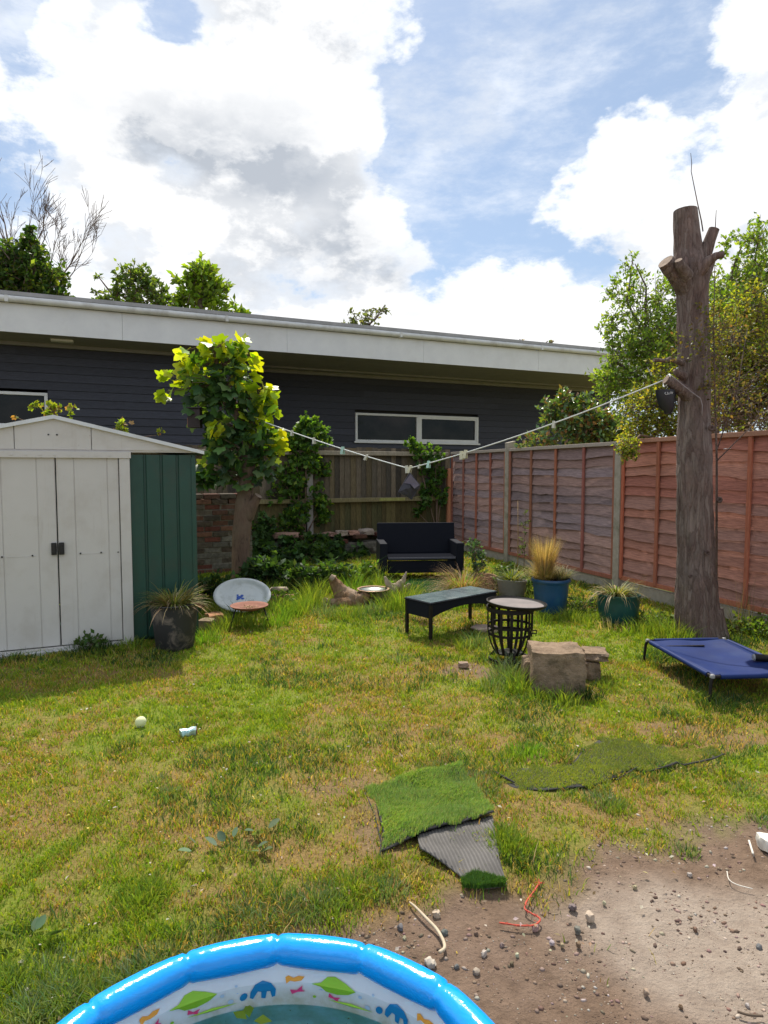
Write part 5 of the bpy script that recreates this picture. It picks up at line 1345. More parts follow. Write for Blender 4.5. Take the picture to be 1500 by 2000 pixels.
# black pot at the shed
mblk, nt, b, _ = newmat('scuffed_black_pot'); n1 = NZ(nt, 7, 7, .7, dist=.8); n2 = NZ(nt, 40, 4, .6)
nt.links.new(MX(nt, MR(nt, n1, .52, .66), (.022, .022, .025), (.17, .14, .12)), b.inputs['Base Color']); b.inputs['Roughness'].default_value = .6; BUMP(nt, b, n2, .2, .004)
c = G(338, 1268); PB = Vector((c.x, c.y + .05, 0))
pot('plant_pot', 'large scuffed black pot in front of the green end of the shed', PB, [(.0005, 0), (.140, 0), (.150, .01), (.172, .20), (.186, .34), (.190, .365), (.196, .372), (.192, .380), (.182, .372), (.176, .33), (.16, .2)], mblk, .335, .176, wob=.04, seed=3)
plant('sedge_plant', 'variegated grassy plant filling the black pot by the shed', PB + Vector((0, 0, .345)), [('leaves', 330, .27, SEDGE, 3, dict(spread=1.5, droop=1.1, r0=.10)), ('dead_leaves', 70, .30, [(.42, .30, .20), (.5, .38, .25), (.36, .22, .14)], 4, dict(spread=2.0, droop=2.0, r0=.12, w=.005))])
# blue pot with feather grass
mblu = mat('blue_glaze', (.016, .085, .20), (.010, .05, .14), 4, .35, .08, stretch=(1, 1, .4), dirt=(.05, .16, .20), damt=.5, dscale=5, spec=.5)
c = G(1081, 1200); PU = Vector((c.x, c.y + .12, 0))
pot('plant_pot', 'bright blue glazed pot with a rolled rim, holding dry feathery grass', PU, [(.0005, 0), (.145, 0), (.155, .01), (.172, .20), (.182, .30), (.188, .312), (.196, .32), (.200, .335), (.194, .35), (.180, .352), (.174, .34), (.168, .28)], mblu, .32, .172)
plant('feather_grass', 'tall dry golden feather grass plume in the blue pot', PU + Vector((-.07, 0, .33)), [('leaves', 1300, .47, [(.52, .38, .20), (.62, .48, .28), (.42, .29, .14), (.36, .28, .13)], 7, dict(spread=.30, droop=.12, r0=.06, w=.0018)), ('side_leaves', 800, .30, [(.56, .42, .22), (.44, .33, .15), (.3, .28, .1)], 8, dict(spread=1.2, droop=.9, r0=.09, w=.0018))])
plant('blue_fescue', 'low grey green wispy grass at the right side of the blue pot', PU + Vector((.11, 0, .33)), [('leaves', 420, .21, [(.15, .19, .13), (.2, .22, .15), (.26, .2, .14)], 9, dict(spread=1.3, droop=.7, r0=.06, w=.0026))])
# teal pot
mteal = mat('teal_glaze', (.012, .085, .085), (.008, .055, .06), 4, .35, .08, dirt=(.03, .12, .10), damt=.4, spec=.5)
c = G(1216, 1222); PT = Vector((c.x, c.y + .12, 0))
pot('plant_pot', 'squat dark teal glazed pot beside the middle concrete post', PT, [(.0005, 0), (.145, 0), (.160, .012), (.182, .10), (.192, .20), (.190, .255), (.198, .265), (.198, .282), (.186, .284), (.180, .26), (.176, .2)], mteal, .25, .178)
plant('sedge_plant', 'drooping yellow striped grass trailing over the teal pot', PT + Vector((-.03, -.02, .26)), [('leaves', 230, .25, SEDGE, 13, dict(spread=1.3, droop=1.3, r0=.09)), ('dead_leaves', 50, .32, [(.44, .34, .2), (.5, .4, .22)], 14, dict(spread=1.6, droop=2.6, r0=.12, w=.005))])
# grey pot
mgry = mat('grey_clay', (.26, .25, .235), (.18, .17, .16), 6, .9, .25, dirt=(.10, .11, .07), damt=.5)
c = G(1003, 1182); PG = Vector((c.x, c.y + .12, 0))
pot('plant_pot', 'plain grey clay pot with an uneven rim behind the fire basket', PG, [(.0005, 0), (.11, 0), (.12, .01), (.16, .25), (.168, .262), (.16, .27), (.15, .26), (.145, .22)], mgry, .22, .14, wob=.10, seed=9)
plant('sedge_plant', 'dark green strappy plant leaning out of the grey clay pot', PG + Vector((0, 0, .23)), [('leaves', 200, .24, [(.10, .15, .03), (.16, .2, .05), (.28, .26, .1)], 15, dict(spread=1.4, droop=.9, r0=.08, w=.006))])
# garden plants by the sofa
c = G(905, 1172); plant('feather_grass', 'rusty brown feathery grass clump spilling beside the sofa arm', (c.x, c.y, .02), [('leaves', 1100, .55, [(.46, .30, .16), (.40, .24, .13), (.34, .25, .12)], 17, dict(spread=.9, droop=1.7, r0=.10, w=.0022)), ('green_leaves', 200, .34, [(.16, .28, .04), (.22, .34, .05)], 18, dict(spread=.6, droop=.5, r0=.12, w=.006))])
c = G(945, 1162); root = pot('plant_pot', 'small terracotta pot half hidden behind the rusty brown grass', (c.x, c.y, 0), [(.0005, 0), (.09, 0), (.13, .20), (.145, .2), (.145, .235), (.13, .235), (.12, .2)], TERRA, .19, .12)
c = G(925, 1160); leafy('small_shrub', 'small blue green leafy shrub between the sofa arm and the fence', 'shrub', [(c.x, c.y, .52, .10, .1, .12, 150), (c.x + .07, c.y, .38, .09, .1, .10, 100), (c.x + .03, c.y, .26, .10, .1, .10, 90)], [(.08, .15, .08), (.11, .19, .10), (.06, .12, .05)], (.035, .06), (c.x + .02, c.y, 0), per=6, seed=71, stems=[([(c.x + .02, c.y, 0), (c.x + .03, c.y, .3), (c.x, c.y, .55)], [.01, .008, .004])])
leafy('low_shrub', 'low dark green foliage filling the bed between the grey pot and the terracotta one', 'shrub', [(G(965, 1165).x, G(965, 1165).y, .12, .18, .15, .12, 220), (G(1035, 1160).x, G(1035, 1160).y, .12, .12, .12, .12, 110), (G(985, 1150).x, G(985, 1150).y, .2, .15, .1, .14, 120)], [(.06, .12, .04), (.08, .14, .04)], (.04, .07), None, per=6, seed=72, stemname='stem')
for i, (px, py, w, h, n, cols, sz, lab) in enumerate([
    (520, 1150, .34, .42, 520, [(.04, .09, .03), (.06, .12, .035), (.035, .075, .025)], (.07, .13), 'tall dark leafy growth between the maple foot and the pale fence post'), (585, 1155, .32, .34, 480, [(.05, .11, .03), (.07, .14, .035), (.035, .08, .025)], (.05, .10), 'bushy green growth below the pale fence post'),
    (650, 1150, .30, .36, 460, [(.07, .14, .035), (.10, .19, .045), (.045, .10, .03)], (.05, .09), 'mid green bramble clump behind the driftwood log'), (712, 1140, .20, .34, 260, [(.09, .18, .04), (.13, .24, .05), (.06, .12, .03)], (.04, .08), 'fresh green leafy clump left of the black sofa'),
    (768, 1172, .16, .24, 200, [(.16, .30, .05), (.22, .36, .06)], (.03, .06), 'lime green weeds in front of the left sofa arm'), (375, 1200, .16, .26, 170, [(.06, .12, .035), (.09, .16, .04)], (.04, .07), 'dark weeds behind the black pot, against the brick wall'),
    (410, 1168, .24, .28, 300, [(.045, .09, .03), (.07, .13, .035)], (.045, .08), 'dark low weeds under the brick wall, left of the maple foot'), (455, 1170, .20, .26, 170, [(.07, .14, .04), (.10, .19, .05)], (.05, .09), 'dark weeds growing round the foot of the maple'), (1040, 1165, .22, .20, 200, [(.09, .16, .04), (.14, .2, .05)], (.035, .06), 'low weeds between the grey clay pot and the blue pot'),
    (1145, 1195, .26, .16, 220, [(.08, .15, .04), (.13, .19, .05)], (.03, .055), 'scrubby weeds along the fence foot between the blue and teal pots'), (1285, 1225, .28, .14, 220, [(.10, .18, .04), (.16, .22, .05)], (.03, .055), 'scrubby weeds along the fence foot left of the tall trunk'),
    (1450, 1240, .30, .16, 200, [(.08, .14, .04), (.11, .16, .04)], (.03, .055), 'dark scrubby weeds behind the raised blue bed')]):
    c = G(px, py); leafy('leafy_clump', lab, 'plant', [(c.x, c.y, h * .45, w * .8, .16, h * .42, n), (c.x - w * .4, c.y + .05, h * .3, w * .5, .15, h * .3, n * .3), (c.x + w * .45, c.y, h * .35, w * .45, .15, h * .34, n * .3)], cols, sz, (c.x, c.y, 0), 'overgrown clumps along the fences', 6, .5, .003, None, 500 + i, .5, LEAF, up=.9, leafname='leaves')  # dark palettes near the back wall carry its shade in the leaf colour
# tall cane and weed by the first post
cn = thing('plant_cane', 'thin bamboo cane standing beside the left concrete post', 'cane', G(1011, 1115)); q = MB(); q.tube([(0, 0, 0), (.0, .0, .5), (-.01, 0, 1.02)], [.007, .006, .005], 7)
q.build('stick', mat('bamboo', (.42, .27, .12), (.32, .2, .1), 12, .6, .05), cn, smooth=True)
c = G(1023, 1120); leafy('climbing_stem', 'thin green stem with small leaves beside the bamboo cane', 'climber', [(c.x, c.y, .30, .03, .03, .2, 40), (c.x, c.y, .65, .03, .03, .18, 36), (c.x, c.y, .85, .02, .02, .06, 10)], [(.10, .16, .05)], (.03, .05), (c.x, c.y, 0), per=4, seed=73, stems=[([(c.x, c.y, 0), (c.x + .01, c.y, .9)], [.005, .003])])
for i, (px, py, L_, n, lab) in enumerate([(1235, 1185, .42, 26, 'tall thin seeding weed behind the teal pot'), (1442, 1240, .55, 26, 'faint wiry weed against the red fence, right of the trunk'), (1465, 1238, .48, 22, 'second wiry weed near the right frame edge by the fence')]):
    c = G(px, py); plant('weed', lab, (c.x, c.y, 0), [('stems', n, L_, [(.14, .15, .06), (.2, .17, .09)], 80 + i, dict(spread=.35, droop=.3, r0=.06, w=.002))])
for i, (px, py, r, h, n, cols, lab) in enumerate([(1490, 1250, .14, .20, 130, [(.10, .2, .04), (.15, .25, .05)], 'leafy green weed at the fence foot by the right edge'), (178, 1272, .13, .12, 120, [(.06, .12, .03), (.08, .14, .04)], 'dark leafy weed at the foot of the shed doors'),
                                              (8, 1275, .10, .14, 70, [(.12, .16, .04)], 'weed at the left edge beside the pale shed threshold'), (690, 1150, .11, .24, 130, [(.17, .32, .05), (.22, .38, .06)], 'sunlit lime green weed behind the driftwood log'), (560, 1185, .16, .16, 120, [(.13, .24, .04)], 'bright weed left of the driftwood log'),
                                              (890, 1172, .13, .20, 150, [(.15, .29, .05), (.20, .34, .06)], 'bright green weed at the foot of the rusty brown grass'), (430, 1215, .10, .10, 60, [(.3, .3, .06), (.16, .24, .05)], 'yellowing weed between the black pot and the enamel dish')]):
    c = G(px, py); leafy('weed', lab, 'weed', [(c.x, c.y, h * .5, r, r * .7, h * .5, n)], cols, (.03, .055), (c.x, c.y, 0), per=5, seed=90 + i, up=1.2, leafname='leaves', twigs=True, twr=.002)


# grey-leaved lawn weed (broad leaves)
for i, (px, py, w, n, lab) in enumerate([(440, 1668, .11, 9, 'broad grey green leaved weed lying flat in the lawn'), (505, 1632, .05, 4, 'small grey green leaf pair right of the broad leaved weed'), (58, 1836, .05, 6, 'small pale edged weed in the dry grass near the pool')]):
    c = G(px, py); rr = np.random.RandomState(200 + i); root = thing('broadleaf_weed', lab, 'weed', (c.x, c.y, gheight(np.array([c.x]), np.array([c.y]))[0]))
    a = rr.rand(n) * 6.28; P_ = np.stack([np.cos(a) * w * rr.uniform(.0, 1.3, n), np.sin(a) * w * .5, .012 + .02 * rr.rand(n)], -1)
    leaves('leaves', P_, np.stack([np.cos(a), np.sin(a) * .7, .25 + .4 * rr.rand(n)], -1), rr.uniform(.035, .062, n), palette(rr, n, [(.12, .18, .09), (.17, .23, .13)], .15), LEAFG, root, (np.array([(0, 0, 0), (-.22, .2, .05), (-.30, .5, .08), (-.2, .8, .06), (0, 1, -.02), (.2, .8, .06), (.30, .5, .08), (.22, .2, .05), (0, .5, -.02)]), np.array([(8, i_, i_ + 1) for i_ in range(7)] + [(8, 7, 0)])), .8, rr)


# ------------------------------------------------------------------ enamel dish, rusty bowl, logs
def build_dish():
    c = AT(473, 1163, 6.55); ROT = Euler((math.radians(-52), 0, 0)).to_matrix().to_4x4()
    root = thing('enamel_dish', 'large oval white enamel dish with a blue emblem, leaning behind the rusty bowl', 'dish', (c.x, c.y, 0))
    M_ = Matrix.Translation((0, 0, c.z)) @ Matrix.Rotation(math.radians(4), 4, 'Y') @ Matrix.Rotation(math.radians(38), 4, 'X')
    en = mat('white_enamel', (.68, .70, .68), (.58, .61, .60), 5, .25, .03, dirt=(.30, .32, .26), damt=.5, dscale=8, spec=.6)
    q = MB(); q.lathe([(.0005, -.016), (.20, -.014), (.24, -.004), (.255, .012), (.290, .018), (.297, .012), (.292, .006), (.255, .002), (.24, -.014), (.20, -.024), (.0005, -.026)], 56, sx=1.0, sy=.78, M=M_); q.build('dish_body', en, root, smooth=True)
    bl = mat('blue_print', (.04, .12, .50), (.03, .09, .4), 9, .3, 0)
    q = MB()
    for (ex, ey, rr, sx_) in [(-.03, -.02, .022, 1.2), (-.005, .005, .018, .9), (-.05, .01, .012, 1.0), (.01, -.03, .013, 1.3), (-.04, -.045, .010, 1.5)]:
        q.add([M_ @ Vector((ex + rr * sx_ * math.cos(t) * (1 + .2 * math.sin(3 * t)), ey + rr * math.sin(t), -.0125)) for t in [k * .5236 for k in range(12)]], [tuple(range(12))])
    q.build('emblem', bl, root)
    # props: one buried brick the dish leans on
    c2 = G(482, 1232); bw = thing('rusty_bowl', 'shallow rusty round bowl on thin black wire legs in front of the enamel dish', 'bowl', (c2.x, c2.y + .12, 0))
    rust = mat('rusty_iron', (.30, .125, .08), (.20, .085, .06), 14, .85, .3, dirt=(.42, .24, .17), damt=.5)
    zb = .20; q = MB(); q.lathe([(.0005, zb - .035), (.09, zb - .030), (.150, zb - .008), (.172, zb + .008), (.176, zb + .010), (.172, zb + .014), (.15, zb + .0), (.09, zb - .020), (.0005, zb - .025)], 40); q.build('bowl_body', rust, bw, smooth=True)
    for a in (-.35, 2.2, 4.0):
        q = MB(); q.tube([(math.cos(a) * .155, math.sin(a) * .155, zb - .006), (math.cos(a) * .235, math.sin(a) * .235, -.02)], .006, 7); q.build('leg', BLKMET, bw, smooth=True)
    q = MB(); rr = random.Random(4)
    for i in range(16):
        a = rr.random() * 6.28; r = rr.random() * .10; d = rr.random() * 6.28; l_ = rr.uniform(.03, .07)
        q.tube([(math.cos(a) * r - math.cos(d) * l_, math.sin(a) * r - math.sin(d) * l_, zb - .012), (math.cos(a) * r + math.cos(d) * l_, math.sin(a) * r + math.sin(d) * l_, zb - .004)], .0025, 5)
    q.build('dead_leaves', mat('straw_debris', (.45, .30, .18), (.3, .18, .1), 20, .9, 0), bw); bw.children[-1]['kind'] = 'stuff'
build_dish()
c = G(420, 1222); rock('brick', 'tilted orange brown brick lump between the black pot and the enamel dish', 'brick', (c.x, c.y, 0), (.16, .14, .12), 21, (.34, .17, .09), rz=.5)
c = G(552, 1178); rock('brick', 'long red brick lying in the grass right of the enamel dish', 'brick', (c.x, c.y, 0), (.24, .14, .09), 22, (.32, .15, .11), sq=.1, rough=.05)
c = G(545, 1168); rock('driftwood_chip', 'weathered pale wood chip lying on the long red brick', 'wood', (c.x, c.y, .085), (.20, .08, .04), 23, (.36, .29, .22))
c = G(400, 1232); rock('stone', 'brown stone in the weeds right of the black pot', 'stone', (c.x, c.y + .05, 0), (.15, .12, .10), 24, (.24, .18, .12))


def build_logs():
    wood = barkmat('driftwood', (.33, .20, .11), (.13, .075, .04), (.40, .32, .24), .5, 26, 1.0, .02)
    pale = barkmat('bleached_wood', (.46, .36, .27), (.20, .14, .10), (.52, .45, .37), .5, 26, 1.0, .02)
    rng = random.Random(17); Y = 6.95; s = Y / FPX; O = G(690, 1188); O.z = 0
    root = thing('driftwood_log', 'gnarled brown driftwood stump with a limb rising to the left', 'log', O)
    def t(rows, m=wood, n=22, name='limb', amp=.42, dy=0.0):
        q = MB(); rough_tube(q, [AT(px, py, Y + d) - O for px, py, d, r in rows], [r * s for *_, r in rows], n, rng, amp); q.build(name, m, root, smooth=True, sharp=50)
    t([(735, 1185, .1, 13), (710, 1180, .05, 20), (685, 1172, 0, 20), (668, 1160, 0, 17), (655, 1142, 0, 12), (648, 1128, 0, 8)], name='trunk')
    t([(690, 1180, -.05, 14), (675, 1178, -.1, 12), (650, 1176, -.12, 7), (632, 1170, -.12, 3)]); t([(700, 1178, -.06, 14), (712, 1168, -.1, 12), (718, 1158, -.1, 9)])
    q = MB(); rough_tube(q, [AT(652, 1131, Y - .05) - O, AT(645, 1126, Y - .05) - O], [8 * s, 6 * s], 10, rng, .1); q.build('broken_end', pale, root, smooth=True)
    O2 = G(775, 1175); O2.z = 0; root2 = thing('bleached_log', 'pale bleached root with jagged tips beside the metal bowl', 'log', O2)
    Y2 = 7.1
    for rows in ([(728, 1168, 0, 11), (752, 1160, 0, 13), (772, 1150, 0, 11), (788, 1135, 0, 6), (794, 1117, 0, 2)], [(765, 1152, -.03, 7), (757, 1138, -.03, 5), (752, 1126, -.03, 2)], [(775, 1152, .0, 10), (792, 1152, .05, 7), (800, 1140, .05, 3)], [(750, 1160, .02, 10), (755, 1175, .0, 12), (770, 1180, .0, 10)]):
        q = MB(); rough_tube(q, [AT(px, py, Y2 + d) - O2 for px, py, d, r in rows], [r * s for *_, r in rows], 18, rng, .50); q.build('limb', pale, root2, smooth=True, sharp=50)
    b = AT(729, 1152, 6.95); bw = thing('metal_bowl', 'wide shallow steel bowl with a copper rim resting on the driftwood', 'bowl', (b.x, b.y, b.z - .0))
    st_ = mat('steel_bowl', (.50, .52, .46), (.36, .38, .33), 6, .22, .02, metal=.8); cp = mat('copper_rim', (.45, .30, .20), (.35, .2, .13), 8, .4, .05, metal=.5)
    q = MB(); q.lathe([(.0005, -.03), (.09, -.028), (.135, -.012), (.165, .006), (.162, .010), (.135, -.006), (.09, -.022), (.0005, -.024)], 44); q.build('bowl_body', st_, bw, smooth=True)
    q = MB(); q.lathe([(.158, .006), (.178, .008), (.180, .013), (.175, .016), (.158, .0125)], 44); q.build('rim', cp, bw, smooth=True)
build_logs()


# ------------------------------------------------------------------ washing line
def build_line():
    cord = mat('white_line', (.74, .76, .74), (.6, .62, .6), 30, .6, 0)
    pts_px = [(500, 822, 7.95), (540, 836, 7.86)]
    A0 = AT(470, 806, 8.02); B0 = AT(798, 915, 6.86); C0 = AT(1300, 741, 5.40)
    def seg(a, b, sag, n=14):
        return [a.lerp(b, i / n) + Vector((0, 0, -sag * 4 * (i / n) * (1 - i / n))) for i in range(n + 1)]
    p1 = seg(A0, B0, .03); p2 = seg(B0, C0, .05)
    root = thing('washing_line', 'thin white washing line slung from the maple to the tall bare trunk', 'washing line', B0)
    q = MB(); q.tube([p - B0 for p in p1 + p2[1:]], .0060, 7); q.build('cord', cord, root, smooth=True)
    c2 = mat('grey_cord', (.32, .28, .29), (.25, .2, .2), 30, .7, 0)
    r = AT(1340, 757, 5.5 - .17); q = MB()
    q.tube([C0 - B0, AT(1310, 733, 5.36) - B0, AT(1322, 742, 5.33) - B0, AT(1350, 765, 5.31) - B0, AT(1368, 778, 5.33) - B0, AT(1372, 792, 5.33) - B0, AT(1371, 812, 5.33) - B0], .004, 6); q.build('tail', c2, root, smooth=True)
    q = MB(); q.tube([C0 - B0 + Vector((.01 + .045 * math.cos(t) * .4, .05 * math.sin(t), .052 * math.cos(t) - .01)) for t in [k * .6283 for k in range(11)]], .006, 6); q.build('knot', cord, root, smooth=True)
    def on(px):
        for k in range(200):
            pass
        best = None
        for P_ in (p1, p2):
            for a, b in zip(P_[:-1], P_[1:]):
                for k in range(8):
                    v = a.lerp(b, k / 8); sx = 750 + FPX * v.x / (v.y * math.cos(TH) - (v.z - CH) * math.sin(TH))
                    if best is None or abs(sx - px) < best[0]: best = (abs(sx - px), v, (b - a).normalized())
        return best[1], best[2]
    pegc = {'w': (.62, .60, .50), 'm': (.45, .66, .55), 'c': (.66, .62, .44), 't': (.5, .75, .66)}
    for i, (px, k, sc, tl, lab) in enumerate([(571, 'w', .9, .1, 'cream clothes peg nearest the maple leaves, over the creeper'), (613, 'w', 1.0, -.1, 'cream clothes peg over the right edge of the creeper'), (668, 'm', 1.15, .05, 'pale mint clothes peg, first one clear of the creeper'),
                                              (717, 'w', .9, .5, 'white clothes peg turned slantwise, between the mint peg and the black bag'), (793, 'w', 1.1, -.2, 'left one of two crossed cream pegs holding the black bag'), (801, 'c', 1.1, .35, 'right one of two crossed cream pegs holding the black bag'),
                                              (818, 'w', .6, .3, 'tiny white peg just right of the black bag'), (837, 't', 1.0, .1, 'small mint peg right of the black bag'), (901, 'c', 1.15, -.12, 'yellowish peg, left of a touching pair over the red fence'), (908, 'c', 1.15, .12, 'yellowish peg, right of a touching pair over the red fence'),
                                              (1083, 'w', .9, .0, 'lone small pale peg by the rose bush')]):
        v, d = on(px); r_ = thing('clothes_peg', lab, 'peg', v, math.atan2(d.y, d.x), 'clothes pegs on the washing line', rot=(0, tl, math.atan2(d.y, d.x)))
        pm = bpy.data.materials.get('peg_' + k) or mat('peg_' + k, pegc[k], None, 20, .5, 0)
        for s_ in (-1, 1):
            q = MB(); M_ = Matrix.Scale(sc, 4); q.add([M_ @ Vector(p) for p in [(-.012, s_ * .004, .024), (.012, s_ * .004, .024), (.015, s_ * .016, -.050), (-.015, s_ * .016, -.050), (-.012, s_ * .010, .024), (.012, s_ * .010, .024), (.015, s_ * .022, -.050), (-.015, s_ * .022, -.050)]],
                  [(0, 1, 2, 3), (7, 6, 5, 4), (0, 4, 5, 1), (2, 6, 7, 3), (1, 5, 6, 2), (0, 3, 7, 4)]); q.build('jaw', pm, r_)
        q = MB(); q.tube([(-.013 * sc, 0, -.01 * sc), (.013 * sc, 0, -.01 * sc)], .010 * sc, 8); q.build('spring', bpy.data.materials['steel_bowl'], r_)
    # bag hung by one corner
    v, d = on(797); bag = thing('black_bag', 'small dark fabric pouch hanging by one corner from the washing line', 'bag', v)
    fb = mat('dark_bag_fabric', (.035, .033, .05), (.02, .02, .032), 8, .5, .25, spec=.5); fl = mat('bag_painted_sheen', (.16, .135, .17), (.10, .085, .11), 7, .45, .25)
    s = v.y / FPX; k = lambda px, py, dy=0: Vector(((px - 797) * s, dy, -(py - 918) * s))
    O_ = [k(799, 925), k(820, 951), k(803, 979), k(777, 963)]
    q = MB(); F_ = [p + Vector((0, -.02, 0)) for p in O_]; B_ = [p + Vector((0, .02, 0)) for p in O_]; cf = k(800, 955, -.055); cb = k(799, 955, .055)
    q.add(F_ + B_ + [cf, cb], [(0, 3, 8), (3, 2, 8), (2, 1, 8), (1, 0, 8), (4, 5, 9), (5, 6, 9), (6, 7, 9), (7, 4, 9), (0, 1, 5, 4), (1, 2, 6, 5), (2, 3, 7, 6), (3, 0, 4, 7)])
    b_ = q.build('pouch', fb, bag, smooth=False); sb = b_.modifiers.new('soft', 'SUBSURF'); sb.subdivision_type = 'SIMPLE'; sb.levels = sb.render_levels = 3
    tx = bpy.data.textures.new('crumple', 'CLOUDS'); tx.noise_scale = .035; dm = b_.modifiers.new('crumple', 'DISPLACE'); dm.texture = tx; dm.strength = .012
    q = MB(); q.add([k(800, 929, -.040), k(818, 950, -.042), k(808, 957, -.072), k(800, 948, -.068), k(788, 946, -.052)], [(0, 4, 3, 2, 1)]); q.build('sheen_patch', fl, bag)  # lighter patch that paints the sheen on the bag's front
    q = MB(); q.tube([k(779, 960, -.02), k(776, 966, -.02), k(778, 974, -.02)], .0025, 5); q.build('drawstring', fb, bag)
build_line()


# hanging wall pouch on the trunk's left
def build_pouch():
    Y = 5.42; s = Y / FPX; p = AT(1300, 762, Y); root = thing('hanging_planter', 'small black tapered planter with a pale squiggle of lettering, hung left of the trunk', 'planter', p)
    k = lambda px, py, d=0: Vector(((px - 1300) * s, d, -(py - 762) * s))
    pl = mat('black_planter', (.012, .012, .020), (.02, .02, .025), 9, .45, .06, spec=.5)
    q = MB(); ring = []
    for (py, x0, x1, dp) in [(762, 1281, 1318, .07), (775, 1283, 1318, .07), (795, 1289, 1316, .055), (802, 1298, 1315, .04), (808, 1300, 1310, .03)]:
        a = [k(x0 + (x1 - x0) * (.5 - .5 * math.cos(t)), py + (2 if False else 0), -dp * math.sin(t)) for t in [i * math.pi / 8 for i in range(16)]]; ring.append(a)
    vs = [v for r in ring for v in r]; fs = []
    for j in range(len(ring) - 1):
        for i in range(16): fs.append((j * 16 + i, (j + 1) * 16 + i, (j + 1) * 16 + (i + 1) % 16, j * 16 + (i + 1) % 16))
    fs.append(tuple(64 + i for i in range(16))); q.add(vs, fs); q.build('body', pl, root, smooth=True, sharp=40)
    q = MB(); q.tube([k(1318, 765), k(1321, 775), k(1319, 790), k(1314, 800)], .004, 6); q.build('strap', pl, root); q = MB(); q.tube([k(1300, 762), k(1308, 752), k(1311, 757)], .004, 6); q.tube([k(1311, 757), k(1311, 765)], .007, 6); q.build('hook', bpy.data.materials['grey_plastic'], root)
    wm = mat('pale_lettering', (.6, .6, .6), (.5, .5, .5), 9, .5, 0)
    q = MB()
    for line in ([(1293, 768), (1291.5, 770), (1293, 772), (1295.5, 772.5)], [(1296.5, 767.5), (1297, 772.5)], [(1298.5, 769), (1299, 772), (1301, 771.5), (1301.5, 768.5)], [(1303, 766.5), (1303.5, 771), (1306, 770.5), (1306.5, 768), (1303.8, 768)]):
        q.tube([k(a, b, -.0715) for a, b in line], .0026, 5)
    q.build('lettering', wm, root)
build_pouch()
# dark box hung in the maple
c = AT(381, 815, 7.9); bb = thing('nest_box', 'dark wooden box hanging among the left leaves of the maple', 'box', c)
q = MB(); q.box(-.075, .075, -.06, .06, -.13, .10); q.build('body', mat('dark_stained_wood', (.05, .035, .035), (.03, .02, .02), 8, .7, .2), bb, bevel=.006); q = MB(); q.box(-.09, .09, -.08, .07, .102, .118); q.build('roof', bpy.data.materials['dark_stained_wood'], bb, bevel=.004)
q = MB(); q.box(-.082, -.076, -.05, .05, -.125, -.01); q.build('side_strip', TERRA, bb); q = MB(); q.tube([(0, 0, .12), (.1, .03, .22)], .004, 5); q.build('hanger', BLKMET, bb)


# ------------------------------------------------------------------ pieces of artificial turf
def turf_blades(name, pts, parent, n, h, cols, seed, zf, edge=1.0, w=.0024):
    rng = np.random.RandomState(seed); xs = np.array([p[0] for p in pts]); ys = np.array([p[1] for p in pts])
    x = rng.uniform(xs.min(), xs.max(), n); y = rng.uniform(ys.min(), ys.max(), n); k = inpoly(x, y, [tuple(p[:2]) for p in pts]); x = x[k]; y = y[k]; m = len(x)
    lean = .8 * h; ax = .6 + (fbm(x * 7, y * 7, 2, 5) - .5) * 5
    return blades(name, x, y, zf(x, y), h * rng.uniform(.7, 1.1, m), np.cos(ax) * lean * rng.rand(m) + rng.normal(0, .2 * h, m), np.sin(ax) * lean * rng.rand(m) + rng.normal(0, .2 * h, m), np.full(m, w) * rng.uniform(.8, 1.3, m), palette(rng, m, cols, .12), GRASS, parent)


def ragged(pts, amp, seed, step=.02):
    rr = random.Random(seed); out = []
    for i in range(len(pts)):
        a = Vector(pts[i][:2]); b = Vector(pts[(i + 1) % len(pts)][:2]); n = max(1, int((b - a).length / step))
        for k in range(n): q = a.lerp(b, k / n); out.append((q.x + rr.uniform(-amp, amp), q.y + rr.uniform(-amp, amp)))
    return out


def sheet(name, pts, zf, th, m, parent, res=.03):
    """thin slab over a polygon following the height function zf"""
    import bmesh
    bm = bmesh.new(); vs = [bm.verts.new((p[0], p[1], 0)) for p in pts]; f = bm.faces.new(vs)
    xs = [p[0] for p in pts]; ys = [p[1] for p in pts]
    for k in range(int((max(xs) - min(xs)) / res)): bmesh.ops.bisect_plane(bm, geom=bm.verts[:] + bm.edges[:] + bm.faces[:], plane_co=(min(xs) + (k + .5) * res, 0, 0), plane_no=(1, 0, 0))
    for k in range(int((max(ys) - min(ys)) / res)): bmesh.ops.bisect_plane(bm, geom=bm.verts[:] + bm.edges[:] + bm.faces[:], plane_co=(0, min(ys) + (k + .5) * res, 0), plane_no=(0, 1, 0))
    for v in bm.verts: v.co.z = float(zf(np.array([v.co.x]), np.array([v.co.y]))[0])
    bmesh.ops.recalc_face_normals(bm, faces=bm.faces[:])
    me = bpy.data.meshes.new(name); bm.to_mesh(me); bm.free(); me.materials.append(m); me.polygons.foreach_set('use_smooth', [True] * len(me.polygons))
    o = bpy.data.objects.new(name, me); link(o, parent); s_ = o.modifiers.new('th', 'SOLIDIFY'); s_.thickness = th; s_.offset = 0; return o


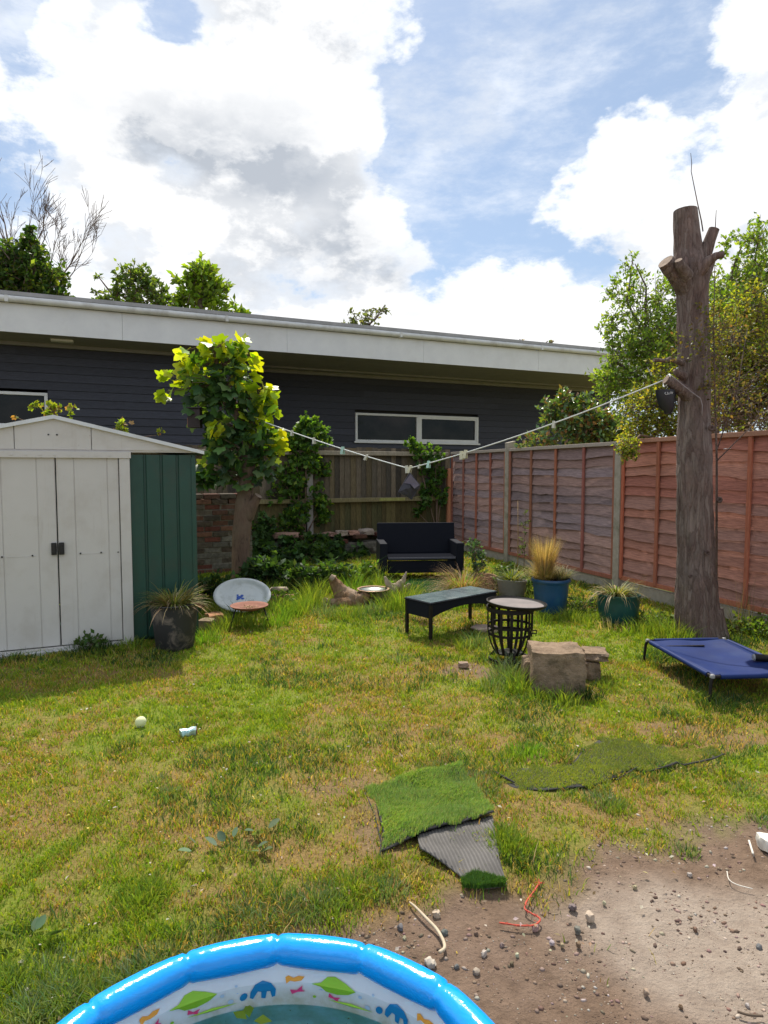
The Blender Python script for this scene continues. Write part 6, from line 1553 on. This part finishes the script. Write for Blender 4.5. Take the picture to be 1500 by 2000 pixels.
def build_turf():
    back = mat('turf_backing', (.05, .045, .04), (.03, .03, .03), 20, .9, .3)
    rib, nt, b, _ = newmat('ribbed_backing'); tc = nt.nodes.new('ShaderNodeTexCoord'); mp = nt.nodes.new('ShaderNodeMapping'); mp.inputs['Rotation'].default_value = (0, 0, math.radians(-12)); nt.links.new(tc.outputs['Object'], mp.inputs[0])
    wv = nt.nodes.new('ShaderNodeTexWave'); wv.inputs['Scale'].default_value = 22; wv.inputs['Distortion'].default_value = .6; nt.links.new(mp.outputs[0], wv.inputs[0])
    n = NZ(nt, 9, 5, .6); c_ = MX(nt, MR(nt, n, .35, .65), (.085, .078, .072), (.15, .138, .127)); nt.links.new(MX(nt, MR(nt, wv.outputs[0], .0, .5, .55, 0), c_, (.04, .037, .034)), b.inputs['Base Color']); b.inputs['Roughness'].default_value = .8; BUMP(nt, b, wv.outputs[0], .6, .006)
    C0 = sum(MATP, Vector()) / len(MATP); root = thing('turf_offcut', 'bright green square of artificial turf with its near corner folded under, showing grey backing', 'artificial turf', (0, 0, 0))
    a = G(712, 1548); b_ = G(900, 1505)
    def zf(x, y):                               # laid over lumps, near edge lifted, a roll along the far edge
        d = np.sqrt((x - .10) ** 2 + (y - 2.40) ** 2); t = np.clip((y - (2.80 + .45 * (x + .09))) / .06, -1, 1)
        near = np.exp(-((y - 2.42) / .16) ** 2) * np.clip((x + .08) / .3, 0, 1)
        return .020 + .034 * near + .018 * np.exp(-((y - (2.84 + .42 * x)) / .05) ** 2) * (x > .05) + .006 * np.sin(x * 17) + .004 * np.sin(y * 23) + .040 * (fbm(x * 9, y * 9, 2, 8) - .5)
    poly = [tuple(p[:2]) for p in MATP]
    sheet('backing', poly, zf, .006, back, root)
    poly = ragged(poly, .009, 3); turf_blades('pile', poly, root, 44000, .018, [(.24, .41, .09), (.30, .47, .12), (.36, .50, .16), (.17, .31, .06), (.38, .42, .16)], 31, lambda x, y: zf(x, y) + .002, w=.0022)
    fl = [G(815, 1632, .03), G(868, 1614, .03), G(962, 1592, .03), G(975, 1660, .05), G(991, 1712, .04), G(955, 1722, .03), G(925, 1724, .02), G(870, 1690, .02), G(820, 1660, .03)]
    def zg(x, y): return .012 + .020 * np.clip((y - 2.15) / .35, 0, 1.0) + .006 * np.sin(x * 12) + .010 * np.exp(-((y - 2.30) / .05) ** 2)
    fp = [(p.x, p.y) for p in fl]; sheet('folded_flap', fp, zg, .006, rib, root)
    e = [G(900, 1722, .02), G(925, 1705, .02), G(960, 1708, .03), G(988, 1714, .03), G(985, 1728, .02), G(930, 1738, .01), G(905, 1735, .01)]
    turf_blades('turned_edge', [(p.x, p.y) for p in e], root, 5200, .020, [(.06, .15, .025), (.09, .2, .03)], 33, lambda x, y: .016 + 0 * x, w=.0022)
    ed = MB(); ed.tube([G(712, 1552, .0) + Vector((0, 0, .014)), G(730, 1585, .016), G(744, 1642, .016), G(742, 1670, .018)], .003, 6); ed.build('cut_edge', back, root)
    # second, flat faded piece
    root = thing('turf_sheet', 'faded olive sheet of artificial turf lying flat with a curled torn near edge', 'artificial turf', (0, 0, 0))
    poly = [tuple(p[:2]) for p in MAT2]
    def zh(x, y): return gheight(x, y) + .004 + .010 * np.sin(x * 9) * np.sin(y * 7 + 1) + .018 * np.exp(-((y - 2.98) / .06) ** 2) * (x > 1.0)
    sheet('backing', poly, zh, .006, back, root)
    poly = ragged(poly, .030, 4, .03); turf_blades('pile', poly, root, 52000, .012, [(.26, .33, .06), (.30, .36, .07), (.36, .40, .09), (.21, .28, .05)], 35, lambda x, y: zh(x, y) + .002, w=.0024)
    ed = MB(); rr = random.Random(3)
    for pl in ([(1415, 1472), (1395, 1481), (1370, 1487), (1335, 1494), (1322, 1489), (1310, 1494), (1290, 1500), (1262, 1507)], [(1246, 1497), (1228, 1508), (1203, 1524)], [(965, 1506), (985, 1518), (1005, 1528)]):
        ed = MB(); ed.tube([G(px, py, .014) for px, py in pl], [.003] + [.0075 * rr.uniform(.4, 1) for _ in range(len(pl) - 2)] + [.003], 7); ed.build('torn_edge', back, root)
    root = thing('turf_sheet', 'dark green artificial turf laid under the front of the black sofa', 'artificial turf', (0, 0, 0))
    poly = [tuple(G(*p)[:2]) for p in [(790, 1172), (785, 1150), (800, 1136), (870, 1134), (960, 1140), (960, 1165), (880, 1172)]]
    sheet('backing', poly, lambda x, y: .022 + 0 * x, .008, back, root, .1); turf_blades('pile', poly, root, 16000, .016, [(.03, .13, .05), (.04, .17, .06)], 36, lambda x, y: .027 + 0 * x, w=.005)
build_turf()


# ------------------------------------------------------------------ small things on the lawn and earth
c = G(275, 1420); bl = thing('ball', 'small pale yellow ball lying on the lawn', 'ball', (c.x, c.y, 0)); q = MB(); q.lathe([(.0005, 0)] + [(.030 * math.sin(t), .030 - .030 * math.cos(t)) for t in [k * math.pi / 14 for k in range(1, 14)]] + [(.0005, .060)], 24)
q.build('shell', mat('pale_felt', (.72, .74, .42), (.62, .64, .36), 30, .9, .3), bl, smooth=True); q = MB(); q.tube([(.0305 * math.cos(t), .0305 * math.sin(t) * .55, .03 + .0305 * math.sin(t) * .83) for t in [k * .3 for k in range(21)]], .0012, 5); q.build('seam', mat('white_seam', (.8, .8, .78), None, 9, .6, 0), bl)
c = G(368, 1440); cn = thing('crushed_can', 'small crushed silver and teal drinks can in the grass', 'can', (c.x, c.y, .012), .5)
al = mat('can_silver', (.62, .68, .68), (.25, .5, .5), 25, .3, .2, metal=.5); q = MB(); q.tube([(-.04, 0, .016), (-.02, .004, .020), (0, -.003, .014), (.02, .003, .019), (.04, 0, .017)], [.024, .021, .023, .020, .024], 14, jit=.2, rng=random.Random(1)); q.build('body', al, cn, smooth=True, sharp=40)
q = MB(); q.tube([(.041, 0, .017), (.044, 0, .017)], [.022, .019], 14); q.build('rim', mat('can_red', (.45, .12, .08), None, 9, .4, 0), cn)
def cordlet(name, label, cat, pts, r, m, zs=.01):
    P_ = []
    for i in range(len(pts) - 1):
        for k in range(4):
            t = k / 4; p0 = pts[max(i - 1, 0)]; p1 = pts[i]; p2 = pts[i + 1]; p3 = pts[min(i + 2, len(pts) - 1)]
            f = lambda a, b, c_, d: .5 * (2 * b + (c_ - a) * t + (2 * a - 5 * b + 4 * c_ - d) * t * t + (3 * b - a - 3 * c_ + d) * t ** 3)
            P_.append(G(f(p0[0], p1[0], p2[0], p3[0]), f(p0[1], p1[1], p2[1], p3[1]), zs))
    P_.append(G(*pts[-1], zs)); q = MB(); q.tube(P_, r, 7); o = q.build(name, m, smooth=True); tag(o, label, cat); return o
cordlet('root_stick', 'pale curved root lying on the bare earth above the pool', 'stick', [(800, 1762), (812, 1772), (835, 1796), (853, 1815), (866, 1838), (868, 1852), (858, 1860)], [.003 + .0022 * min(1, k / 8) for k in range(25)], mat('pale_root', (.55, .46, .33), (.42, .33, .22), 20, .8, .2))
cordlet('orange_twine', 'frayed orange red twine straggling over the bare earth', 'twine', [(975, 1802), (995, 1805), (1020, 1808), (1045, 1806), (1055, 1795), (1040, 1785), (1025, 1775), (1030, 1758), (1045, 1738), (1053, 1724)], [.0022 + .0014 * ((k * 7) % 5) / 5 for k in range(37)], mat('orange_twine', (.55, .09, .05), (.4, .06, .04), 60, .8, .4, bdist=.002), .006)
c = G(1053, 1724, .006); q = MB(); rr = random.Random(2)
for px, py in [(985, 1803), (1010, 1806), (1035, 1808), (1050, 1800), (1050, 1790), (1032, 1780), (1026, 1766), (1036, 1750), (1048, 1732)]:
    e = G(px, py, .007)
    for k in range(3): a = rr.random() * 6.28; q.tube([e, e + Vector((math.cos(a) * .012, math.sin(a) * .012, .006 * rr.random()))], .0009, 4)
for k in range(9): a = rr.random() * 6.28; q.tube([c, c + Vector((math.cos(a) * .018, math.sin(a) * .018, .008 * rr.random()))], .0015, 4)
kk = q.build('twine_knot', bpy.data.materials['orange_twine'], bpy.data.objects['orange_twine'])
wtm = mat('chalky_white', (.72, .68, .60), (.6, .55, .47), 15, .9, .3)
c = G(1497, 1655); rock('white_stone', 'chalky white lump at the right edge of the bare earth', 'stone', (c.x, c.y, -.005), (.055, .07, .05), 41, (.74, .70, .62))
cordlet('bone_stick', 'short pale stick standing out at the grass edge beside the chalky lump', 'stick', [(1463, 1642), (1467, 1655), (1471, 1668)], .004, wtm, .012); cordlet('wire_bit', 'thin curved pale twig on the dusty ground at the right', 'twig', [(1420, 1702), (1424, 1718), (1440, 1728), (1470, 1736)], .0018, wtm, .006)
cordlet('dark_stick', 'short dark stick at the lower right corner of the dusty ground', 'stick', [(1440, 1975), (1462, 1982), (1490, 1984)], .0035, mat('dark_twig', (.14, .1, .07), None, 12, .9, .2), .006)
# stones on the earth
PEB = [((.31, .25, .19), 'p'), ((.45, .39, .31), 'l'), ((.16, .16, .155), 'g'), ((.19, .12, .085), 'b')]
plist = [(1152, 1790, 18, 1), (1128, 1815, 15, 2), (1118, 1770, 13, 2), (782, 1810, 14, 2), (868, 1820, 13, 2), (840, 1880, 20, 1), (852, 1783, 14, 1), (790, 1830, 9, 0), (1046, 1811, 13, 0), (1008, 1848, 10, 0), (1068, 1832, 10, 0), (1130, 1842, 10, 3), (1158, 1838, 12, 3), (1483, 1848, 12, 2), (945, 1860, 12, 1), (1000, 1878, 7, 3), (1358, 1812, 9, 3), (1200, 1902, 11, 3), (1262, 1935, 12, 0), (1146, 1985, 10, 3), (930, 1895, 12, 0), (892, 1885, 9, 2), (1078, 1838, 9, 1), (1098, 1842, 8, 0), (1388, 1780, 7, 3), (1432, 1742, 8, 3), (1347, 1706, 9, 1), (1240, 1730, 8, 0), (870, 1950, 9, 2), (1010, 1862, 8, 1), (980, 1842, 8, 0), (1115, 1905, 8, 0), (1460, 1960, 8, 1), (1330, 1962, 7, 3), (930, 1820, 8, 3), (905, 1800, 7, 3), (1380, 1870, 6, 3), (1060, 1775, 8, 0), (1180, 1760, 7, 1)]
PLAB = set()
for i, (px, py, w, k) in enumerate(plist):
    p = G(px, py); s = math.hypot(p.y, CH) / FPX * w; rr = random.Random(i)
    names = {0: 'brownish', 1: 'pale', 2: 'grey', 3: 'dark reddish'}
    size = 'large' if w >= 14 else 'medium' if w >= 10 else 'small'
    where = 'beside the blue pool rim' if px < 900 and py > 1860 else 'near the pale curved root' if px < 900 else 'near the orange twine' if px < 1090 and py < 1860 else 'below the orange twine' if px < 1120 else 'on the brown earth right of the orange twine' if px < 1210 else 'out on the pale dusty ground, lower part' if py > 1840 else 'out on the pale dusty ground, upper part'
    lab = '%s %s pebble %s' % (size, names[k], where)
    if lab not in PLAB:
        PLAB.add(lab)
        rock('pebble', lab, 'pebble', (p.x, p.y, -.014), (s * .95, s * rr.uniform(.6, .9), s * .6 + .006), 300 + i, tuple(v * rr.uniform(.85, 1.1) for v in PEB[k][0]), '%s pebbles scattered on the earth' % names[k], rr.random() * 3, sub=3, sq=.85, rough=.20)


def build_gravel():
    rng = np.random.RandomState(77); n = 34000; x = rng.uniform(-.5, 2.6, n); y = rng.uniform(.95, 3.0, n)
    k = (soil_sd(x, y) > rng.normal(0, .08, n)) & ((x - POOL_C.x) ** 2 + (y - POOL_C.y) ** 2 > (POOL_R + .05) ** 2) & (fbm(x * 5, y * 5, 3, 33) > rng.uniform(.25, .75, n)); x = x[k]; y = y[k]; n = len(x)
    s = .0014 + .0085 * rng.rand(n) ** 7 + .0012 * rng.rand(n); z = gheight(x, y)
    t = np.array([(1, 0, 0), (-.5, .87, 0), (-.5, -.87, 0), (.2, .3, .8), (0, 0, -.6)]); F = np.array([(0, 1, 3), (1, 2, 3), (2, 0, 3), (1, 0, 4), (2, 1, 4), (0, 2, 4)])
    t = np.array([(1, 0, 0), (.3, .9, .1), (-.8, .6, 0), (-.8, -.5, .1), (.3, -.9, 0), (.2, .1, .75), (-.2, 0, -.6)]); F = np.array([(i, (i + 1) % 5, 5) for i in range(5)] + [((i + 1) % 5, i, 6) for i in range(5)])
    a = rng.rand(n) * 6.28; ca, sa = np.cos(a), np.sin(a); st_ = 1 + rng.normal(0, .2, n)
    vx = t[None, :, 0] * st_[:, None]; vy = t[None, :, 1] / st_[:, None]
    V = np.stack([x[:, None] + s[:, None] * (vx * ca[:, None] - vy * sa[:, None]), y[:, None] + s[:, None] * (vx * sa[:, None] + vy * ca[:, None]), z[:, None] + s[:, None] * t[None, :, 2]], -1).reshape(-1, 3)
    Fa = (F[None] + (np.arange(n) * 7)[:, None, None]).reshape(-1, 3)
    C = palette(rng, n, [(.22, .15, .11), (.17, .11, .08), (.27, .19, .15), (.11, .075, .055), (.20, .14, .105), (.42, .36, .29), (.30, .24, .19)], .18)
    o = np_mesh('gravel', V, Fa, colmat('grit', .9, .0, 30, None, .2), None, np.repeat(C, 7, axis=0), smooth=True); tag(o, 'fine grit and crumbs of earth on the bare ground', 'gravel', kind='stuff')
    # bits of litter, dead leaves and clover heads in the lawn
    n = 1500; y = 1.4 + 8 * rng.rand(n) ** 1.3; x = rng.uniform(-1, 1, n) * .62 * y; k = (soil_sd(x, y) < .3) & ~blocked(x, y); x = x[k]; y = y[k]; n = len(x)
    P_ = np.stack([x, y, gheight(x, y) + .022], -1)
    o = leaves('dead_leaves', P_, np.concatenate([rng.normal(0, 1, (n, 2)), rng.normal(0, .25, (n, 1))], 1), rng.uniform(.006, .022, n), palette(rng, n, [(.55, .50, .42), (.40, .28, .17), (.12, .08, .05), (.62, .58, .52), (.3, .2, .12)], .2), LEAF, None, T_LEAF, .8, rng)
    tag(o, 'dry leaves and pale scraps scattered through the lawn', 'leaf litter', kind='stuff')
build_gravel()


# ------------------------------------------------------------------ paddling pool
def build_pool():
    root = thing('paddling_pool', 'round blue inflatable paddling pool with a printed white inner wall, cut by the lower frame', 'paddling pool', (POOL_C.x, POOL_C.y, 0))
    m, nt, b, _ = newmat('blue_vinyl'); b.inputs['Base Color'].default_value = (.002, .31, .84, 1); b.inputs['Roughness'].default_value = .16; b.inputs['Specular IOR Level'].default_value = .6
    b.inputs['Subsurface Weight'].default_value = .0; BUMP(nt, b, NZ(nt, 26, 5, .6, dist=1.5), .20, .008)
    n0 = 15; ang0 = math.radians(94 - 24 * 4); seg = 26; nt_ = 30
    for lvl, (zc, R_, r) in enumerate(((.252, .520, .037), (.175, .535, .038), (.096, .538, .040), (.03, .54, .03))):
        q = MB(); rings = []
        for k in range(n0):
            a0 = ang0 + 2 * math.pi * k / n0; a1 = ang0 + 2 * math.pi * (k + 1) / n0
            P0 = Vector((math.cos(a0) * R_, math.sin(a0) * R_, 0)); P1 = Vector((math.cos(a1) * R_, math.sin(a1) * R_, 0))
            for j in range(seg):
                t = j / seg; c = P0.lerp(P1, t); bulge = max(0, math.sin(math.pi * t)) ** .30; d = c.normalized()
                rings.append((c + d * (.006 * bulge), d, r * (.78 + .22 * bulge), t))
        from mathutils import noise as mn
        vs = []
        for (c, d, rr, t) in rings:
            for i in range(nt_):
                th = 2 * math.pi * i / nt_; w = 1 + .075 * mn.noise(Vector((c.x * 55, c.y * 55, th * 1.6))) * (1 if min(t, 1 - t) < .15 else .12)
                vs.append(c + (d * math.cos(th) * rr + Vector((0, 0, math.sin(th) * rr))) * w + Vector((0, 0, zc)))
        N_ = len(rings); fs = [(j * nt_ + i, ((j + 1) % N_) * nt_ + i, ((j + 1) % N_) * nt_ + (i + 1) % nt_, j * nt_ + (i + 1) % nt_) for j in range(N_) for i in range(nt_)]
        q.add(vs, fs); q.build('ring', m, root, smooth=True)
    white, nt, b, _ = newmat('white_vinyl'); b.inputs['Roughness'].default_value = .3
    tc = nt.nodes.new('ShaderNodeTexCoord'); sp = nt.nodes.new('ShaderNodeSeparateXYZ'); nt.links.new(tc.outputs['Object'], sp.inputs[0]); nz = NZ(nt, 12, 6, .7)
    mu = nt.nodes.new('ShaderNodeMath'); mu.operation = 'MULTIPLY_ADD'; nt.links.new(nz, mu.inputs[0]); mu.inputs[1].default_value = .05; nt.links.new(sp.outputs[2], mu.inputs[2])
    g = MR(nt, mu.outputs[0], .17, .215, 1, 0)      # algae stain near the water line, part of the vinyl
    mx = nt.nodes.new('ShaderNodeMath'); mx.operation = 'MULTIPLY'; nt.links.new(g, mx.inputs[0]); nt.links.new(MR(nt, NZ(nt, 9, 6, .7), .35, .6, .15, .9), mx.inputs[1])
    nt.links.new(MX(nt, mx.outputs[0], (.74, .77, .82), (.42, .42, .30)), b.inputs['Base Color'])
    cols = [('print_green', (.30, .60, .03)), ('print_blue', (.01, .22, .50)), ('print_pink', (.75, .06, .22)), ('print_orange', (.85, .36, .04)), ('print_faint', (.45, .60, .78)), ('print_dark', (.02, .04, .12))]
    mats = [white] + [mat(n_, c_, tuple(v * .9 for v in c_), 9, .4, 0) for n_, c_ in cols]
    Ri = .492
    q = MB(); q.lathe([(Ri + .016, .235), (Ri, .19), (Ri - .002, .12), (Ri, .06), (Ri - .01, .01)], 90)
    q.f = [tuple(reversed(f)) for f in q.f]
    def pr(poly, a, z, sc, m_, flip=1, rot=0.0):      # print on the wall: poly in metres, x along the wall
        from mathutils.geometry import tessellate_polygon
        n = len(poly); cr, sr = math.cos(rot), math.sin(rot); vs = []; tri = tessellate_polygon([[Vector((x, y, 0)) for x, y in poly]])
        for (x, y) in poly:
            x, y = (x * cr - y * sr) * sc * flip, (x * sr + y * cr) * sc
            th = a - x / Ri; zz = z + y; rr = Ri - .0035 + (zz - .19) * (.016 / .038) * (zz > .19); vs.append((math.cos(th) * rr, math.sin(th) * rr, zz))
        q.add(vs, [tuple(t) for t in tri], m_)
    fish = [(-.06, 0), (-.035, .006), (-.02, .02), (.0, .024), (.03, .016), (.06, .006), (.04, -.008), (.01, -.016), (-.02, -.014), (-.035, -.004)]
    jelly = [(-.032, -.018), (-.03, -.004), (-.018, .014), (.0, .02), (.02, .014), (.032, -.002), (.03, -.02), (.022, -.022), (.018, -.006), (.010, -.006), (.006, -.024), (-.004, -.022), (-.004, -.006), (-.012, -.004), (-.024, -.022)]
    tail = [(-.02, .008), (.0, .0), (.022, .010), (.016, -.002), (.024, -.010), (.0, -.006), (-.018, -.008)]
    wave = [(-.03, .006), (-.02, .010), (-.005, .004), (.01, .009), (.03, .008), (.02, -.002), (.0, -.005), (-.015, -.003), (-.026, -.010)]
    drop = [(math.cos(t) * .009, math.sin(t) * .007) for t in [k * .7 for k in range(9)]]
    for k in range(9):
        a = math.radians(98 - 40 * k)
        pr(jelly, a, .178, 1.0, 2); pr(drop, a + .095, .165, 1.2, 2, rot=.8)
        pr(wave, a - .16, .197, .8, 4); pr(tail, a - .17, .172, .8, 3, rot=.3); pr(fish, a - .36, .187, .95, 1, rot=-.06); pr(tail, a - .36, .163, .7, 3, rot=-.3)
        pr(drop, a - .50, .18, .6, 5); pr(drop, a - .54, .16, .8, 5); pr(drop, a + .13, .195, .4, 5); pr([(x * .22, y * .22) for x, y in drop], a - .30, .187, 1.0, 6); pr(drop, a - .26, .158, .5, 1); pr([(-.05, .002), (0, .004), (.05, .001), (.0, -.003)], a - .45, .152, 1.2, 1)
    q.build('inner_wall', mats, root, smooth=False)
    wm = mat('blue_floor', (.02, .30, .44), (.015, .22, .36), 5, .4, .05, dirt=(.06, .13, .06), damt=.8, dscale=9)
    q = MB(); q.lathe([(Ri - .002, .03), (.0005, .03)], 60); q.build('pool_floor', wm, root)
    w, nt, b, _ = newmat('pool_water'); b.inputs['Base Color'].default_value = (.35, .75, .78, 1); b.inputs['Roughness'].default_value = .02; b.inputs['Transmission Weight'].default_value = 1; b.inputs['IOR'].default_value = 1.33
    BUMP(nt, b, NZ(nt, 5, 3, .5), .15, .01)
    from mathutils import noise as mn
    q = MB(); vs = []; nn = 96
    for k in range(nn): t = 2 * math.pi * k / nn; vs.append((math.cos(t) * (Ri - .004), math.sin(t) * (Ri - .004), .135))
    q.add(vs, [tuple(range(nn))]); q.build('water', w, root)
    def lf(px, py, s, seed, lab, col):
        c = G(px, py, .138); rr = np.random.RandomState(seed); t = thing('floating_leaf', lab, 'leaf', c)
        n = 4; a = rr.rand(n) * 6.28; leaves('blade', np.stack([np.cos(a) * s * .2, np.sin(a) * s * .2, .001 + .002 * rr.rand(n)], -1), np.stack([np.cos(a), np.sin(a), 0 * a + .05], -1), np.full(n, s), palette(rr, n, [col], .1), LEAF, t, T_LEAF, .98, rr)
    lf(488, 1995, .045, 1, 'yellow green leaf floating near the left of the paddling pool', (.35, .48, .05)); lf(660, 1960, .014, 2, 'dark leaf scrap floating by the far wall of the paddling pool', (.05, .08, .04))
    rr = np.random.RandomState(9); n = 260; a = rr.rand(n) * 6.28; r_ = Ri * .97 * np.sqrt(rr.rand(n)) ** .6; t = leaves('debris', np.stack([np.cos(a) * r_, np.sin(a) * r_, .1365 + 0 * a], -1), np.concatenate([rr.normal(0, 1, (n, 2)), np.zeros((n, 1))], 1), rr.uniform(.002, .007, n), palette(rr, n, [(.10, .13, .04), (.2, .2, .1), (.05, .06, .03)], .2), LEAF, root, T_LEAF, .98, rr); t['kind'] = 'stuff'
build_pool()
